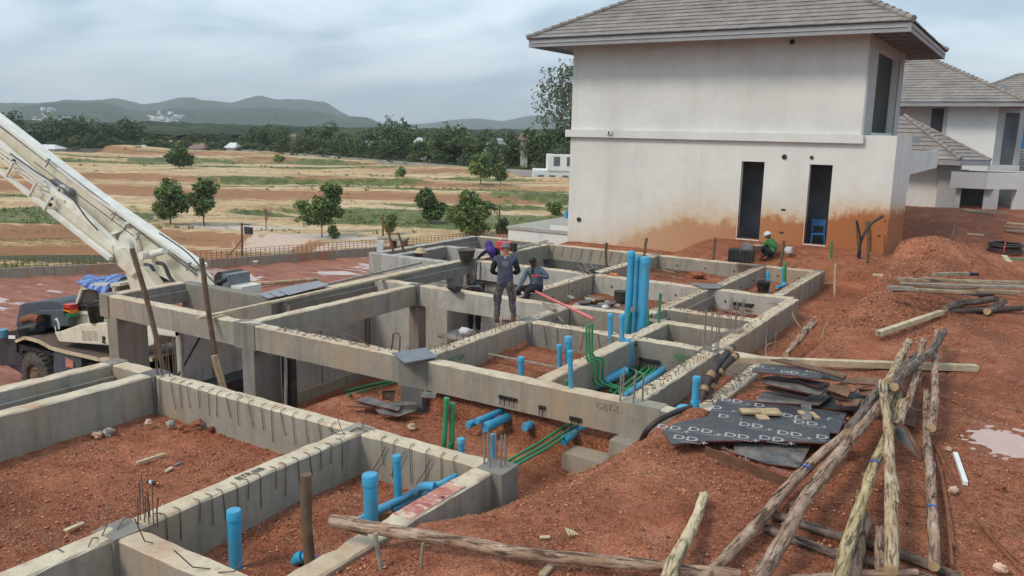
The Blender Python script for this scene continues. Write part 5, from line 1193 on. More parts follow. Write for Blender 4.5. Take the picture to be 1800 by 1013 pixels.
# ---------------------------------------------------------------- fence on its retaining wall
FN = thing('mesh_fence', 'low concrete retaining wall with rusty wire mesh on top along the road', 'fence', (-42, 26, ROAD_Z))
concrete('wall_stained', (.30, .27, .22), stain=(.38, .17, .08), stain_amt=.9)
m = MB()
for a, b in zip(FENCE, FENCE[1:]): m.beam((*a, -4.32), (*b, -4.32), .25, 1.15, 0)
o = m.build('retaining_wall', MAT['wall_stained'], FN); o.location = -Vector(FN.location)
m = MB()
for a, b in zip(FENCE, FENCE[1:]):
    a = Vector((*a, -3.75)); b = Vector((*b, -3.75)); n = int((b-a).length/.28)
    for i in range(n):
        c = a.lerp(b, i/n); m.beam(c, c+Vector((0, 0, .5)), .022, .022, 0, (0, 1, 0))
    for k in range(4): m.beam(a+Vector((0, 0, .06+k*.145)), b+Vector((0, 0, .06+k*.145)), .018, .018, 0)
o = m.build('wire_mesh', MAT['rebar_rust'], FN); o.location = -Vector(FN.location); tag(o, kind='stuff')
# ---------------------------------------------------------------- air
m = MB(); m.box((-9500, -3500, -8.6), (9500, 13000, 520)); hz_o = m.build('haze', None); hz_o.data.materials.clear()
hm = bpy.data.materials.new('haze'); hm.use_nodes = True; hm.node_tree.nodes.clear(); ho = hm.node_tree.nodes.new('ShaderNodeOutputMaterial'); hv = hm.node_tree.nodes.new('ShaderNodeVolumePrincipled')
hv.inputs['Density'].default_value = 1.9e-4; hv.inputs['Color'].default_value = (.88, .955, 1.0, 1); hm.node_tree.links.new(hv.outputs[0], ho.inputs['Volume']); hz_o.data.materials.append(hm); tag(hz_o, 'thin pale haze over the plain and hills', 'haze', kind='stuff')
# ---------------------------------------------------------------- mobile crane on the lower road
CR = thing('mobile_crane', 'cream mobile crane with long raised boom parked on the lower road', 'crane', (-23, 13.4, ROAD_Z))
def CQ(u, v, Y): return PY(u/4.825, 470+v/4.825, Y)
def cpart(name, mb, mats, parent=None, bevel=0, weld=False):
    o = mb.build(name, mats if not isinstance(mats, str) else MAT[mats], parent or CR, bevel=bevel, weld=weld)
    if parent is None: o.location = -Vector(CR.location)
    return o
def slab(name, pts, Y, depth, mat, bevel=0, **k):
    m = MB(); m.extr([CQ(u, v, Y) for u, v in pts], (0, depth, 0)); return cpart(name, m, mat, bevel=bevel)
# carrier
c0 = CQ(325, 845, 12.15); R0 = .76
def wheel(x, y, z, r=R0, w=.42):
    m = MB(); n = 28; prof = [(.50, -.0), (.62, -.02), (.86, .0), (.97, .05), (1.0, .12), (1.0, w-.12), (.97, w-.05), (.86, w), (.5, w)]
    vs = []
    for i in range(n):
        a = 2*math.pi*i/n
        for rr, yy in prof: vs.append((x+r*rr*math.cos(a), y+yy, z+r*rr*math.sin(a)))
    k = len(prof); m.add(vs, [(i*k+j, ((i+1) % n)*k+j, ((i+1) % n)*k+j+1, i*k+j+1) for i in range(n) for j in range(k-1)], 0, True)
    for i in range(n*2):
        a = math.pi*i/n; m.obox((x+r*1.0*math.cos(a), y+w/2+(.08 if i % 2 else -.08), z+r*1.0*math.sin(a)), (math.cos(a)*.022, 0, math.sin(a)*.022), (0, w*.27, 0), (-math.sin(a)*.026, 0, math.cos(a)*.026))
    ty = cpart('wheel', m, 'rubber'); m = MB(); vs = []
    rim = [(.52, .02), (.50, .10), (.40, .13), (.38, .06), (.22, .05), (.20, -.02), (.0, -.03)]; k = len(rim)
    for i in range(n):
        a = 2*math.pi*i/n
        for rr, yy in rim: vs.append((x+r*rr*math.cos(a), y+yy, z+r*rr*math.sin(a)))
    m.add(vs, [(i*k+j, ((i+1) % n)*k+j, ((i+1) % n)*k+j+1, i*k+j+1) for i in range(n) for j in range(k-1)], 0, True)
    for i in range(10): a = 2*math.pi*i/10; m.sphere((x+r*.3*math.cos(a), y+.03, z+r*.3*math.sin(a)), .03, 6, 4, 0)
    o = m.build('rim', MAT['timber_brown'], ty)
ZW = ROAD_Z+R0
wheel(c0.x, 12.0, ZW); wheel(c0.x, 14.6, ZW); wheel(c0.x+4.4, 12.0, ZW); wheel(c0.x+4.4, 14.6, ZW)
m = MB(); m.extr([(c0.x-2.6, 12.25, ZW+.05), (c0.x-1.1, 12.25, ZW-.15), (c0.x-1.0, 12.25, ZW+.6), (c0.x+.9, 12.25, ZW+.7), (c0.x+1.0, 12.25, ZW-.45), (c0.x+3.4, 12.25, ZW-.45), (c0.x+3.5, 12.25, ZW+.6), (c0.x+5.4, 12.25, ZW+.6), (c0.x+5.5, 12.25, ZW-.1), (c0.x+7, 12.25, ZW), (c0.x+7, 12.25, ZW+.85), (c0.x-2.6, 12.25, ZW+.75)], (0, 2.5, 0)); cpart('chassis', m, 'steel_dark')
# curved wing and deck plates
top = [(140, 622), (215, 590), (335, 622), (440, 680), (560, 712), (700, 742), (840, 775), (900, 770), (1050, 775), (1300, 775)]
m = MB(); pts = [CQ(u, v, 12.05) for u, v in top]
for a, b in zip(pts, pts[1:]): m.add([a, b, b+Vector((0, 2.9, 0)), a+Vector((0, 2.9, 0)), a-Vector((0, 0, .06)), b-Vector((0, 0, .06)), b+Vector((0, 2.9, -.06)), a+Vector((0, 2.9, -.06))], [(0, 1, 2, 3), (4, 5, 1, 0), (7, 6, 5, 4), (3, 2, 6, 7)])
cpart('deck', m, 'deck_plate')
m = MB()
for a, b in zip(pts, pts[1:]): m.beam(a+Vector((0, -.02, -.02)), b+Vector((0, -.02, -.02)), .04, .09)
cpart('deck_edge', m, 'timber_pale')
slab('side_box', [(455, 690), (600, 730), (690, 750), (690, 830), (640, 900), (455, 900)], 12.1, .5, 'engine_grey'); m = MB(); q = [CQ(u, v, 12.07) for u, v in ((555, 765), (622, 800), (622, 858), (555, 845))]; m.extr(q, (0, .02, 0)); cpart('reflector', m, 'red_paint')
slab('bumper', [(0, 590), (60, 560), (140, 590), (140, 720), (200, 770), (200, 830), (0, 835)], 12.2, 2.3, 'steel_dark'); slab('battery_box', [(60, 545), (150, 530), (170, 600), (60, 612)], 12.0, .5, 'plastic_black'); m = MB(); q = CQ(22, 590, 12.1); m.tube([q, q+Vector((0, 0, .22))], .16, 12); cpart('air_tank', m, 'roof_blue')
slab('label_plate', [(72, 578), (128, 580), (128, 608), (72, 606)], 11.98, .012, 'pvc_white')
# engine housing
slab('engine_housing', [(135, 490), (165, 322), (200, 305), (430, 284), (500, 292), (572, 345), (578, 500), (400, 520), (135, 505)], 12.75, 1.7, 'engine_grey', bevel=.04)
slab('engine_cover', [(270, 395), (330, 370), (560, 360), (575, 400), (575, 500), (440, 505), (430, 410)], 12.5, .24, 'engine_grey', bevel=.03)
m = MB(); a, b = CQ(200, 540, 12.45), CQ(345, 505, 12.45); m.tube([a, b], .16, 14); m.tube([a-(b-a)*.05, a], .18, 14); cpart('air_filter', m, 'steel_dark'); m = MB(); m.tube([CQ(200, 450, 12.5), CQ(270, 425, 12.5), CQ(340, 440, 12.5)], .12, 12); cpart('exhaust', m, 'rust')
m = MB(); m.tube(smooth_path([CQ(470, 445, 12.3), CQ(482, 440, 12.3), CQ(498, 480, 12.3), CQ(500, 525, 12.3)]), .025, 8); m.tube([CQ(468, 500, 12.3), CQ(475, 545, 12.3)], .02, 8); cpart('handrail', m, 'crane_light')
# superstructure
slab('side_panel', [(500, 632), (460, 552), (520, 540), (680, 482), (880, 470), (1160, 508), (1162, 680), (900, 662)], 12.2, .75, 'crane_cream', bevel=.03)
slab('turret_body', [(1175, 430), (1300, 470), (1530, 545), (1530, 600), (1330, 575), (1300, 660), (1240, 680), (1165, 680)], 12.35, 1.6, 'crane_light', bevel=.04)
m = MB()
for r in range(6):
    for c in range(3): a = CQ(692+c*47, 541+r*14.5, 12.19); b = CQ(692+c*47+40, 541+r*14.5+8+1.5, 12.19); m.add([a, (b.x, a.y, a.z-.01), b, (a.x, a.y, b.z+.01)], [(0, 3, 2, 1)])
cpart('vent_grille', m, 'plastic_black')
slab('sign_panel', [(1045, 425), (1170, 440), (1165, 508), (1045, 500)], 12.45, .12, 'steel_dark')
m = MB(); add_text(m, 'ST', .30, CQ(1088, 455, 12.44), (1, 0, -.05), (0, 0, 1), 0, .018); cpart('lettering', m, 'pvc_white')
m = MB(); add_text(m, '250', .16, CQ(1104, 628, 12.19), (1, 0, -.05), (0, 0, 1), 0, .004); cpart('lettering', m, 'print_black'); m = MB(); add_text(m, 'g', .34, CQ(878, 605, 12.19), (1, 0, -.05), (0, 0, 1), 0, .02); cpart('lettering', m, 'print_black')
m = MB(); m.tube([CQ(1070, 645, 12.19), CQ(1120, 642, 12.19), CQ(1135, 622, 12.19)], .008, 5); cpart('lettering', m, 'print_black')
slab('cab_base', [(575, 430), (640, 400), (880, 410), (900, 480), (680, 484), (575, 505)], 12.9, 1.2, 'crane_cream', bevel=.03)
# cab: frame bars, glazing, roof
cab = [(632, 378), (700, 178), (975, 160), (960, 400)]; m = MB()
for Y in (12.85, 14.0):
    q = [CQ(u, v, 12.85)+Vector((0, Y-12.85, 0)) for u, v in cab]
    for a, b in ((0, 1), (1, 2), (0, 3), (2, 3)): m.beam(q[a], q[b], .08, .08, 0, (0, 1, 0))
    m.beam(q[0].lerp(q[1], .28), q[3].lerp(q[2], .28), .05, .05, 1, (0, 1, 0)); m.beam(q[0].lerp(q[3], .62), q[1].lerp(q[2], .5), .06, .06, 1, (0, 1, 0))
q = [CQ(u, v, 12.85) for u, v in cab]
for a in q[:2]: m.beam(a, a+Vector((0, 1.15, 0)), .08, .08)
cpart('cab_frame', m, [MAT['crane_cream'], MAT['steel_dark']])
m = MB(); m.extr([p+Vector((.03, .03, .02)) for p in q], (0, .02, 0)); cpart('cab_window', m, 'glass_dark'); m = MB(); m.extr([p+Vector((.03, 1.1, .02)) for p in q], (0, .02, 0)); cpart('cab_window', m, 'glass_dark')
m = MB(); m.extr([q[1]+Vector((-.05, -.05, .04)), q[2]+Vector((.3, -.05, .04)), q[2]+Vector((.3, -.05, .12)), q[1]+Vector((0, -.05, .12))], (0, 1.3, 0)); cpart('cab_roof', m, 'crane_cream')
m = MB(); a = CQ(770, 300, 13.4); m.box((a.x-.25, 13.2, a.z-.7), (a.x+.25, 13.7, a.z-.45)); m.box((a.x+.15, 13.2, a.z-.5), (a.x+.25, 13.7, a.z+.1)); cpart('seat', m, 'plastic_black')
for k, mt in enumerate(('lamp_red', 'amber', 'lamp_green')): m = MB(); a = CQ(595, 335+k*30, 12.6); m.box((a.x-.15, 12.5, a.z-.07), (a.x+.13, 12.75, a.z+.075)); cpart('signal_lamp', m, mt)
slab('cab_side', [(860, 150), (1080, 60), (1160, 200), (1300, 250), (1180, 440), (975, 420), (975, 165)], 13.7, .5, 'crane_cream')
# boom, telescoped sections (pixel rows give the edges in the plane of the boom)
def BQ(px, py, Y): return PY(px, py, Y)
def boomplate(name, edge_t, edge_b, Y, w, mat, bevel=.03): m = MB(); m.extr([BQ(*p_, Y) for p_ in edge_t]+[BQ(*p_, Y) for p_ in reversed(edge_b)], (0, w, 0)); return cpart(name, m, mat, bevel=bevel)
boomplate('boom', [(-260, 16), (0, 220), (160, 345), (342, 474), (366, 496)], [(-260, 60), (0, 262), (110, 356), (205, 440), (262, 476), (330, 510), (366, 508)], 13.3, .30, 'crane_cream')
boomplate('boom_rail', [(-260, 10), (0, 214), (160, 339), (344, 467)], [(-260, 16), (0, 220), (160, 345), (344, 473)], 13.25, .36, 'crane_light', 0)
m = MB(); 
for off in (7, 13): m.beam(BQ(-200, 58+off, 13.27), BQ(345, 470+off, 13.27), .03, .035)
cpart('boom_seam', m, 'steel_grey')
# side-stowed jib
boomplate('jib', [(-260, 40), (0, 251), (83, 324), (145, 374), (204, 430), (212, 440)], [(-260, 62), (0, 266), (80, 337), (138, 388), (196, 442), (205, 450)], 12.95, .16, 'crane_light')
boomplate('jib_rail', [(-260, 105), (0, 300), (193, 452)], [(-260, 112), (0, 307), (190, 459)], 12.72, .12, 'crane_light', .01)
boomplate('jib_box', [(60, 310), (95, 342), (112, 352), (112, 358), (150, 388), (196, 432), (200, 448), (190, 449)], [(60, 345), (90, 368), (108, 384), (140, 410), (170, 435), (185, 447), (188, 448), (189, 449)], 12.9, .10, 'crane_cream')
m = MB()
for k in range(4): m.beam(BQ(-150, 140+k*9, 12.85), BQ(78+k*3, 318+k*9, 12.85), .05, .035)
cpart('jib_tube', m, 'crane_light')
m = MB()
for px, py in ((24, 285), (64, 320), (90, 345)): m = MB(); m.beam(BQ(px, py, 12.7), BQ(px-13, py+24, 12.7), .07, .05, 0, (0, 1, 0)); cpart('jib_clamp', m, 'crane_light')
for px, py in ((24, 283), (12, 309), (90, 349), (88, 360)): m = MB(); m.sphere(BQ(px, py, 12.78), .06, 8, 6); cpart('jib_roller', m, 'steel_dark')
m = MB(); a = BQ(112, 333, 13.15); m.tube([a, a+Vector((0, -.12, 0))], .135, 18); cpart('sheave', m, 'crane_light'); m = MB(); m.tube([a+Vector((0, -.122, 0)), a+Vector((0, -.15, 0))], .05, 10); m.obox(BQ(102, 333, 13.25), (.22, 0, -.1), (0, .1, 0), (.1, 0, .2)); m.sphere(BQ(124, 338, 13.2), .13, 8, 6); cpart('sheave_bracket', m, 'steel_grey')
a = BQ(231, 431, 13.28)
for r_, d_, mt in ((.46, .08, 'crane_cream'), (.40, .10, 'crane_light'), (.34, .07, 'crane_cream'), (.27, .22, 'crane_light')): m = MB(); m.tube([a+Vector((0, .02, 0)), a-Vector((0, d_, 0))], r_, 26); cpart('pivot_boss', m, mt)
m = MB(); a = BQ(268, 447, 13.3); m.tube([a, a+Vector((0, -.35, 0))], .11, 14); cpart('boss', m, 'crane_light'); m = MB(); m.tube([BQ(268, 447, 13.0), BQ(290, 441, 13.0)], .09, 12); cpart('boss_arm', m, 'crane_light')
m = MB(); m.beam(BQ(196, 412, 13.2), BQ(216, 404, 13.2), .08, .14, 0, (0, 1, 0)); m.beam(BQ(216, 404, 13.2), BQ(223, 392, 13.2), .08, .1, 0, (0, 1, 0)); cpart('bracket', m, 'crane_light')
m = MB(); m.extr([BQ(200, 440, 12.9), BQ(212, 436, 12.9), BQ(240, 478, 12.9), BQ(230, 487, 12.9), BQ(205, 466, 12.9)], (0, .4, 0)); m.extr([BQ(218, 470, 13), BQ(250, 470, 13), BQ(285, 520, 13), BQ(232, 520, 13)], (0, .3, 0)); cpart('jib_foot', m, 'crane_cream', bevel=.02)
m = MB(); m.extr([BQ(252, 463, 13.2), BQ(262, 466, 13.2), BQ(280, 498, 13.2), BQ(262, 500, 13.2)], (0, .5, 0)); cpart('hydraulic_ram', m, 'engine_grey'); m = MB(); m.tube([BQ(262, 478, 13.5), BQ(215, 560, 13.5)], .16, 14); cpart('hydraulic_ram', m, 'crane_light')
for pts, r_ in (([(18, 270), (60, 300), (92, 320), (118, 338), (132, 355), (152, 383), (172, 405)], .022), ([(276, 462), (288, 466), (297, 485), (304, 495), (312, 501)], .05), ([(206, 450), (222, 468), (236, 480)], .035), ([(280, 410), (330, 445), (365, 485), (385, 505)], .018), ([(60, 285), (150, 352), (235, 415)], .012)):
    m = MB(); m.tube(smooth_path([BQ(x, y, 12.72 if r_ < .03 else 12.95) for x, y in pts]), r_, 7); cpart('hose', m, 'tube_black')
for px, py in ((80, 284), (196, 378), (240, 412), (328, 466)): m = MB(); m.tube(smooth_path([BQ(px, py, 13.2), BQ(px+8, py-4, 13.1), BQ(px, py+10, 13.15)]), .018, 6); cpart('hook', m, 'steel_grey')
# winch at the boom foot
m = MB(); m.extr([BQ(360, 488, 12.9), BQ(375, 485, 12.9), BQ(378, 512, 12.9), BQ(362, 512, 12.9)], (0, .5, 0)); cpart('winch_side', m, 'crane_light'); m = MB(); a = BQ(388, 495, 12.9); m.tube([a, a+Vector((0, .6, 0))], .24, 16); m.tube([a+Vector((-.1, -.05, -.05)), a+Vector((.3, -.05, .1))], .05, 7); cpart('winch_drum', m, 'tube_black')
m = MB(); m.box((a.x+.12, 12.85, a.z-.3), (a.x+.34, 13.5, a.z+.2)); cpart('winch_motor', m, 'steel_grey'); m = MB(); q = BQ(410, 510, 12.9); m.box((q.x-.25, 12.9, q.z-.3), (q.x+.3, 13.5, q.z+.1)); cpart('tail_box', m, 'crane_light')
# striped tarpaulin thrown over the cab roof
def sheet(name, grid, mat, parent, thick=.012, wob=.0):
    """grid: rows of points"""
    ny, nx = len(grid), len(grid[0]); G = [[Vector(p) for p in r] for r in grid]
    for s in range(2):      # refine by two
        H = []
        for r in G:
            o = []
            for a, b in zip(r, r[1:]): o += [a, (a+b)/2]
            H.append(o+[r[-1]])
        K = []
        for a, b in zip(H, H[1:]): K += [a, [(p+q)/2 for p, q in zip(a, b)]]
        G = K+[H[-1]]
    m = MB(); ny, nx = len(G), len(G[0]); vs = [p+Vector((noise.noise(p*3.1), noise.noise(p*3.3+Vector((5, 0, 0))), noise.noise(p*4.1+Vector((0, 9, 0)))))*wob for r in G for p in r]
    m.add(vs, [(i*nx+j, i*nx+j+1, (i+1)*nx+j+1, (i+1)*nx+j) for i in range(ny-1) for j in range(nx-1)], 0, True)
    return m.build(name, MAT[mat], parent)
T = [[CQ(u, v, y) for u, v, y in r] for r in (
    [(760, 66, 13.6), (840, 74, 13.7), (930, 70, 13.7), (1010, 62, 13.7), (1080, 60, 13.7)],
    [(700, 84, 13.1), (800, 88, 13.2), (900, 96, 13.2), (980, 92, 13.3), (1050, 80, 13.4)],
    [(628, 128, 12.7), (740, 150, 12.75), (850, 160, 12.75), (930, 150, 12.8), (980, 120, 13.0)],
    [(660, 140, 12.66), (790, 190, 12.68), (850, 215, 12.68), (925, 190, 12.72), (950, 150, 12.9)],
    [(740, 168, 12.64), (830, 215, 12.64), (862, 262, 12.64), (905, 225, 12.70), (930, 180, 12.85)])]
tp = sheet('tarpaulin', T, 'striped_cloth', None, wob=.09); tag(tp, 'blue striped tarpaulin thrown over the roof of the crane cab', 'tarpaulin')
# bucket left on the crane's side panel
def bucket(px, py, z, r, h, label, mat='plastic_black', Y=None, handle=True, p=None, rb=.74):
    p = p or (PY(px, py, Y) if Y else P(px, py, z)); b = thing('bucket', label, 'bucket', p); m = MB(); n = 20; vs = []
    prof = [(0, 0), (rb, 0), (.99, h/r), (1.06, h/r), (1.06, h/r+.05), (.97, h/r+.05), (rb*.94, .08), (0, .08)]
    for i in range(n):
        a = 2*math.pi*i/n
        for q_, z_ in prof: vs.append((r*q_*math.cos(a), r*q_*math.sin(a), z_*r))
    k = len(prof); m.add(vs, [(i*k+j, ((i+1) % n)*k+j, ((i+1) % n)*k+j+1, i*k+j+1) for i in range(n) for j in range(k-1)], 0, True); m.build('pail_or_block', MAT[mat], b)
    if handle: m = MB(); m.tube(smooth_path([(-r, 0, h), (-r*.8, r*.5, h+r*.25), (0, r*.8, h+r*.3), (r*.8, r*.5, h+r*.25), (r, 0, h)], 4), .008, 6); m.build('handle', MAT['rebar_grey'], b)
    return b
bucket(0, 0, 0, .23, .48, 'black bucket standing on the cream side panel of the crane', p=CQ(822, 466, 12.3))
# ---------------------------------------------------------------- pipes
def depth(p): return (Vector(p)-CAM_POS).dot(FWD)
def vtop(base, px, py):          # point roughly above base that shows at (px, py): plane through base facing the camera, sideways lean allowed
    d = ray(px, py); n = Vector((FWD.x, FWD.y, 0)).normalized(); t = (Vector(base)-CAM_POS).dot(n)/d.dot(n); return CAM_POS+d*t
def pipe_thing(name, label, cat, base, pts, r, mat, group=None, caps=(), elbows=(), n=14):
    """pts are world points; parts: pipe, collars/caps and elbows"""
    t_ = thing(name, label, cat, base, 0, group); b = Vector(base); L = [Vector(p)-b for p in pts]
    m = MB(); m.tube(L, r, n, 0); m.build('pipe', MAT[mat], t_)
    for (a, c) in caps: m = MB(); a, c = Vector(a)-b, Vector(c)-b; m.tube([a, a.lerp(c, .9), c], [r*1.13, r*1.13, r*1.02], n, 0); m.build('cap', MAT[mat], t_)
    for e_ in elbows: m = MB(); m.tube([Vector(p)-b for p in e_], r*1.22, n, 0); m.build('elbow', MAT[mat], t_)
    return t_
def stand(top, bot, z, wpx, label, mat='pvc_blue', ext=.25, name='standing_pipe', group=None, ring=None, cap=True, cat='pipe'):
    b = P(*bot, z); tp_ = vtop(b, *top); r = wpx/2*depth(b)/FPX; d = (tp_-b).normalized(); caps = [(tp_-d*r*1.5, tp_+d*.004)] if cap else []
    t_ = pipe_thing(name, label, cat, b, [b-d*ext, b+(tp_-b)*.5, tp_], r, mat, group, caps)
    if ring: m = MB(); q = b.lerp(tp_, ring)-b; m.tube([q-d*r*.5, q+d*r*.5], r*1.14, 14); m.build('collar', MAT[mat], t_)
    return t_
stand((411, 897), (415, 1012), -.62, 23, 'capped blue pipe standing nearest to the bottom left, beside the stake')
stand((650, 834), (653, 925), -.42, 25, 'thick capped blue pipe standing in front of the log end', ext=.4)
stand((697, 801), (701, 897), -.5, 14, 'slim capped blue pipe behind the thick one, in the front bay', ext=.3)
stand((810, 771), (811, 828), -.35, 13, 'short capped blue pipe next to the tall green pair')
stand((866, 763), (866, 806), .0, 7, 'thin blue pipe among the starter bars of the front corner', ext=.4, cap=False)
stand((916, 628), (916, 664), -.47, 11, 'small capped blue pipe alone in the soil bay')
stand((983, 606), (984, 650), -.4, 9, 'thin blue pipe in the soil bay left of the thicker capped one', ext=.4)
stand((999, 592), (1000, 644), -.35, 13, 'capped blue pipe by the green elbows, thickest of three', ext=.4)
stand((1002, 617), (1004, 682), .0, 9, 'blue pipe rising from the beam top in front of the thick capped one', ext=.5)
stand((1073, 552), (1073, 606), -.2, 9, 'blue pipe left of the one with a swan neck bend', ext=.4)
stand((1110, 442), (1103, 563), .0, 12, 'tallest of the four big leaning blue pipes, leftmost', ext=.5, cap=True, name='riser_pipe')
stand((1119, 450), (1114, 563), .0, 11, 'second of the four big leaning blue pipes', ext=.5, name='riser_pipe'); stand((1129, 456), (1123, 564), .0, 8, 'third and thinnest of the four big leaning blue pipes, half hidden', ext=.5, cap=False, name='riser_pipe')
stand((1135, 452), (1130, 566), .0, 16, 'rightmost and thickest of the four big leaning blue pipes', ext=.5, name='riser_pipe')
stand((1350, 478), (1350, 516), -.4, 6, 'thin blue pipe behind the bucket in the far bay'); stand((1377, 470), (1376, 502), -.35, 5, 'thin blue pipe beside the green one in the far right bay')
b = P(1370, 504, -.35); pipe_thing('pipe_bend', 'short blue pipe bend at the foot of the far right pipe', 'pipe', b, [P(1366, 505, -.3), P(1376, 503, -.32)], .05, 'pvc_blue', elbows=[[P(1374, 503, -.3), P(1378, 502, -.28), P(1378, 499, -.25)]])
# trap at the right
b = P(1221, 716, .02); tp_ = vtop(b, 1225, 662); r = .052
t_ = pipe_thing('standing_pipe', 'blue pipe with an elbow trap at its foot beside the black hoses', 'pipe', b, [b, tp_], r, 'pvc_blue', caps=[(tp_-Vector((0, 0, .08)), tp_)], elbows=[smooth_path([b+Vector((0, 0, .10)), b+Vector((0, 0, -.06)), b+Vector((-.06, -.06, -.10))], 4), smooth_path([b+Vector((-.03, -.05, -.05)), b+Vector((-.12, -.08, -.02)), b+Vector((-.19, -.09, -.05)), b+Vector((-.21, -.09, -.14))], 4)])
# run of pipes along the lower beam with two bends
def run(name, label, pts, wpx, mat='pvc_blue', elb=(), caps=(), cat='pipe', z=None, n=12, group=None):
    W_ = [P(*q) for q in pts]; r = wpx/2*depth(W_[0])/FPX; b = W_[0].copy()
    return pipe_thing(name, label, cat, b, W_, r, mat, group, caps=[(W_[i], W_[i]+(W_[i]-W_[j]).normalized()*-.10) for i, j in caps], elbows=[[P(*q) for q in e_] for e_ in elb], n=n)
run('drain_pipe', 'blue drain pipe with two bends running along the buried front beam', [(625, 918, -.42), (668, 895, -.38), (700, 880, -.36), (735, 862, -.33), (748, 856, -.22), (775, 852, -.16), (800, 838, -.16)], 14, elb=[[(655, 903, -.38), (668, 896, -.36), (682, 890, -.36)], [(733, 866, -.33), (741, 856, -.24), (752, 855, -.18), (764, 856, -.17)]])
run('drain_pipe', 'short blue drain stub below the thicker run', [(690, 897, -.44), (728, 878, -.42), (760, 862, -.40)], 9)
run('drain_pipe', 'blue elbow poking out of the soil behind the brown stake', [(521, 988, -.55), (527, 981, -.46), (537, 978, -.44), (552, 984, -.5)], 17, elb=[[(521, 987, -.54), (525, 981, -.46), (532, 979, -.44)]])
# bundle coming out from under the raised beam
def under(p0, p1, wpx, label, black=False):
    a = P(*p0); c = P(*p1); d = (c-a).normalized(); r = wpx/2*depth(a)/FPX; b = a
    t_ = pipe_thing('drain_pipe', label, 'pipe', b, [a+d*.01, c+d*1.2], r, 'pvc_blue', caps=[(a+d*.14, a)]); return t_
under((822, 748, -.72), (905, 712, -.70), 12, 'blue drain pipe furthest left under the raised beam'); under((838, 741, -.60), (900, 714, -.6), 11, 'upper blue drain pipe lying over the leftmost one')
under((852, 752, -.70), (940, 712, -.68), 17, 'thickest blue drain pipe, second from the left under the raised beam'); under((922, 752, -.72), (975, 727, -.7), 14, 'blue drain pipe by the orange puddle under the raised beam'); under((990, 776, -.70), (1045, 738, -.68), 15, 'blue drain pipe beside the green water pipes under the raised beam')
# pipe cell of the main block
run('drain_pipe', 'long blue drain sloping down through the pipe bay', [(1100, 652, -.42), (1060, 672, -.52), (1000, 700, -.58)], 16); run('drain_pipe', 'blue drain along the right side of the pipe bay', [(1166, 650, -.5), (1135, 672, -.55), (1085, 705, -.6)], 13)
a = P(1092, 600, 0.0); z0 = a.z
W_ = [vtop(a, 1093, 553), vtop(a, 1093, 594), vtop(a, 1095, 600), vtop(a, 1104, 601), vtop(a, 1107, 607), vtop(a, 1106, 635), vtop(a, 1104, 645), vtop(a, 1098, 653)]
pipe_thing('standing_pipe', 'blue pipe with a swan neck bend hanging over the beam into the pipe bay', 'pipe', a, smooth_path(W_, 3), .048, 'pvc_blue', caps=[(W_[0]-Vector((0, 0, .09)), W_[0])], elbows=[smooth_path(W_[1:5], 3), [W_[5]+Vector((0, 0, .18)), W_[5]+Vector((0, 0, .12))], smooth_path(W_[5:], 3)])
# green pressure pipes
stand((785, 700), (777, 845), -.50, 9, 'left one of the tall green pair standing on the front beam', 'pvc_green', .2, 'water_pipe'); stand((796, 709), (793, 830), -.40, 9, 'right one of the tall green pair standing on the front beam', 'pvc_green', .2, 'water_pipe'); stand((791, 780), (785, 838), -.44, 7, 'short green pipe between the tall green pair', 'pvc_green', .2, 'water_pipe', cap=False)
for k, (a, c) in enumerate((((884, 815), (1003, 743)), ((886, 823), (1012, 748)), ((887, 829), (1020, 752)))): run('water_pipe', ('uppermost', 'middle', 'lowest')[k]+' of three green pipes running under the raised beam to the front corner', [(a[0]-60, a[1]+28, -.62), (*a, -.55), ((a[0]+c[0])/2, (a[1]+c[1])/2+2, -.62), (*c, -.66), (c[0]+50, c[1]-30, -.66)], 6, 'pvc_green', n=8)
stand((996, 668), (998, 738), -.66, 6, 'green pipe standing against the raised beam beside the hanger plate', 'pvc_green', .1, 'water_pipe')
run('water_pipe', 'upper green pipe lying by the corner column heap', [(607, 688, on(607, 688).z+.12), (650, 677, on(650, 677).z+.12), (704, 667, on(700, 668).z+.10)], 5.5, 'pvc_green', n=8); run('water_pipe', 'lower green pipe lying by the corner column heap', [(612, 694, on(612, 694).z+.10), (655, 683, on(655, 683).z+.10), (696, 672, on(694, 672).z+.08)], 5.5, 'pvc_green', n=8)
for k, (x, dy_) in enumerate(((1031, 573), (1036, 571), (1041, 568))):
    a = P(1052+k*7, 700-k*0, -.5); a = P(1040+k*6, 632-k*3, .05); q = lambda px, py: vtop(a, px, py); ex = k*7
    pts = [q(x, dy_), q(x, 628-k*3), q(x+3, 634-k*3), q(x+12+k*3, 636-k*3), q(x+14+k*3, 642-k*3), q(x+12+k*3, 668-k*2), q(x+17+k*3, 676-k*2)]
    e_ = P(1062+ex*1.4, 678+k*1, -.45); pts += [P(1070+ex*2.2, 684+k*2-3, -.5), P(1074+ex*2.2, 690+k*2, -.56)]
    pipe_thing('water_pipe', 'green pipe bending over the pipe bay wall, '+('left', 'middle', 'right')[k]+' of three', 'pipe', a, pts, .020, 'pvc_green', caps=[(pts[0]-Vector((0, 0, .05)), pts[0])], elbows=[pts[1:3], pts[3:5], pts[5:7]], n=8)
for k, (a, c, mt) in enumerate((((1128, 640), (1070, 690), 'pipe_green_dark'), ((1138, 643), (1078, 694), 'pvc_green'), ((1146, 646), (1088, 697), 'pvc_green'), ((1152, 649), (1096, 700), 'pvc_green'))): run('water_pipe', ('dark green', 'first bright green', 'second bright green', 'outer green')[k]+' pipe on the floor of the pipe bay', [(*a, -.5), (*c, -.58), (c[0]-30, c[1]+25, -.6)], 5.5, mt, n=8)
run('water_pipe', 'thin green branch crossing the pipe bay', [(1105, 647, -.45), (1120, 653, -.5), (1136, 660, -.52)], 4, 'pvc_green', n=8)
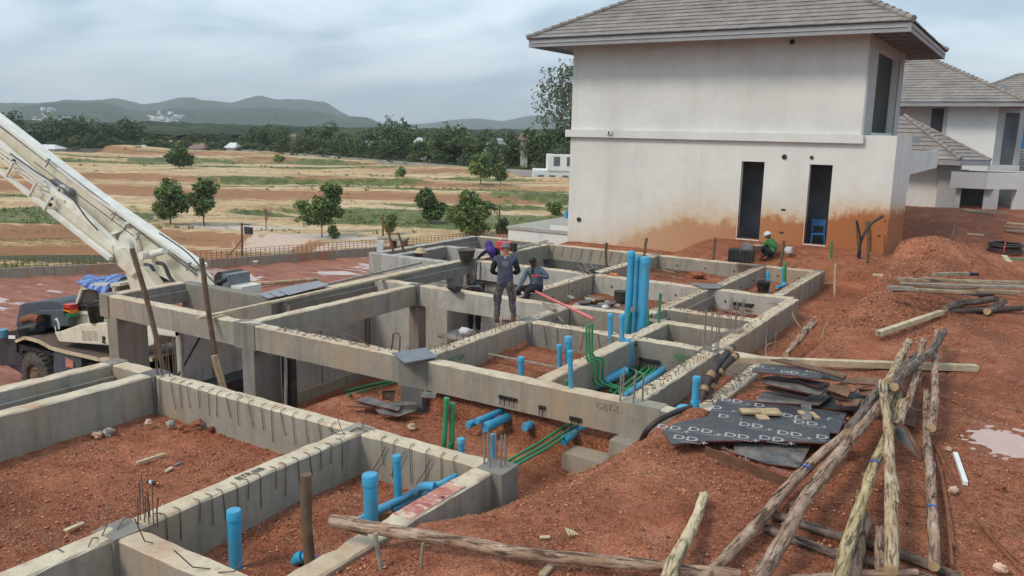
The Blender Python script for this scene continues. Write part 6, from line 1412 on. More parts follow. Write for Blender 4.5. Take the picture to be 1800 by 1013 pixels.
stand((1161, 516), (1158, 566), .0, 5, 'green pipe standing right of the big leaning blue pipes', 'pvc_green', .3, 'water_pipe'); stand((1139, 545), (1139, 570), .0, 4, 'short green pipe at the foot of the thickest leaning blue pipe', 'pvc_green', .3, 'water_pipe', cap=False)
stand((1381, 462), (1379, 504), -.35, 5, 'green pipe with a tap head in the far right bay', 'pvc_green', .2, 'water_pipe'); stand((1462, 425), (1461, 456), .1, 4, 'thin green peg by the stained house wall', 'pvc_green', .2, 'water_pipe', cap=False)
b = P(1110, 566, 0); pipe_thing('water_pipe', 'green hose with a brass gauge leaning on the leaning blue pipes', 'pipe', b, [vtop(b, 1100, 594), vtop(b, 1105, 560), vtop(b, 1109, 548), vtop(b, 1114, 545)], .018, 'pvc_green', n=8)
m = MB(); q = vtop(b, 1114, 543); m.tube([q, q+Vector((0, -.04, 0))], .06, 14); o = m.build('pressure_gauge', MAT['steel_grey']); tag(o, 'small round pressure gauge on the leaning blue pipes', 'gauge')
# black hoses wrapped with tape at the right corner
def hose(name, label, pts, wpx, mat='tube_black', tape=(), n=10, cat='hose'):
    W_ = smooth_path([P(*q) for q in pts], 5); r = wpx/2*depth(W_[0])/FPX; b = W_[0].copy(); t_ = thing(name, label, cat, b); m = MB(); m.tube([p-b for p in W_], r, n); m.build('tube', MAT[mat], t_)
    for f in tape: i = int(f*(len(W_)-2)); m = MB(); m.tube([W_[i]-b, W_[i+1]-b], r*1.15, n); m.build('tape', MAT['tape_brown'], t_)
    return t_
hose('hose', 'left of two thick black hoses bound with tape leaning on the corner', [(1232, 714, -.1), (1240, 680, .15), (1262, 640, .42), (1287, 612, .55)], 14, tape=(.05, .3, .55, .93)); hose('hose', 'right of two thick black hoses bound with tape leaning on the corner', [(1240, 716, -.1), (1252, 676, .15), (1272, 645, .38), (1295, 625, .5)], 13, tape=(.3, .6, .95))
hose('hose', 'black hose curving down over the end of the raised beam', [(1216, 716, .02), (1190, 724, .06), (1160, 738, .04), (1138, 756, -.1), (1128, 775, -.3)], 10)
hose('conduit', 'long straight black tube lying on the soil at the right', [(1507, 542, .22), (1600, 548, .22), (1700, 547, .22), (1796, 542, .24)], 10, 'tube_brown'); hose('conduit', 'curved grey tube lying on the timber stack', [(1556, 484, .55), (1600, 478, .58), (1640, 475, .58), (1655, 480, .5)], 9, 'tube_brown')
hose('conduit', 'curled black tube beside the short round logs', [(1630, 540, .2), (1624, 530, .25), (1640, 522, .28), (1672, 523, .25)], 7, 'tube_brown'); hose('conduit', 'short black tube lying left of the round logs', [(1606, 530, .2), (1640, 532, .2)], 6, 'tube_black'); hose('conduit', 'small hooked tube in front of the round logs', [(1640, 530, .2), (1650, 538, .2), (1655, 545, .2)], 5, 'tube_brown')
hose('conduit', 'thin dark tube under the timber stack', [(1565, 516, .25), (1600, 518, .3), (1680, 521, .3), (1745, 517, .3)], 7, 'tube_black')
for k, (pts, wd) in enumerate((([(1511, 456, .1), (1512, 420, .9), (1506, 388, 1.55)], 4), ([(1508, 452, .1), (1515, 420, .9), (1530, 395, 1.4), (1552, 380, 1.7)], 5))):
    b = P(1510, 456, .15); W_ = [vtop(b, q[0], q[1]) for q in pts]; r = wd/2*depth(b)/FPX; m = MB(); m.tube([p-b for p in smooth_path(W_, 5)], r, 8); o = m.build('conduit', MAT['tube_black']); o.location = b; tag(o, ('straight', 'curved')[k]+' black conduit rising by the corner of the white house', 'conduit')
# coil of black pipe on the mound
c = P(1768, 424, .55); c.z = hz(c.x, c.y); t_ = thing('pipe_coil', 'coil of black pipe lying flat on the soil at the right edge', 'coil', c+Vector((0, 0, .10)))
for k in range(5):
    m = MB(); rr = .50-.045*(k % 3); m.tube([(rr*math.cos(a*.2618), rr*math.sin(a*.2618), .055*k-.03+.01*math.sin(a)) for a in range(25)], .032, 8); m.build('loop', MAT['tube_black'], t_)
m = MB(); m.tube([(.0, -.53, -.06), (0, -.56, .1), (0, -.36, .26)], .02, 6); m.build('binding', MAT['plastic_red'], t_)

# ---------------------------------------------------------------- round timber
def log(label, pts, wpx, bark, cat='log', taper=.85, name='log', kinks=1.0, knots=True, drop=True, group=None, wr=None, segs=6, band=None, n=11):
    """pts: (px, py, z above datum) of the axis from one end to the other"""
    W_ = [P(*q) for q in pts]; r0 = (wr if wr else wpx*.55*min(depth(W_[0]), depth(W_[-1]))/FPX)
    dz = max(0, max(hz(p.x, p.y)-p.z for p in W_[:-1])+r0*.55) if abs(pts[0][2]) < 1.5 else 0
    if dz: W_ = [P(q[0], q[1], q[2]+dz) for q in pts]
    a, b = W_[0], W_[-1]; ax = (b-a).normalized(); q = ax.to_track_quat('X', 'Z'); Mi = q.to_matrix().inverted()
    L = [Mi@(p-a) for p in smooth_path(W_, segs)]; k = len(L); sd = random.uniform(0, 99)
    L = [p+Vector((0, noise.noise((i*.5, sd, 0)), noise.noise((i*.5, sd, 7))))*r0*.28*kinks for i, p in enumerate(L)]
    rr = [r0*(1+(taper-1)*i/(k-1))*(1+.10*noise.noise((i*.9, sd, 3))) for i in range(k)]
    m = MB(); m.tube(L, rr, n, 0, wob=.045, capmi=1)
    if knots:
        for i in range(int((b-a).length*4)):
            f = random.random()*(k-2); j = int(f); p = L[j].lerp(L[j+1], f-j); an = random.uniform(0, 6.28); d = Vector((random.uniform(.3, 1), math.cos(an), math.sin(an))).normalized()
            if random.random() < .45: m.tube([p+d*rr[j]*.8, p+d*(rr[j]*1.25)], [rr[j]*.28, rr[j]*.12], 6, 0)
            else:      # strip of loose bark
                u = Vector((1, 0, 0)); s_ = d.cross(u).normalized(); c0 = p+Vector((0, d.y, d.z)).normalized()*rr[j]*1.02; l = rr[j]*random.uniform(1.2, 3.2); w_ = rr[j]*random.uniform(.2, .45); lf = Vector((0, d.y, d.z)).normalized()*rr[j]*random.uniform(.05, .5)
                m.add([c0-u*l-s_*w_, c0+u*l-s_*w_*.5, c0+u*l*1.1+s_*w_+lf, c0-u*l+s_*w_], [(0, 1, 2, 3)], 0)
    o = m.build(name, [MAT[bark], MAT['timber_raw']]); o.location = a; o.rotation_mode = 'QUATERNION'; o.rotation_quaternion = q
    if band:
        mm = MB(); j = int(band[0]*(k-2)); u_ = (L[j+1]-L[j]).normalized(); s_ = u_.cross(Vector((0, 0, 1))).normalized(); w_ = s_.cross(u_); NB = 7; vs = [L[j]+u_*rr[j]*q*(.7+.35*noise.noise((i*1.3, q*2, sd)))+(s_*math.cos(i*.36+.5)+w_*math.sin(i*.36+.5))*rr[j]*1.14 for q in (0, 1) for i in range(NB)]; mm.add(vs, [(i, i+1, NB+i+1, NB+i) for i in range(NB-1)], 0, True); c_ = mm.build('paint_band', MAT[band[1]], o)
    return tag(o, label, cat, group)
G_ = .14
log('long weathered log lying across the bottom foreground on two stakes', [(582, 917, .22), (760, 945, .24), (920, 972, .26), (1100, 990, .27), (1300, 1012, .22)], 23, 'bark_grey', n=13)
log('pale peeled branch lying over the long foreground log', [(1239, 871, .24), (1222, 915, .26), (1205, 950, .30), (1186, 985, .38), (1172, 1025, .40)], 20, 'bark_pale', knots=False, taper=1.3)
log('grey log at the left of the fan of poles, with a blue paint mark', [(1492, 760, .42), (1400, 840, .30), (1320, 935, .26), (1225, 1030, .22)], 24, 'bark_grey', band=(.33, 'blue_paint'))
log('split grey log second from the left in the fan of poles', [(1560, 700, .55), (1480, 790, .48), (1420, 872, .42), (1330, 1025, .36)], 26, 'bark_grey', taper=1.0)
log('yellowish pole in the middle of the fan with a blue mark', [(1588, 706, .42), (1550, 790, .40), (1515, 880, .42), (1472, 1025, .40)], 23, 'bark_yellow', band=(.5, 'blue_paint'), taper=1.05)
log('tan pole running straight down the middle of the fan', [(1552, 672, .68), (1560, 760, .58), (1566, 860, .46), (1566, 1003, .36)], 20, 'bark_tan', taper=1.15)
log('thick grey stub beside the yellowish pole at the bottom', [(1521, 910, .22), (1508, 960, .22), (1494, 1026, .22)], 25, 'bark_grey', taper=1.0)
log('short grey stub left of the tan pole at the bottom', [(1547, 932, .2), (1546, 965, .2), (1548, 1005, .2)], 17, 'bark_grey', taper=1.0)
log('right hand pole standing apart with a blue band', [(1629, 690, .30), (1628, 760, .30), (1637, 850, .32), (1638, 915, .32), (1643, 998, .26)], 18, 'bark_grey', band=(.72, 'blue_paint'), taper=1.0)
log('upper light pole at the right of the fan', [(1648, 582, .40), (1643, 640, .44), (1643, 700, .42), (1637, 752, .36)], 12, 'bark_grey', taper=1.25)
log('light brown pole leading up to the top left of the fan', [(1598, 600, .40), (1580, 634, .46), (1563, 672, .50)], 14, 'bark_tan', taper=1.1)
log('pole with birch-like marks between the top left pole and the right hand poles', [(1624, 597, .42), (1612, 650, .46), (1596, 705, .44), (1578, 745, .38)], 13, 'bark_grey', taper=1.1)
log('dark pole crossing diagonally from the top right into the pile', [(1660, 582, .52), (1636, 618, .58), (1600, 645, .60), (1572, 680, .62)], 13, 'bark_dark', taper=1.15)
log('second dark diagonal pole under the first', [(1610, 625, .44), (1585, 652, .5), (1560, 690, .52), (1500, 750, .50)], 15, 'bark_dark', taper=1.15)
log('dark pole down the left side of the fan onto the black boards', [(1548, 682, .56), (1522, 718, .54), (1492, 762, .48)], 19, 'bark_dark', taper=1.1)
log('yellow brown pole below the crossing of the poles', [(1580, 690, .36), (1572, 730, .36), (1562, 760, .34)], 18, 'bark_tan')
log('upper dark log lying crosswise under the fan', [(1360, 905, .12), (1450, 935, .12), (1560, 968, .10), (1690, 1016, .1)], 19, 'bark_dark'); log('lower dark log lying crosswise under the fan', [(1345, 930, .10), (1440, 965, .10), (1560, 998, .08), (1660, 1026, .08)], 18, 'bark_dark')
log('log across the very bottom edge under the stubs', [(1390, 1018, .16), (1500, 1010, .18), (1612, 1006, .18)], 13, 'bark_grey')
log('weathered post lying in the trench with its sawn end up', [(1432, 566, .05), (1408, 592, -.15), (1381, 624, -.35)], 13, 'bark_grey')
log('round log left of the pair behind the long black tube', [(1660, 543, .25), (1690, 534, .28), (1752, 526, .3)], 12, 'bark_dark'); log('round log right of the pair behind the long black tube', [(1735, 548, .25), (1752, 538, .26), (1765, 530, .28)], 12, 'bark_dark')
log('long smooth log lying on the red lower road behind the foundation', [(428, 500, ROAD_Z+.15), (490, 497, ROAD_Z+.17), (559, 491, ROAD_Z+.16)], 7, 'bark_tan', knots=False)
# stakes and props
def stake(label, top, bot, z, wpx, mat='timber_brown', ext=.4, name='stake', cat='stake', taper=1.0, n=9):
    b = P(*bot, z); tp_ = vtop(b, *top); r = wpx/2*depth(b)/FPX; m = MB(); d = (tp_-b).normalized(); m.tube([p-b for p in smooth_path([b-d*ext, b, b.lerp(tp_, .5)+Vector((random.uniform(-1, 1), random.uniform(-1, 1), 0))*r*.6, tp_], 4)], r*taper, n, wob=.06); o = m.build(name, MAT[mat]); o.location = b; return tag(o, label, cat)
stake('sawn brown post standing in front at the bottom beside the blue pipe', (538, 834), (545, 1000), -.55, 20, ext=.5); stake('thin split stake under the middle of the foreground log', (659, 938), (672, 1013), -.05, 9, 'timber_grey'); stake('thin splinter stake right of the split one under the foreground log', (743, 955), (739, 1010), -.0, 4, 'timber_grey')
stake('long leaning prop at the left in front of the crane', (232, 437), (288, 650), -.2, 9, 'timber_brown', ext=1.4, name='prop', cat='prop'); stake('long upright prop right of the leaning one', (354, 454), (386, 668), -.6, 9, 'timber_brown', ext=1.0, name='prop', cat='prop')
stake('short squared prop at the foot of the upright prop', (377, 625), (390, 672), -.62, 12, 'timber_raw', ext=1.0, name='prop', cat='prop'); stake('slim pale steel prop under the raised beam at left', (317, 585), (321, 655), -1.4, 7, 'timber_grey', ext=2, name='prop', cat='prop')
stake('perforated pale steel prop right of the thick column', (501, 624), (502, 704), -1.6, 6, 'concrete_light', ext=1.5, name='prop', cat='prop'); stake('black raking strut behind the front beam at left', (352, 592), (322, 645), -1.4, 4, 'plastic_black', ext=.6, name='prop', cat='prop')
for k, (tp_, bt, z, w_, mt, lab) in enumerate((((1066, 427), (1066, 470), -.35, 5, 'timber_brown', 'dark stake inside the far bay left of the blue risers'), ((1137, 419), (1133, 446), .1, 5, 'timber_brown', 'dark stake at the orange stained wall behind the risers'), ((1257, 418), (1253, 456), .0, 5, 'timber_brown', 'stake in the rubble left of the black tub'), ((1378, 423), (1372, 465), .0, 5, 'timber_brown', 'tall stake right of the crouching man'), ((1469, 464), (1467, 521), -.5, 4, 'timber_pale', 'pale survey peg in the trench with a cross bar'),
     ((1524, 389), (1528, 450), .1, 6, 'timber_brown', 'tall stake among the conduits by the house corner'), ((1525, 436), (1525, 463), .1, 5, 'timber_brown', 'short stake in front of the conduits'), ((1505, 390), (1510, 455), .1, 3, 'timber_brown', 'thin stick left of the conduits'), ((1555, 413), (1554, 455), .1, 3, 'rebar_rust', 'rusty bar at the lower right corner of the house'), ((1678, 392), (1674, 418), .8, 5, 'timber_brown', 'old stake on top of the soil mound'))):
    stake(lab, tp_, bt, z, w_, mt)
b = P(1440, 498, -.35); m = MB(); m.beam((0, 0, 0), P(1466, 498, -.35)-b, .03, .03); o = m.build('cross_bar', MAT['timber_pale']); o.location = b; tag(o, 'pale cross bar reaching from the foundation corner to the survey peg', 'lath')
# field poles behind the fence
for (px, t_, b_, w_, lab, arm) in ((425, 392, 450, 4, 'thin mast with a floodlight on top behind the mesh fence', 1), (673, 377, 430, 3, 'bare wooden pole behind the fence near the small round tree', 0), (878, 362, 402, 3, 'bare pole near the white house behind the fence', 0)):
    b = P(px, b_, -4.6); tp_ = vtop(b, px, t_); t2 = thing('pole', lab, 'pole', b); m = MB(); m.tube([(0, 0, -.8), tp_-b], .07, 7); m.build('mast', MAT['timber_brown'], t2)
    if arm: m = MB(); q = tp_-b; m.tube([q+Vector((-.3, 0, -.1)), q+Vector((.5, .2, -.1))], .03, 6); m.box((q.x+.2, q.y, q.z-.7), (q.x+.8, q.y+.2, q.z-.25)); m.build('floodlight', MAT['steel_dark'], t2); m = MB(); m.tube([(0, 0, 1.0), (-1.2, -.3, -.3)], .04, 6); m.build('brace', MAT['timber_brown'], t2)
for (tp_, bt, lab) in (((678, 395), (692, 445), 'left crooked stick by the person with the straw hat'), ((700, 410), (710, 442), 'right crooked stick by the person with the straw hat')): stake(lab, tp_, bt, .0, 4, 'rust', ext=.1, name='stick', cat='stick')
# ---------------------------------------------------------------- sawn timber, boards, odds and ends
def bar(name, label, pts, w, h, mat, cat='timber', hollow=False):
    a, b = P(*pts[0]), P(*pts[1]); dz = max(0, hz(a.x, a.y)+h*.45-a.z, hz(b.x, b.y)+h*.45-b.z)
    if dz and dz < .8: a, b = P(pts[0][0], pts[0][1], pts[0][2]+dz), P(pts[1][0], pts[1][1], pts[1][2]+dz)
    m = MB(); m.beam((0, 0, 0), b-a, w, h)
    if hollow: d = (b-a).normalized(); m.beam(d*-.004, d*-.001, w*.72, h*.72, 1)
    o = m.build(name, [MAT[mat], MAT['dark_room']], bevel=.004); o.location = a; return tag(o, label, cat)
bar('timber_beam', 'hollow square tube with open end lying on the soil at the right', [(1545, 586, .2), (1655, 549, .2)], .11, .09, 'timber_pale', hollow=True)
bar('timber_beam', 'long pale timber running behind the pile of boards under the poles', [(1290, 632, .28), (1717, 647, .14)], .13, .10, 'timber_pale')
bar('timber_beam', 'pale rectangular plank laid across the raised beam at left', [(347, 560, .06), (742, 474, .06)], .11, .05, 'timber_pale'); bar('timber_beam', 'thin white lath on the cross beam behind the headscarf', [(905, 437, .05), (962, 423, .05)], .07, .04, 'concrete_light')
bar('timber_beam', 'second plank lying along the ledge of the left beam', [(480, 522, -.02), (740, 462, -.02)], .08, .05, 'timber_grey')
for k, (a, b, w_, h_, mt, lab) in enumerate((((1578, 491, .42), (1830, 498, .42), .12, .06, 'timber_old', 'top broad plank of the timber stack at right'), ((1584, 499, .33), (1830, 506, .33), .12, .05, 'timber_grey', 'plank under the broad one in the timber stack'), ((1562, 506, .28), (1606, 508, .28), .12, .08, 'timber_grey', 'short block end of the timber stack'), ((1606, 509, .27), (1712, 514, .27), .10, .05, 'timber_old', 'weathered plank in the middle of the timber stack'), ((1715, 510, .28), (1830, 515, .28), .10, .05, 'timber_old', 'lettered plank at the right of the timber stack'), ((1640, 483, .50), (1702, 481, .50), .09, .07, 'timber_old', 'short light square tube on top of the timber stack'), ((1534, 483, .35), (1556, 485, .35), .10, .05, 'timber_pale', 'small white end piece left of the timber stack'), ((1702, 482, .5), (1718, 482, .5), .11, .07, 'plastic_black', 'black end sleeve of the short square tube'))):
    bar('plank', lab, [a, b], w_, h_, mt, 'plank')
for k, (a, b, w_, mt, lab) in enumerate((((1690, 368, 1.0), (1725, 372, .9), .12, 'timber_pale', 'light board on top of the far mound'), ((1700, 372, .9), (1770, 374, .9), .1, 'timber_grey', 'long grey board on the far mound'), ((1770, 392, .7), (1815, 396, .7), .14, 'timber_pale', 'upper board of the far right stack'), ((1766, 398, .65), (1815, 402, .65), .14, 'timber_grey', 'middle board of the far right stack'), ((1768, 405, .6), (1815, 408, .6), .14, 'timber_grey', 'lowest board of the far right stack'), ((1700, 411, .6), (1730, 413, .6), .05, 'timber_pale', 'thin pale stick in front of the far mound'), ((1775, 455, .4), (1812, 458, .4), .06, 'pvc_green', 'greenish strip lying below the pipe coil'), ((1765, 450, .45), (1775, 462, .4), .14, 'timber_pale', 'small pale block beside the greenish strip'))):
    a_, b_ = P(*a), P(*b); a_.z = max(a_.z, hz(a_.x, a_.y)+.06) if a[0] < 1769 else a_.z; bar('board', lab, [a, b], w_, .05, mt, 'board')
for k, (a, b, w_, h_, mt, lab) in enumerate((((240, 814, -.56), (290, 798, -.56), .05, .03, 'timber_pale', 'pale stick lying on the soil of the left front bay'), ((114, 933, -.57), (147, 919, -.57), .055, .02, 'timber_pale', 'flat pale offcut near the bottom left'), ((291, 829, -.57), (302, 822, -.57), .05, .02, 'timber_pale', 'little light chip near the bottle'), ((307, 818, -.57), (319, 813, -.57), .04, .015, 'steel_grey', 'grey flake right of the light chip'),
      ((949, 945, .16), (967, 944, .16), .035, .02, 'timber_pale', 'small block of fresh wood left of the splinters'), ((952, 1012, .15), (968, 995, .15), .06, .03, 'timber_pale', 'block of wood at the very bottom'), ((1000, 520, -.0), (1008, 525, 0), .1, .02, 'timber_grey', 'grey chip on the beam by the red pole'), ((955, 532, .1), (990, 568, -.2), .05, .05, 'timber_grey', 'weathered lath leaning into the bay by the red pole'), ((967, 535, .1), (975, 545, .05), .12, .03, 'timber_grey', 'short board end beside the weathered lath'))):
    bar('offcut', lab, [a, b], w_, h_, mt, 'offcut')
for k in range(4): bar('splinter', ('lowest', 'second', 'third', 'top')[k]+' of the four fresh splinters in the middle of the soil slope', [(994+k*4, 928+k*1.5, .19), (1001+k*5, 942-k*.5, .17)], .012, .014, 'timber_pale', 'splinter')
bar('white_pipe', 'short white plastic pipe lying on the soil at right', [(1679, 798, .16), (1697, 850, .16)], .05, .05, 'pvc_white', 'pipe')
b = P(940, 512, .1); m = MB(); m.tube([Vector((0, 0, 0)), P(1043, 561, .30)-b], .030, 10); o = m.build('red_pole', MAT['pipe_pink']); o.location = b; tag(o, 'long pinkish red pole slanting from the seated man over the bay', 'pole')
bar('lath', 'thin lath lying across the soil bay behind the small blue pipe', [(858, 622, -.3), (990, 648, -.25)], .04, .025, 'timber_grey'); 
# film faced plywood boards
BO = {}
def ply(name, label, corners, mat='ply_black', th=.018, printed=(), tilt=None, cat='board', edge='ply_edge', letters=(), group=None, size=.15, rot=0.0):
    """corners: (px, py, z) list of the top face, clockwise or not"""
    W_ = [P(*q) for q in corners]; dz = max(0, max(hz(p.x, p.y)-p.z for p in W_)+.025+th*.5) if size else 0
    if dz: W_ = [P(q[0], q[1], q[2]+dz) for q in corners]
    b = sum(W_, Vector())/len(W_); t_ = thing(name, label, cat, b, 0, group)
    n = (W_[1]-W_[0]).cross(W_[2]-W_[0]).normalized()
    if n.z < 0: n = -n; W_ = W_[::-1]
    m = MB(); L = [p-b for p in W_]; k = len(L)
    m.add(L, [tuple(range(k)) if ((L[1]-L[0]).cross(L[2]-L[0])).z > 0 else tuple(reversed(range(k)))], 0)
    lo = [p-n*th for p in L]; m.add(L+lo, [(i, (i+1) % k, k+(i+1) % k, k+i) for i in range(k)], 1); m.add(lo, [tuple(reversed(range(k)))], 2)
    m.build('sheet', [MAT[mat], MAT[edge], MAT['ply_back']], t_, weld=True)
    for s, px, py, sz, a in letters:
        d = ray(px, py); q = CAM_POS+d*((W_[0]-CAM_POS).dot(n)/d.dot(n)); ex = (RT3*math.cos(a)+FW3*math.sin(a)); ex = (ex-n*ex.dot(n)).normalized(); ey = n.cross(ex)
        m = MB(); add_text(m, s, sz, q-b+n*.003, ex, ey, 0, .004); m.build('printed_logo', MAT['print_white'], t_)
        m = MB()
        for j in range(7):
            o_ = q-b+n*.003+ex*(-sz*.2+j*sz*.17)-ey*sz*.62; m.add([o_, o_+ex*sz*.11, o_+ex*sz*.11+ey*sz*.1, o_+ey*sz*.1], [(0, 1, 2, 3)])
        o_ = q-b+n*.003+ex*sz*1.05-ey*sz*.55; m.add([o_, o_+ex*sz*.1, o_+ex*sz*.1+ey*sz*.45, o_+ey*sz*.45], [(0, 1, 2, 3)]); m.add([o_-ex*sz*.12+ey*sz*.18, o_+ex*sz*.26+ey*sz*.18, o_+ex*sz*.26+ey*sz*.28, o_-ex*sz*.12+ey*sz*.28], [(0, 1, 2, 3)])
        m.build('printed_small_text', MAT['print_white'], t_)
    return t_
RT3 = Vector((RT[0], RT[1], 0)); FW3 = Vector((FW[0], FW[1], 0))
zA = .30
ply('plywood_sheet', 'large black printed board lying in front on top of the pile', [(1164, 757, zA), (1190, 743, zA), (1240, 733, zA), (1300, 738, zA), (1430, 738, zA), (1458, 738, zA), (1458, 779, zA), (1410, 777, zA), (1340, 774, zA), (1245, 775, zA), (1181, 781, zA)],
    letters=[('DD', 1176, 752, .20, -.35), ('DD', 1231, 757, .20, -.35), ('DD', 1295, 767, .20, -.35), ('DD', 1320, 748, .20, -.35), ('DD', 1356, 772, .20, -.35), ('DD', 1416, 744, .20, -.35), ('DD', 1388, 763, .20, -.35), ('DD', 1205, 771, .20, -.35), ('D', 1445, 769, .20, -.35)])
zB = .24
ply('plywood_sheet', 'large black printed board behind the front one, with wooden cleats', [(1238, 742, zB), (1262, 701, zB), (1340, 706, zB), (1489, 726, zB), (1476, 760, zB), (1440, 762, zB), (1300, 758, zB)],
    letters=[('DD', 1286, 705, .20, -.35), ('D', 1260, 717, .20, -.35), ('D', 1335, 713, .20, -.35), ('D', 1272, 732, .20, -.35), ('DD', 1395, 733, .20, -.5), ('DD', 1470, 740, .16, -.6)])
ply('plywood_strip', 'narrow printed strip standing proud below the front board', [(1241, 784, .34), (1390, 841, .22), (1384, 853, .12), (1241, 799, .22)], letters=[('D', 1277, 804, .20, -.4), ('D', 1362, 838, .20, -.4)])
ply('plywood_sheet', 'worn dark board tucked under the front board', [(1290, 778, .2), (1430, 775, .2), (1405, 822, .13), (1350, 815, .13), (1290, 796, .16)], 'ply_worn')
ply('plywood_sheet', 'small printed board on the right by the poles', [(1452, 742, .32), (1480, 727, .30), (1486, 730, .30), (1474, 762, .28), (1455, 760, .30)])
ply('plywood_sheet', 'thin black board end sticking out towards the poles', [(1452, 772, .30), (1500, 774, .30), (1496, 783, .30), (1452, 780, .30)], letters=[('D', 1485, 777, .10, -.3)])
ply('plywood_sheet', 'dark slab leaning against the poles at the right', [(1570, 742, .34), (1592, 748, .36), (1622, 790, .12), (1620, 808, .02), (1575, 770, .2)], 'ply_worn')
ply('plywood_sheet', 'brown board behind the poles seen from the back', [(1602, 700, .2), (1618, 706, .2), (1610, 752, .2), (1586, 744, .2)], 'ply_back')
zC = .58
ply('plywood_sheet', 'printed board with stepped edge on top of the rear stack', [(1322, 649, zC), (1340, 639, zC), (1455, 650, zC), (1442, 666, zC), (1412, 664, zC), (1400, 661, zC), (1322, 653, zC)], letters=[('DD', 1388, 655, .17, -.2), ('D', 1337, 645, .15, -.2), ('DD', 1430, 654, .14, -.2)])
ply('plywood_sheet', 'long dark board at the top edge of the rear stack', [(1355, 632, .64), (1378, 630, .66), (1490, 658, .60), (1482, 665, .56), (1450, 655, .60)], 'timber_brown'); ply('plywood_sheet', 'scuffed board with whitish mortar in the rear stack', [(1338, 664, .46), (1365, 660, .46), (1463, 678, .42), (1440, 695, .40), (1340, 673, .46)], 'ply_worn')
ply('plywood_sheet', 'small printed board in the middle of the rear stack', [(1388, 664, .50), (1405, 664, .50), (1458, 673, .48), (1440, 681, .48)]); ply('plywood_sheet', 'brown edged board lowest in the rear stack', [(1326, 679, .36), (1360, 678, .36), (1425, 692, .34), (1418, 697, .34)], 'ply_back')
ply('plywood_sheet', 'pale smeared board between the two stacks', [(1340, 688, .26), (1470, 690, .26), (1440, 712, .26), (1328, 706, .26)], 'ply_worn'); ply('plywood_sheet', 'black shaded board under the rear stack at right', [(1440, 690, .22), (1540, 690, .22), (1530, 724, .2), (1430, 716, .2)], 'steel_dark')
rs = random.Random(6)
for k in range(16):       # brown offcuts heaped at the right of the rear stack
    x = rs.uniform(1462, 1532); y = rs.uniform(652, 712); L = rs.uniform(30, 60); a = rs.uniform(-.35, .30); z = .55-(y-650)*.005+rs.uniform(-.03, .05); w_ = rs.uniform(5, 12)
    ply('formwork_offcut', 'brown plywood offcut number of layers heaped beside the rear stack of boards' if False else 'brown plywood offcut heaped between the rear stack and the poles', [(x-L/2, y+a*L/2, z), (x+L/2, y-a*L/2, z+.06), (x+L/2-6, y-a*L/2+w_, z+.04), (x-L/2+4, y+a*L/2+w_, z-.02)], rs.choice(('ply_back', 'timber_brown', 'ply_black', 'ply_back')), group='plywood offcuts beside the rear stack')
for (x0, y0, x1, y1, lab) in ((1303, 718, 1336, 728, 'left flat wooden cleat on the printed board'), (1335, 717, 1370, 731, 'grooved wooden block in the middle of the printed board'), (1332, 729, 1350, 740, 'small wooden peg below the grooved block'), (1405, 722, 1414, 730, 'tiny cleat by the grey strip on the printed board'), (1428, 724, 1436, 738, 'yellow wooden wedge at the right of the printed board')):
    a = P(x0, (y0+y1)/2, .28); b = P(x1, (y0+y1)/2, .28); m = MB(); w_ = (y1-y0)*.010; m.beam((0, 0, 0), b-a, w_*1.6, .03); o = m.build('cleat', MAT['timber_raw'], bevel=.003); o.location = a; tag(o, lab, 'wood block')
ply('plywood_strip', 'grey narrow strip lying across the printed board', [(1408, 711, .29), (1426, 711, .29), (1427, 741, .29), (1410, 741, .29)], 'ply_worn')
# boards on the beams and in the bays
ply('metal_sheet', 'grey metal sheet balanced on the beam corner above the column', [(688, 620, .06), (748, 611, .06), (770, 627, .06), (712, 638, .06)], 'roof_zinc' if 'roof_zinc' in MAT else 'steel_grey', edge='steel_grey'); ply('metal_sheet', 'grey board bridging the far beam crossing', [(1212, 497, .04), (1270, 500, .04), (1266, 507, .04), (1238, 507, .04)], 'steel_grey', edge='steel_grey')
for k, (c, mt, lab) in enumerate((([(624, 704, -.72), (648, 697, -.72), (704, 716, -.7), (700, 722, -.7)], 'ply_worn', 'light scuffed board on the small heap below the corner column'), ([(660, 720, -.75), (700, 718, -.75), (732, 722, -.75), (700, 732, -.78), (668, 728, -.78)], 'ply_worn', 'broken grey board lowest on the small heap'), ([(672, 688, -.55), (696, 686, -.6), (692, 704, -.72), (674, 702, -.7)], 'ply_black', 'small black board leaning on the heap'), ([(610, 714, -.78), (650, 716, -.76), (690, 712, -.74), (640, 706, -.76)], 'ply_back', 'reddish board under the small heap'), ([(680, 706, -.70), (728, 706, -.7), (734, 712, -.7), (690, 714, -.7)], 'ply_worn', 'flat board right of the small heap'), ([(738, 688, -.75), (768, 690, -.75), (765, 700, -.75), (740, 698, -.75)], 'ply_worn', 'lone board behind the corner column'))):
    ply('plywood_piece', lab, c, mt)
rs = random.Random(8)
for k in range(15):
    x = rs.uniform(1015, 1090); y = rs.uniform(517, 545); L = rs.uniform(20, 45); a = rs.uniform(-.3, .25); z = -.42+rs.uniform(0, .12)
    ply('plywood_piece', 'dark board scrap dumped in the bay left of the big blue pipes', [(x-L/2, y+a*L/2, z), (x+L/2, y-a*L/2, z+.03), (x+L/2-3, y-a*L/2+5, z+.03), (x-L/2+2, y+a*L/2+5, z-.01)], rs.choice(('ply_back', 'ply_black', 'ply_worn', 'timber_grey')), group='board scraps in the bay by the blue risers')
b = P(1092, 524, -.35); m = MB(); m.tube([(0, 0, -.12), (0, 0, .18)], .18, 16); o = m.build('drum', MAT['plastic_black']); o.location = b; tag(o, 'black drum among the board scraps', 'drum')
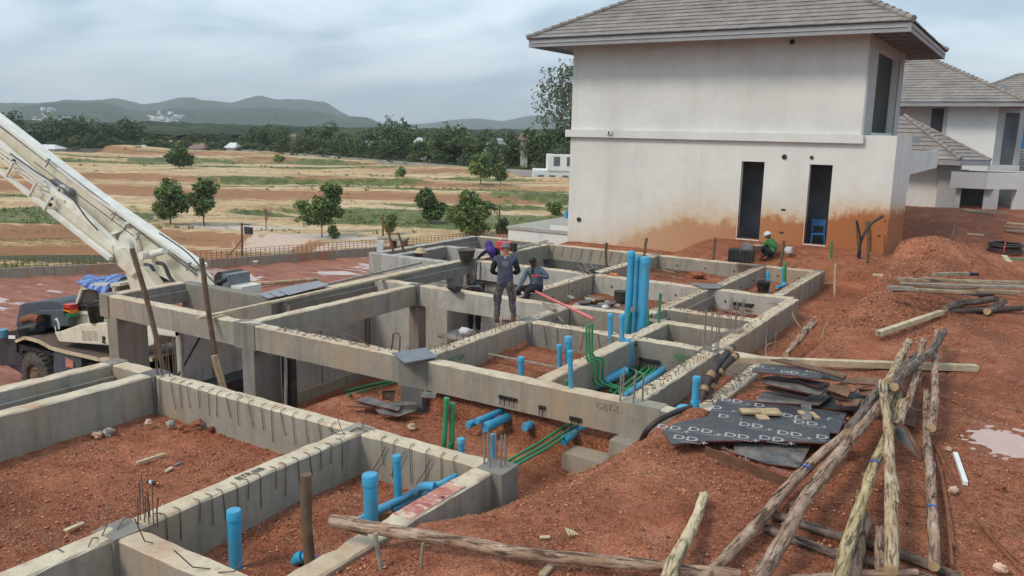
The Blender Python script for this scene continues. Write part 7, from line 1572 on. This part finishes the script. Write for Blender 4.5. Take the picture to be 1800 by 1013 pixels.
for k in range(12):
    x, y = rs.uniform(1230, 1330), rs.uniform(533, 552); bar('lath', 'thin reddish lath strewn in the bay under the stepped beam', [(x-16, y-3+rs.uniform(-3, 3), -.42), (x+18, y+3+rs.uniform(-3, 3), -.40)], .03, .02, rs.choice(('timber_grey', 'timber_brown')), 'lath')['group'] = 'laths strewn in the bay'
for k in range(16):
    x, y = rs.uniform(1150, 1200), rs.uniform(473, 486); bar('lath', 'short stick in the litter of the far bay', [(x-12, y-2+rs.uniform(-3, 3), -.37), (x+12, y+2+rs.uniform(-3, 3), -.36)], .03, .02, rs.choice(('timber_grey', 'timber_brown')), 'lath')['group'] = 'sticks littering the far bay'
for k, (a, b, w_, lab) in enumerate((((1590, 500, .24), (1790, 520, .24), .07, 'dark lath slipped under the timber stack'), ((1620, 488, .46), (1800, 503, .44), .05, 'thin weathered lath lying askew on the timber stack'), ((1570, 512, .22), (1720, 506, .30), .06, 'narrow batten sticking out to the left of the timber stack'))): bar('batten', lab, [a, b], w_, .035, 'timber_brown' if k != 1 else 'timber_old', 'batten')
# corrugated sheets on the rail at left
for k in range(3):
    x0, y0 = 453+k*18, 517-k*3; a, b_, c_ = P(x0, y0, .03+k*.02), P(x0+70, y0-17, .03+k*.02), P(x0+18, y0+8, .03+k*.02); t_ = thing('corrugated_sheet', ('lowest', 'middle', 'top')[k]+' corrugated metal sheet lying on the left beam', 'metal sheet', a); u = b_-a; v_ = c_-a; m = MB(); n = 26
    vs = []
    for i in range(n+1): o_ = v_*(i/n)+Vector((0, 0, .012*math.sin(i*1.57))); vs += [o_, o_+u]
    m.add(vs, [(2*i, 2*i+1, 2*i+3, 2*i+2) for i in range(n)], 0, True); m.build('sheet', MAT['roof_blue' if False else 'fascia'], t_)
# wires on the soil at right
for k, (pts, r_) in enumerate((([(1606, 690, .3), (1650, 697, .14), (1700, 718, .14), (1768, 738, .14)], .007), ([(1650, 700, .2), (1700, 715, .13), (1765, 740, .14)], .006), ([(1640, 780, .15), (1700, 890, .15), (1795, 1005, .14)], .010), ([(1648, 775, .15), (1710, 900, .15), (1800, 995, .14)], .009), ([(1645, 800, .2), (1662, 880, .17), (1674, 995, .16)], .017), ([(1652, 820, .2), (1666, 890, .17), (1676, 958, .16)], .015), ([(1615, 695, .35), (1622, 660, .5), (1648, 672, .42), (1675, 655, .55)], .007), ([(1700, 672, .15), (1715, 660, .3), (1731, 634, .55)], .006), ([(1600, 680, .5), (1606, 720, .5), (1650, 710, .3), (1672, 690, .3)], .006), ([(1590, 800, .3), (1612, 795, .45), (1622, 770, .5), (1660, 760, .3)], .005),
        ([(1390, 540, -.35), (1396, 560, .1), (1408, 580, .0), (1396, 605, -.4)], .012), ([(1348, 630, -.2), (1350, 606, -.1), (1395, 596, -.42)], .012), ([(1445, 596, -.05), (1448, 580, .1), (1456, 566, .1)], .014))):
    W_ = [P(*q) for q in pts]; b = W_[0]; m = MB(); m.tube([p-b for p in smooth_path(W_, 6)], r_, 6); o = m.build('wire' if r_ < .012 else 'steel_rod', MAT['rebar_rust' if k < 10 else 'tape_brown']); o.location = b
    tag(o, ('long rusty wire trailing right from the poles', 'second rusty wire beside the long one', 'left rusty rod running to the bottom right corner', 'right rusty rod running to the bottom right corner', 'thick rusty rod beside the right hand pole', 'shorter thick rusty rod next to it', 'bent wire arching over the pole ends', 'wire springing up right of the long pale timber', 'wire looping between the poles', 'thin wire ring by the dark slab', 'rope hanging over the right foundation corner', 'cable looping beside the weathered post', 'bent root on the trench bank')[k], 'wire' if r_ < .012 else 'rod' if k < 10 else 'rope')
# bottle, bags, tubs, chair, tool box
b = P(268, 848, -.55); t_ = thing('bottle', 'small dark brown bottle with yellow cap lying on the soil', 'bottle', b, .2); m = MB(); m.tube([(-.07, 0, 0), (.04, 0, 0), (.065, 0, 0), (.075, 0, 0)], [.028, .028, .014, .012], 10); m.build('body', MAT['plastic_black'], t_); m = MB(); m.tube([(-.035, 0, 0), (.015, 0, 0)], .029, 10); m.build('label', MAT['cloth_white'], t_); m = MB(); m.tube([(.072, 0, 0), (.10, 0, 0)], .015, 10); m.build('cap', MAT['amber'], t_)
def lump(name, label, cat, px, py, z, r, mat, sc=(1, 1, .7)):
    b = P(px, py, z); m = MB(); m.sphere((0, 0, 0), r, 7, 5, 0, sc); m.sm = [name == 'plastic_bag']*len(m.sm); m.v = [tuple(Vector(v)*(1+.7*noise.noise(Vector(v)/r*1.6+Vector((px, 0, 0))))) for v in m.v]; o = m.build(name, MAT[mat]); o.location = b; return tag(o, label, cat)
lump('plastic_bag', 'crumpled white plastic bag at the top of the slope by the standing man', 'bag', 821, 584, -.3, .14, 'cloth_white'); lump('plastic_bag', 'crumpled bag by the drum in the board scraps', 'bag', 1063, 542, -.35, .12, 'cloth_white'); lump('rubble', 'chunk of light rubble on the soil of the open bay', 'rubble', 723, 750, -.85, .07, 'timber_pale'); lump('rubble', 'sandy lump on the far bay floor', 'rubble', 1228, 484, -.33, .22, 'soil_red', (1, 1, .5))
for k, (px, py, z, r, mt) in enumerate(((262, 742, -.5, .06, 'stone_light'), (300, 745, -.52, .07, 'concrete'), (318, 752, -.52, .06, 'soil_red'), (345, 745, -.5, .08, 'soil_red'), (190, 760, -.56, .09, 'concrete_light'), (172, 765, -.56, .07, 'stone_light'), (372, 755, -.55, .06, 'soil_dark'), (1675, 861, .2, .05, 'stone_light'), (1668, 789, .17, .04, 'stone_light'), (1760, 860, .17, .06, 'soil_dark'), (1760, 1000, .17, .06, 'stone_light'))): lump('rubble', ('pale rubble left of the corner column foot', 'pale rubble under the beam right of the column foot', 'small red clod under the long front beam', 'larger red clod under the long front beam', 'pale lump near the left beam', 'small pale stone next to the pale lump', 'dark clod under the front beam', 'light stone beside the rusty rod', 'light stone right of the poles', 'dark clod near the puddle', 'light stone near the bottom right corner')[k], 'rubble', px, py, z, r, mt)
bucket(0, 0, 0, .26, .30, 'grey cement bucket on the beam corner left of the person in the purple scarf', 'concrete_dark', p=P(820, 457, .01)); bucket(0, 0, 0, .17, .26, 'dark cement bucket standing on the beam of the far right bay', 'plastic_black', p=P(1341, 514, .0)); bucket(0, 0, 0, .16, .28, 'white bucket alone on the lower road', 'pvc_white', p=P(449, 468, ROAD_Z), handle=False)
bucket(0, 0, 0, .15, .2, 'light cement bucket between the black tub and the crouching man', 'concrete_light', p=P(1331, 443, .25), handle=False); bucket(0, 0, 0, .10, .18, 'small white tub at the feet of the crouching man', 'pvc_white', p=P(1386, 445, .2), handle=False)
lump('plastic_bag', 'shiny pale bag beside the small white tub', 'bag', 1386, 441, .3, .15, 'cloth_white', (.8, .8, .9))
b = P(1304, 461, .12); t_ = thing('black_tub', 'black ribbed plastic tub turned on its side by the house wall', 'tub', b, .1); m = MB(); m.box((-.38, -.2, 0), (.34, .2, .40)); m.build('tub', MAT['plastic_black'], t_, bevel=.04)
for k in range(7): m = MB(); m.box((-.37+k*.11, -.225, .03), (-.33+k*.11, -.202, .37)); m.build('rib', MAT['plastic_black'], t_)
m = MB(); m.extr([(-.05, -.1, .4), (.05, -.1, .58), (.25, -.1, .50), (.28, -.1, .4)], (0, .2, 0)); m.build('lining', MAT['steel_grey'], t_)
# gravel heap by the wall
c = P(1275, 452, .1); tag(stones('gravel_heap', MAT['wall_grey_far'], 900, (c.x-1.1, c.x+.9), (c.y-.7, c.y+.9), .02, .05, lambda x, y: np.exp(-((x-c.x)/.7)**2-((y-c.y)/.5)**2), 9), 'small grey gravel heap in front of the stained wall', 'gravel')
# blue plastic chair in the opening
b = Vector((-5.95, 28.5, .2)); t_ = thing('plastic_chair', 'blue plastic chair standing inside the right wall opening', 'chair', b, .25)
m = MB(); m.box((-.21, -.2, .40), (.21, .22, .44)); m.build('seat', MAT['plastic_blue'], t_, bevel=.01); m = MB(); m.extr([(-.21, .2, .66), (.21, .2, .66), (.23, .26, .88), (-.23, .26, .88)], (0, .03, 0)); m.extr([(-.21, .18, .44), (-.15, .18, .44), (-.16, .2, .70), (-.22, .2, .70)], (0, .03, 0)); m.extr([(.15, .18, .44), (.21, .18, .44), (.22, .2, .70), (.16, .2, .70)], (0, .03, 0)); m.build('backrest', MAT['plastic_blue'], t_)
for x in (-.19, .19):
    for y in (-.18, .2): m = MB(); m.tube([(x*1.15, y*1.15, 0), (x, y, .41)], [.03, .025], 6); m.build('leg', MAT['plastic_blue'], t_)
# red tool box with black drum and cable reel beside the woman
b = P(889, 441, .0); t_ = thing('tool_box', 'bright red tool case with black side standing on the beam behind the cap', 'tool box', b, .15); m = MB(); m.box((-.28, -.12, 0), (.2, .12, .30)); m.build('case', MAT['plastic_red'], t_, bevel=.02); m = MB(); m.box((.205, -.1, 0), (.36, .1, .28)); m.build('side', MAT['plastic_black'], t_, bevel=.015); m = MB(); m.tube([(-.15, 0, .3), (-.13, 0, .35), (.02, 0, .35), (.04, 0, .3)], .014, 6); m.build('handle', MAT['plastic_black'], t_); m = MB(); m.box((.22-.2, -.128, .1), (.10, -.121, .2)); m.build('latch', MAT['plastic_black'], t_)
b = P(880, 432, .3); m = MB(); m.tube([(0, 0, 0), (0, 0, .08)], .16, 14); 
b = P(938, 341, .3)
b = P(941, 483, .06); m = MB(); m.box((-.1, -.03, 0), (.1, .03, .05)); b = P(1079, 484, .02); o = m.build('spirit_level', MAT['amber']); o.location = b; tag(o, 'small yellow tool lying on the beam left of the blue risers', 'tool')
for k, (px, py, lab) in enumerate(((910, 436, 'left block on the beam end behind the seated man'), (944, 431, 'right block on the beam end behind the seated man'))): b = P(px, py, .02); m = MB(); m.box((-.13, -.05, 0), (.13, .05, .07), j=.01); o = m.build('concrete_block', MAT['concrete_light']); o.location = b; tag(o, lab, 'block')
b = P(1034, 480, .0); m = MB()
for k in range(16): m.tube([(random.uniform(-.3, .3), random.uniform(-.15, .15), .0), (random.uniform(-.3, .3), random.uniform(-.15, .15), random.uniform(.05, .3)), (random.uniform(-.3, .35), random.uniform(-.15, .15), .03)], .014, 5)
o = m.build('wire_tangle', MAT['rebar_grey']); o.location = b; tag(o, 'tangle of grey tie wire on the beam crossing left of the blue risers', 'wire', kind='stuff')
# small table of rough boards behind the person with the straw hat
b = P(690, 440, -.2); t_ = thing('work_trestle', 'rough pale box of boards behind the person with the straw hat', 'trestle', b, .3); m = MB(); m.box((-.45, -.2, .35), (.5, .2, .42)); m.build('top', MAT['timber_grey'], t_); m = MB(); m.extr([(-.5, -.2, -.2), (-.3, -.2, -.2), (-.2, -.2, .35), (-.45, -.2, .35)], (0, .04, 0)); m.build('side', MAT['cloth_white'], t_)
for x in (.0, .4): m = MB(); m.box((x, -.18, -.2), (x+.08, .18, .345)); m.build('leg', MAT['timber_brown'], t_)
# ---------------------------------------------------------------- people
def skin_mesh(nodes, edges, root, sub=2):
    """nodes: name -> (co, (rx, ry)); one continuous surface from a Skin modifier"""
    names = list(nodes); me = bpy.data.meshes.new('tmp_body'); me.from_pydata([nodes[n][0] for n in names], [(names.index(a), names.index(b)) for a, b in edges], [])
    o = bpy.data.objects.new('tmp_body', me); COL.objects.link(o)
    md = o.modifiers.new('s', 'SKIN'); md.use_smooth_shade = True; sl = me.skin_vertices[0].data
    for i, n in enumerate(names): sl[i].radius = nodes[n][1]; sl[i].use_root = (n == root)
    sb = o.modifiers.new('u', 'SUBSURF'); sb.levels = sub; sb.render_levels = sub
    bpy.context.view_layer.update(); r = bpy.data.meshes.new_from_object(o.evaluated_get(bpy.context.evaluated_depsgraph_get()))
    bpy.data.objects.remove(o); bpy.data.meshes.remove(me); return r
def seg_d(p, a, b): d = b-a; t_ = max(0, min(1, (p-a).dot(d)/max(d.length_squared, 1e-9))); return (p-(a+d*t_)).length
def person(label, base, J, mats, zones, k=1.0, hand_open=.0, rz=0.0):
    """J: joints in metres in the frame right / away / up at base. zones: bone -> material index"""
    root = thing('person', label, 'person', base)
    def W_(v): return RT3*v[0]+FW3*v[1]+Vector((0, 0, v[2]))
    if rz:
        c, s = math.cos(rz), math.sin(rz); J = {n: (v[0]*c-v[1]*s, v[0]*s+v[1]*c, v[2]) for n, v in J.items()}
    V = {n: W_(v) for n, v in J.items()}
    R_ = dict(pelvis=(.150, .118), spine=(.148, .112), chest=(.175, .125), neck=(.058, .058), head=(.083, .092), crown=(.068, .075), shL=(.072, .072), shR=(.072, .072), elL=(.056, .056), elR=(.056, .056), wrL=(.034, .034), wrR=(.034, .034), haL=(.040, .024), haR=(.040, .024),
              hipL=(.100, .100), hipR=(.100, .100), knL=(.080, .080), knR=(.080, .080), anL=(.056, .056), anR=(.056, .056), toL=(.042, .034), toR=(.042, .034))
    V['crown'] = V['head']+(V['head']-V['neck']).normalized()*.085
    nodes = {n: (tuple(V[n]), tuple(q*k for q in R_[n])) for n in V if n in R_}
    E_ = [('pelvis', 'spine'), ('spine', 'chest'), ('chest', 'neck'), ('neck', 'head'), ('head', 'crown')]
    for s in 'LR': E_ += [('chest', 'sh'+s), ('sh'+s, 'el'+s), ('el'+s, 'wr'+s), ('wr'+s, 'ha'+s), ('pelvis', 'hip'+s), ('hip'+s, 'kn'+s), ('kn'+s, 'an'+s), ('an'+s, 'to'+s)]
    # fingers grown from the palm, part of the same surface
    for s in 'LR':
        d = (V['ha'+s]-V['wr'+s]).normalized(); sd = d.cross(Vector((0, 0, 1))); sd = sd.normalized() if sd.length > .1 else RT3.copy()
        dn = sd.cross(d)
        for f, (o_, L) in enumerate(((-.030, .062), (-.010, .075), (.010, .072), (.030, .056))):
            a = V['ha'+s]+sd*o_+d*.030; b = a+d*L*.5-dn*.004; c = b+d*L*.35-dn*L*.35
            for nm, q in (('f%d%sa' % (f, s), a), ('f%d%sb' % (f, s), b), ('f%d%sc' % (f, s), c)): nodes[nm] = (tuple(q), (.0095, .0095))
            E_ += [('ha'+s, 'f%d%sa' % (f, s)), ('f%d%sa' % (f, s), 'f%d%sb' % (f, s)), ('f%d%sb' % (f, s), 'f%d%sc' % (f, s))]
        a = V['wr'+s].lerp(V['ha'+s], .45)-sd*.040; b = a+d*.035-sd*.018; nodes['t'+s+'a'] = (tuple(a), (.012, .012)); nodes['t'+s+'b'] = (tuple(b), (.010, .010)); E_ += [('wr'+s, 't'+s+'a'), ('t'+s+'a', 't'+s+'b')]
    me = skin_mesh(nodes, E_, 'pelvis')
    for m_ in mats: me.materials.append(MAT[m_])
    bones = [(Vector(nodes[a][0]), Vector(nodes[b][0]), a, b) for a, b in E_]
    for p_ in me.polygons:
        c = p_.center; best = min(bones, key=lambda q: seg_d(c, q[0], q[1])-.6*min(nodes[q[2]][1][0], nodes[q[3]][1][0])); a, b = best[2], best[3]
        key = b if b[0] in 'ftc' and b != 'chest' else a+'-'+b; zn = None
        d = best[1]-best[0]; f = (c-best[0]).dot(d)/max(d.length_squared, 1e-9)
        if b[:2] in ('f0', 'f1', 'f2', 'f3') or b[:2] in ('tL', 'tR') or b[:2] == 'ha': zn = 'hand'
        elif b[:2] == 'wr': zn = 'forearm'
        elif b[:2] == 'el': zn = 'upperarm'
        elif b[:2] == 'sh' or b in ('chest', 'spine'): zn = 'torso'
        elif b == 'neck': zn = 'torso' if f < .7 else 'head'
        elif b in ('head', 'crown'): zn = 'head'
        elif b[:3] == 'hip': zn = 'hip'
        elif b[:2] == 'kn': zn = 'thigh'
        elif b[:2] == 'an': zn = 'calf' if f < .72 else 'ankle'
        elif b[:2] == 'to': zn = 'foot'
        else: zn = 'torso'
        if zn == 'hand' and b[-1:] == 'R' or zn == 'hand' and (b.endswith('Ra') or b.endswith('Rb') or b.endswith('Rc')): zn = 'handR'
        p_.material_index = zones.get(zn, zones.get('hand', 0) if zn == 'handR' else 0); p_.use_smooth = True
    # rumple the cloth a little
    for v_ in me.vertices:
        if v_.co.z > -9: v_.co += v_.normal*.016*noise.noise(v_.co*11)+v_.normal*.009*noise.noise(v_.co*27)
    o = bpy.data.objects.new('body', me); COL.objects.link(o); o.parent = root
    face = (V.get('face') or FW3*-1).normalized(); hd = V['head']; up_ = (V['crown']-V['neck']).normalized(); sd = face.cross(up_).normalized(); face = up_.cross(sd).normalized()
    if face.dot((V.get('face') or FW3*-1)) < 0: face = -face
    m = MB(); nb = hd+face*.082+up_*.012; m.tube([nb+up_*.03, nb+face*.012-up_*.005, nb+face*.004-up_*.018], [.006, .013, .007], 8); m.build('nose', MAT[mats[zones['head']]], root)
    for s_ in (-1, 1):
        m = MB(); m.sphere(hd+sd*s_*.082+up_*.008, .026, 8, 6, 0, (.6, .6, 1.1)); m.build('ear', MAT[mats[zones['head']]], root)
        m = MB(); m.sphere(hd+face*.078+sd*s_*.032+up_*.028, .010, 8, 5); m.build('eye', MAT['hair'], root)
    m = MB(); m.obox(hd+face*.086-up_*.032, sd*.022, face*.004, up_*.004); m.build('mouth', MAT['ply_edge'], root)
    return root, V, hd, face, up_, sd
def cap_on(root, hd, face, up_, sd, mat, r=.105, peak=True, hair=False, name=None, low=0.02):
    m = MB(); n = 16; vs = []; rings = 6
    for i in range(rings+1):
        th = math.pi/2*i/rings
        for j in range(n):
            a = 2*math.pi*j/n; h = -low+(r+.0+low)*math.sin(th) if i else -low-(.05*max(0, math.cos(a+math.pi)) if hair else 0)
            q = hd+up_*(.03+h)+(face*math.cos(a)+sd*math.sin(a))*r*(math.cos(th) if i else 1.0)*(1.0 if not hair else .97); vs.append(q)
    m.add(vs, [(i*n+j, i*n+(j+1) % n, (i+1)*n+(j+1) % n, (i+1)*n+j) for i in range(rings) for j in range(n)], 0, True)
    if peak: c = hd+up_*.018; m.add([c+face*.085+sd*.07, c+face*.17+sd*.045-up_*.015, c+face*.17-sd*.045-up_*.015, c+face*.085-sd*.07, c+face*.085+sd*.07+up_*.012, c+face*.17+sd*.045, c+face*.17-sd*.045, c+face*.085-sd*.07+up_*.012], [(3, 2, 1, 0), (4, 5, 6, 7), (0, 1, 5, 4), (1, 2, 6, 5), (2, 3, 7, 6)])
    m.build(name or ('hair' if hair else 'cap'), MAT[mat], root)
# standing man, seen from behind
base = P(886, 573, -.10); base.z = hz(base.x, base.y)
s = (zat((base.x, base.y), 428)-base.z)/1.70
J = dict(pelvis=(0, 0, .95), spine=(0, .01, 1.13), chest=(0, .02, 1.32), neck=(0, .04, 1.47), head=(.0, .075, 1.58), shL=(-.185, .02, 1.38), shR=(.185, .02, 1.38), elL=(-.27, .06, 1.10), elR=(.28, .04, 1.11), wrL=(-.15, .26, 1.02), wrR=(.14, .27, 1.04), haL=(-.08, .30, 1.04), haR=(.07, .30, 1.06),
         hipL=(-.095, 0, .88), hipR=(.095, 0, .88), knL=(-.145, .03, .50), knR=(.16, .05, .50), anL=(-.15, -.02, .09), anR=(.20, .05, .09), toL=(-.17, .14, .04), toR=(.24, .20, .04), face=(0, 1, -.2))
J = {n: tuple(c*s for c in v) for n, v in J.items()}
M1 = ['skin', 'cloth_navy', 'cloth_black', 'camouflage', 'boot']
pr_ = person('man standing with his back turned in grey vest, cap and camouflage trousers', base, J, M1, dict(head=0, hand=0, forearm=2, upperarm=2, torso=1, hip=3, thigh=3, calf=3, ankle=4, foot=4), k=s)
cap_on(*[pr_[0]]+list(pr_[2:]), 'cloth_cap')
m = MB(); V = pr_[1]
for sd_, kn, an in (('L', 'knL', 'anL'), ('R', 'knR', 'anR')):
    a = V['hip'+sd_].lerp(V[kn], .72); m.obox(a+RT3*(.075 if sd_ == 'R' else -.075)-FW3*.02, RT3*.025, FW3*.06, Vector((0, 0, .085)))
m.build('cargo_pocket', MAT['camouflage'], pr_[0], bevel=.015)
# print on the back of the vest
bc = V['chest']-FW3*(.118*s*1.02)
for j, (w_, z_) in enumerate(((.12, .035), (.14, .012), (.12, -.011), (.13, -.034), (.09, -.057))):
    m = MB(); x = -w_/2
    while x < w_/2: l = random.uniform(.012, .03); m.obox(bc+RT3*(x+l/2)+Vector((0, 0, z_-.01))-FW3*.024, RT3*l/2, FW3*.002, Vector((0, 0, .005))); x += l+.007
    m.build('printed_line', MAT['print_white'], pr_[0])
m = MB(); m.tube([bc+Vector((0, 0, .105))-FW3*.002, bc+Vector((0, 0, .105))-FW3*.016], .030, 14); m.build('emblem', MAT['print_white'], pr_[0])
# seated man
base = P(945, 507, .12); J = dict(pelvis=(0, 0, .02), spine=(-.03, -.02, .20), chest=(-.08, -.05, .40), neck=(-.10, -.07, .54), head=(-.13, -.11, .645), shL=(-.26, -.05, .43), shR=(.10, -.07, .44), elL=(-.37, -.16, .19), elR=(.24, -.16, .29), wrL=(-.47, -.30, .04), wrR=(.02, -.36, .36), haL=(-.52, -.34, .02), haR=(-.06, -.38, .37),
    hipL=(-.10, -.06, .0), hipR=(.04, -.08, .0), knL=(-.46, -.24, .04), knR=(-.26, -.44, .04), anL=(-.44, -.26, -.36), anR=(-.27, -.42, -.36), toL=(-.52, -.34, -.42), toR=(-.33, -.54, -.42), face=(-.45, -.9, -.12))
pr_ = person('man sitting on the beam in teal long sleeves with one red glove raised', base, J, ['skin_dark', 'cloth_teal', 'cloth_black', 'boot', 'glove_red'], dict(head=0, hand=0, handR=4, forearm=1, upperarm=1, torso=1, hip=2, thigh=2, calf=2, ankle=2, foot=3))
cap_on(*[pr_[0]]+list(pr_[2:]), 'hair', r=.098, peak=False, hair=True, low=.0)
m = MB(); c = pr_[1]['neck']; f_ = pr_[3]; m.tube([c+f_*.06+Vector((0, 0, .03)), c+f_*.10-Vector((0, 0, .05)), c+f_*.13-Vector((0, 0, .12))], [.02, .03, .01], 8); m.build('collar', MAT['cloth_black'], pr_[0])
# woman with the purple scarf, leaning over the crossing
base = P(862, 456, .0); J = dict(pelvis=(.16, .42, -.10), spine=(.14, .30, .07), chest=(.07, .12, .24), neck=(.0, .02, .34), head=(-.05, -.06, .43), shL=(-.11, .08, .26), shR=(.23, .14, .26), elL=(-.28, -.02, .12), elR=(.27, -.06, .08), wrL=(-.38, -.14, .03), wrR=(.08, -.12, .03), haL=(-.42, -.19, .02), haR=(.02, -.14, .02),
    hipL=(.07, .42, -.15), hipR=(.25, .42, -.15), knL=(.08, .36, -.55), knR=(.26, .36, -.55), anL=(.08, .5, -.95), anR=(.26, .5, -.95), toL=(.07, .38, -1.0), toR=(.25, .38, -1.0), face=(-.4, -.8, -.5))
pr_ = person('worker with a purple headscarf and black clothes bending over the beam crossing', base, J, ['skin_dark', 'cloth_black', 'cloth_black', 'boot'], dict(head=0, hand=0, forearm=1, upperarm=1, torso=1, hip=2, thigh=2, calf=2, ankle=2, foot=3), k=.95)
hd, fc, up_, sd = pr_[2:]
m = MB(); m.sphere(hd+up_*.02-fc*.015, .118, 14, 10, 0, (1, 1, 1.05)); m.build('headscarf', MAT['cloth_purple'], pr_[0])
G = [[hd+RT3*(.10*math.cos(a))*w_+FW3*(-.08+.10*math.sin(a))*w_+Vector((.0, 0, z_))+RT3*dx_ for a in (3.6, 4.2, 4.8, 5.4, 6.0)] for z_, w_, dx_ in ((.06, 1.0, .02), (-.05, 1.3, .05), (-.16, 1.45, .08), (-.27, 1.0, .10), (-.36, .55, .11))]
o = sheet('scarf_tail', G, 'cloth_purple', pr_[0], wob=.02)
bar('plank', 'short scaffold board under the worker with the purple scarf', [(862-14, 455, -1.05), (862+40, 453, -1.05)], .5, .04, 'timber_grey', 'plank')
# crouching man in green at the wall
base = P(1349, 448, .15); base.z = hz(base.x, base.y); J = dict(pelvis=(.17, 0, .20), spine=(.19, .04, .36), chest=(.12, .10, .52), neck=(.05, .14, .63), head=(.02, .17, .72), shL=(-.04, .02, .54), shR=(.22, .24, .54), elL=(-.14, .12, .36), elR=(.02, .36, .36), wrL=(-.32, .24, .28), wrR=(-.22, .38, .28), haL=(-.39, .27, .26), haR=(-.29, .40, .26),
    hipL=(.12, -.06, .18), hipR=(.18, .12, .18), knL=(-.22, -.04, .40), knR=(-.14, .24, .42), anL=(-.02, -.10, .08), anR=(.04, .14, .08), toL=(-.17, -.14, .04), toR=(-.12, .14, .04), face=(-.7, .6, -.4))
pr_ = person('man in green jacket crouching at the stained wall between the two openings', base, J, ['skin_dark', 'cloth_green', 'cloth_black', 'boot'], dict(head=0, hand=0, forearm=1, upperarm=1, torso=1, hip=2, thigh=2, calf=2, ankle=2, foot=3), k=1.12)
cap_on(*[pr_[0]]+list(pr_[2:]), 'cloth_white', r=.118)
m = MB(); V = pr_[1]; m.tube([V['shL']+Vector((0, 0, .06))-FW3*.05, V['chest']-FW3*.13-Vector((0, 0, .05)), V['spine']-FW3*.15, V['pelvis']-FW3*.13], .02, 6); m.build('strap', MAT['cloth_black'], pr_[0])
# head and shoulders behind the pale wall
base = Vector((-16.15, 20.3, -1.50)); J = dict(pelvis=(0, 0, .93), spine=(0, -.03, 1.08), chest=(0, -.08, 1.22), neck=(0, -.12, 1.34), head=(-.02, -.16, 1.44), shL=(-.18, -.08, 1.26), shR=(.18, -.10, 1.24), elL=(-.25, -.10, 1.0), elR=(.26, -.2, 1.02), wrL=(-.15, -.3, .95), wrR=(.25, -.35, 1.18), haL=(-.1, -.36, .96), haR=(.25, -.42, 1.22), hipL=(-.09, 0, .88), hipR=(.09, 0, .88), knL=(-.1, -.02, .48), knR=(.1, -.02, .48), anL=(-.1, .02, .08), anR=(.1, .02, .08), toL=(-.1, -.14, .04), toR=(.1, -.14, .04), face=(.3, -.8, -.5))
pr_ = person('person in a straw hat, only hat and shoulder showing over the pale wall', base, J, ['skin', 'roof_blue', 'cloth_black', 'boot'], dict(head=0, hand=0, forearm=1, upperarm=1, torso=1, hip=2, thigh=2, calf=2, ankle=2, foot=3))
hd, fc, up_, sd = pr_[2:]; m = MB(); c = hd+Vector((0, 0, .06)); m.tube([c+Vector((0, 0, -.02)), c, c+Vector((0, 0, .06)), c+Vector((0, 0, .11)), c+Vector((0, 0, .13))], [.21, .20, .13, .11, .04], 18); m.build('straw_hat', MAT['straw'], pr_[0])
m = MB(); m.box((-16.9, 19.95, -1.56), (-14.2, 20.9, -1.51)); o = m.build('plank', MAT['timber_grey']); tag(o, 'scaffold deck behind the pale wall, under the person in the straw hat', 'plank')
# worker leaning on the beam from below
base = P(830, 509, .0)+FW3*.25; base.z = -1.25; J = dict(pelvis=(.05, .25, .85), spine=(.05, .18, 1.0), chest=(.04, .05, 1.14), neck=(.02, -.02, 1.24), head=(.02, -.06, 1.33), shL=(-.14, .02, 1.16), shR=(.20, .05, 1.15), elL=(-.12, -.18, 1.30), elR=(.16, -.16, 1.30), wrL=(-.30, -.24, 1.32), wrR=(-.08, -.26, 1.31), haL=(-.36, -.25, 1.31), haR=(-.14, -.28, 1.30), hipL=(-.05, .25, .8), hipR=(.14, .25, .8), knL=(-.05, .2, .45), knR=(.14, .2, .45), anL=(-.05, .28, .08), anR=(.14, .28, .08), toL=(-.05, .14, .04), toR=(.14, .14, .04), face=(-.3, -.9, -.3))
pr_ = person('worker below the beam leaning forearms on its top, left of the standing man', base, J, ['skin_dark', 'ply_worn', 'cloth_black', 'boot'], dict(head=0, hand=0, forearm=1, upperarm=1, torso=1, hip=2, thigh=2, calf=2, ankle=2, foot=3)); cap_on(*[pr_[0]]+list(pr_[2:]), 'hair', r=.1, peak=False, hair=True, low=.0)
q = base; m = MB(); m.box((q.x-.8, q.y-.35, -1.31), (q.x+.8, q.y+.6, -1.26)); o = m.build('plank', MAT['timber_grey']); tag(o, 'scaffold deck in the basement under the leaning worker', 'plank')
lump('work_bag', 'black bag lying on the beam beside the leaning worker', 'bag', 799, 509, .06, .17, 'cloth_black', (1.1, .5, .5))
b = Vector((-13.55, 19.55, -.75)); t_ = thing('dark_block', 'black tapered block added for the dark area below the beam crossing', 'dark block', b); m = MB(); m.extr([(-.16, 0, -.2), (.16, 0, -.2), (.26, 0, .16), (-.26, 0, .16)], (0, .2, 0)); m.build('pail_or_block', MAT['plastic_black'], t_, bevel=.02)  # added block and bars stand in for the darkness below the column head
for x in (-.05, .09): m = MB(); m.tube([(x, .1, .16), (x, .12, .74)], .018, 6); m.build('dark_bar', MAT['steel_dark'], t_)
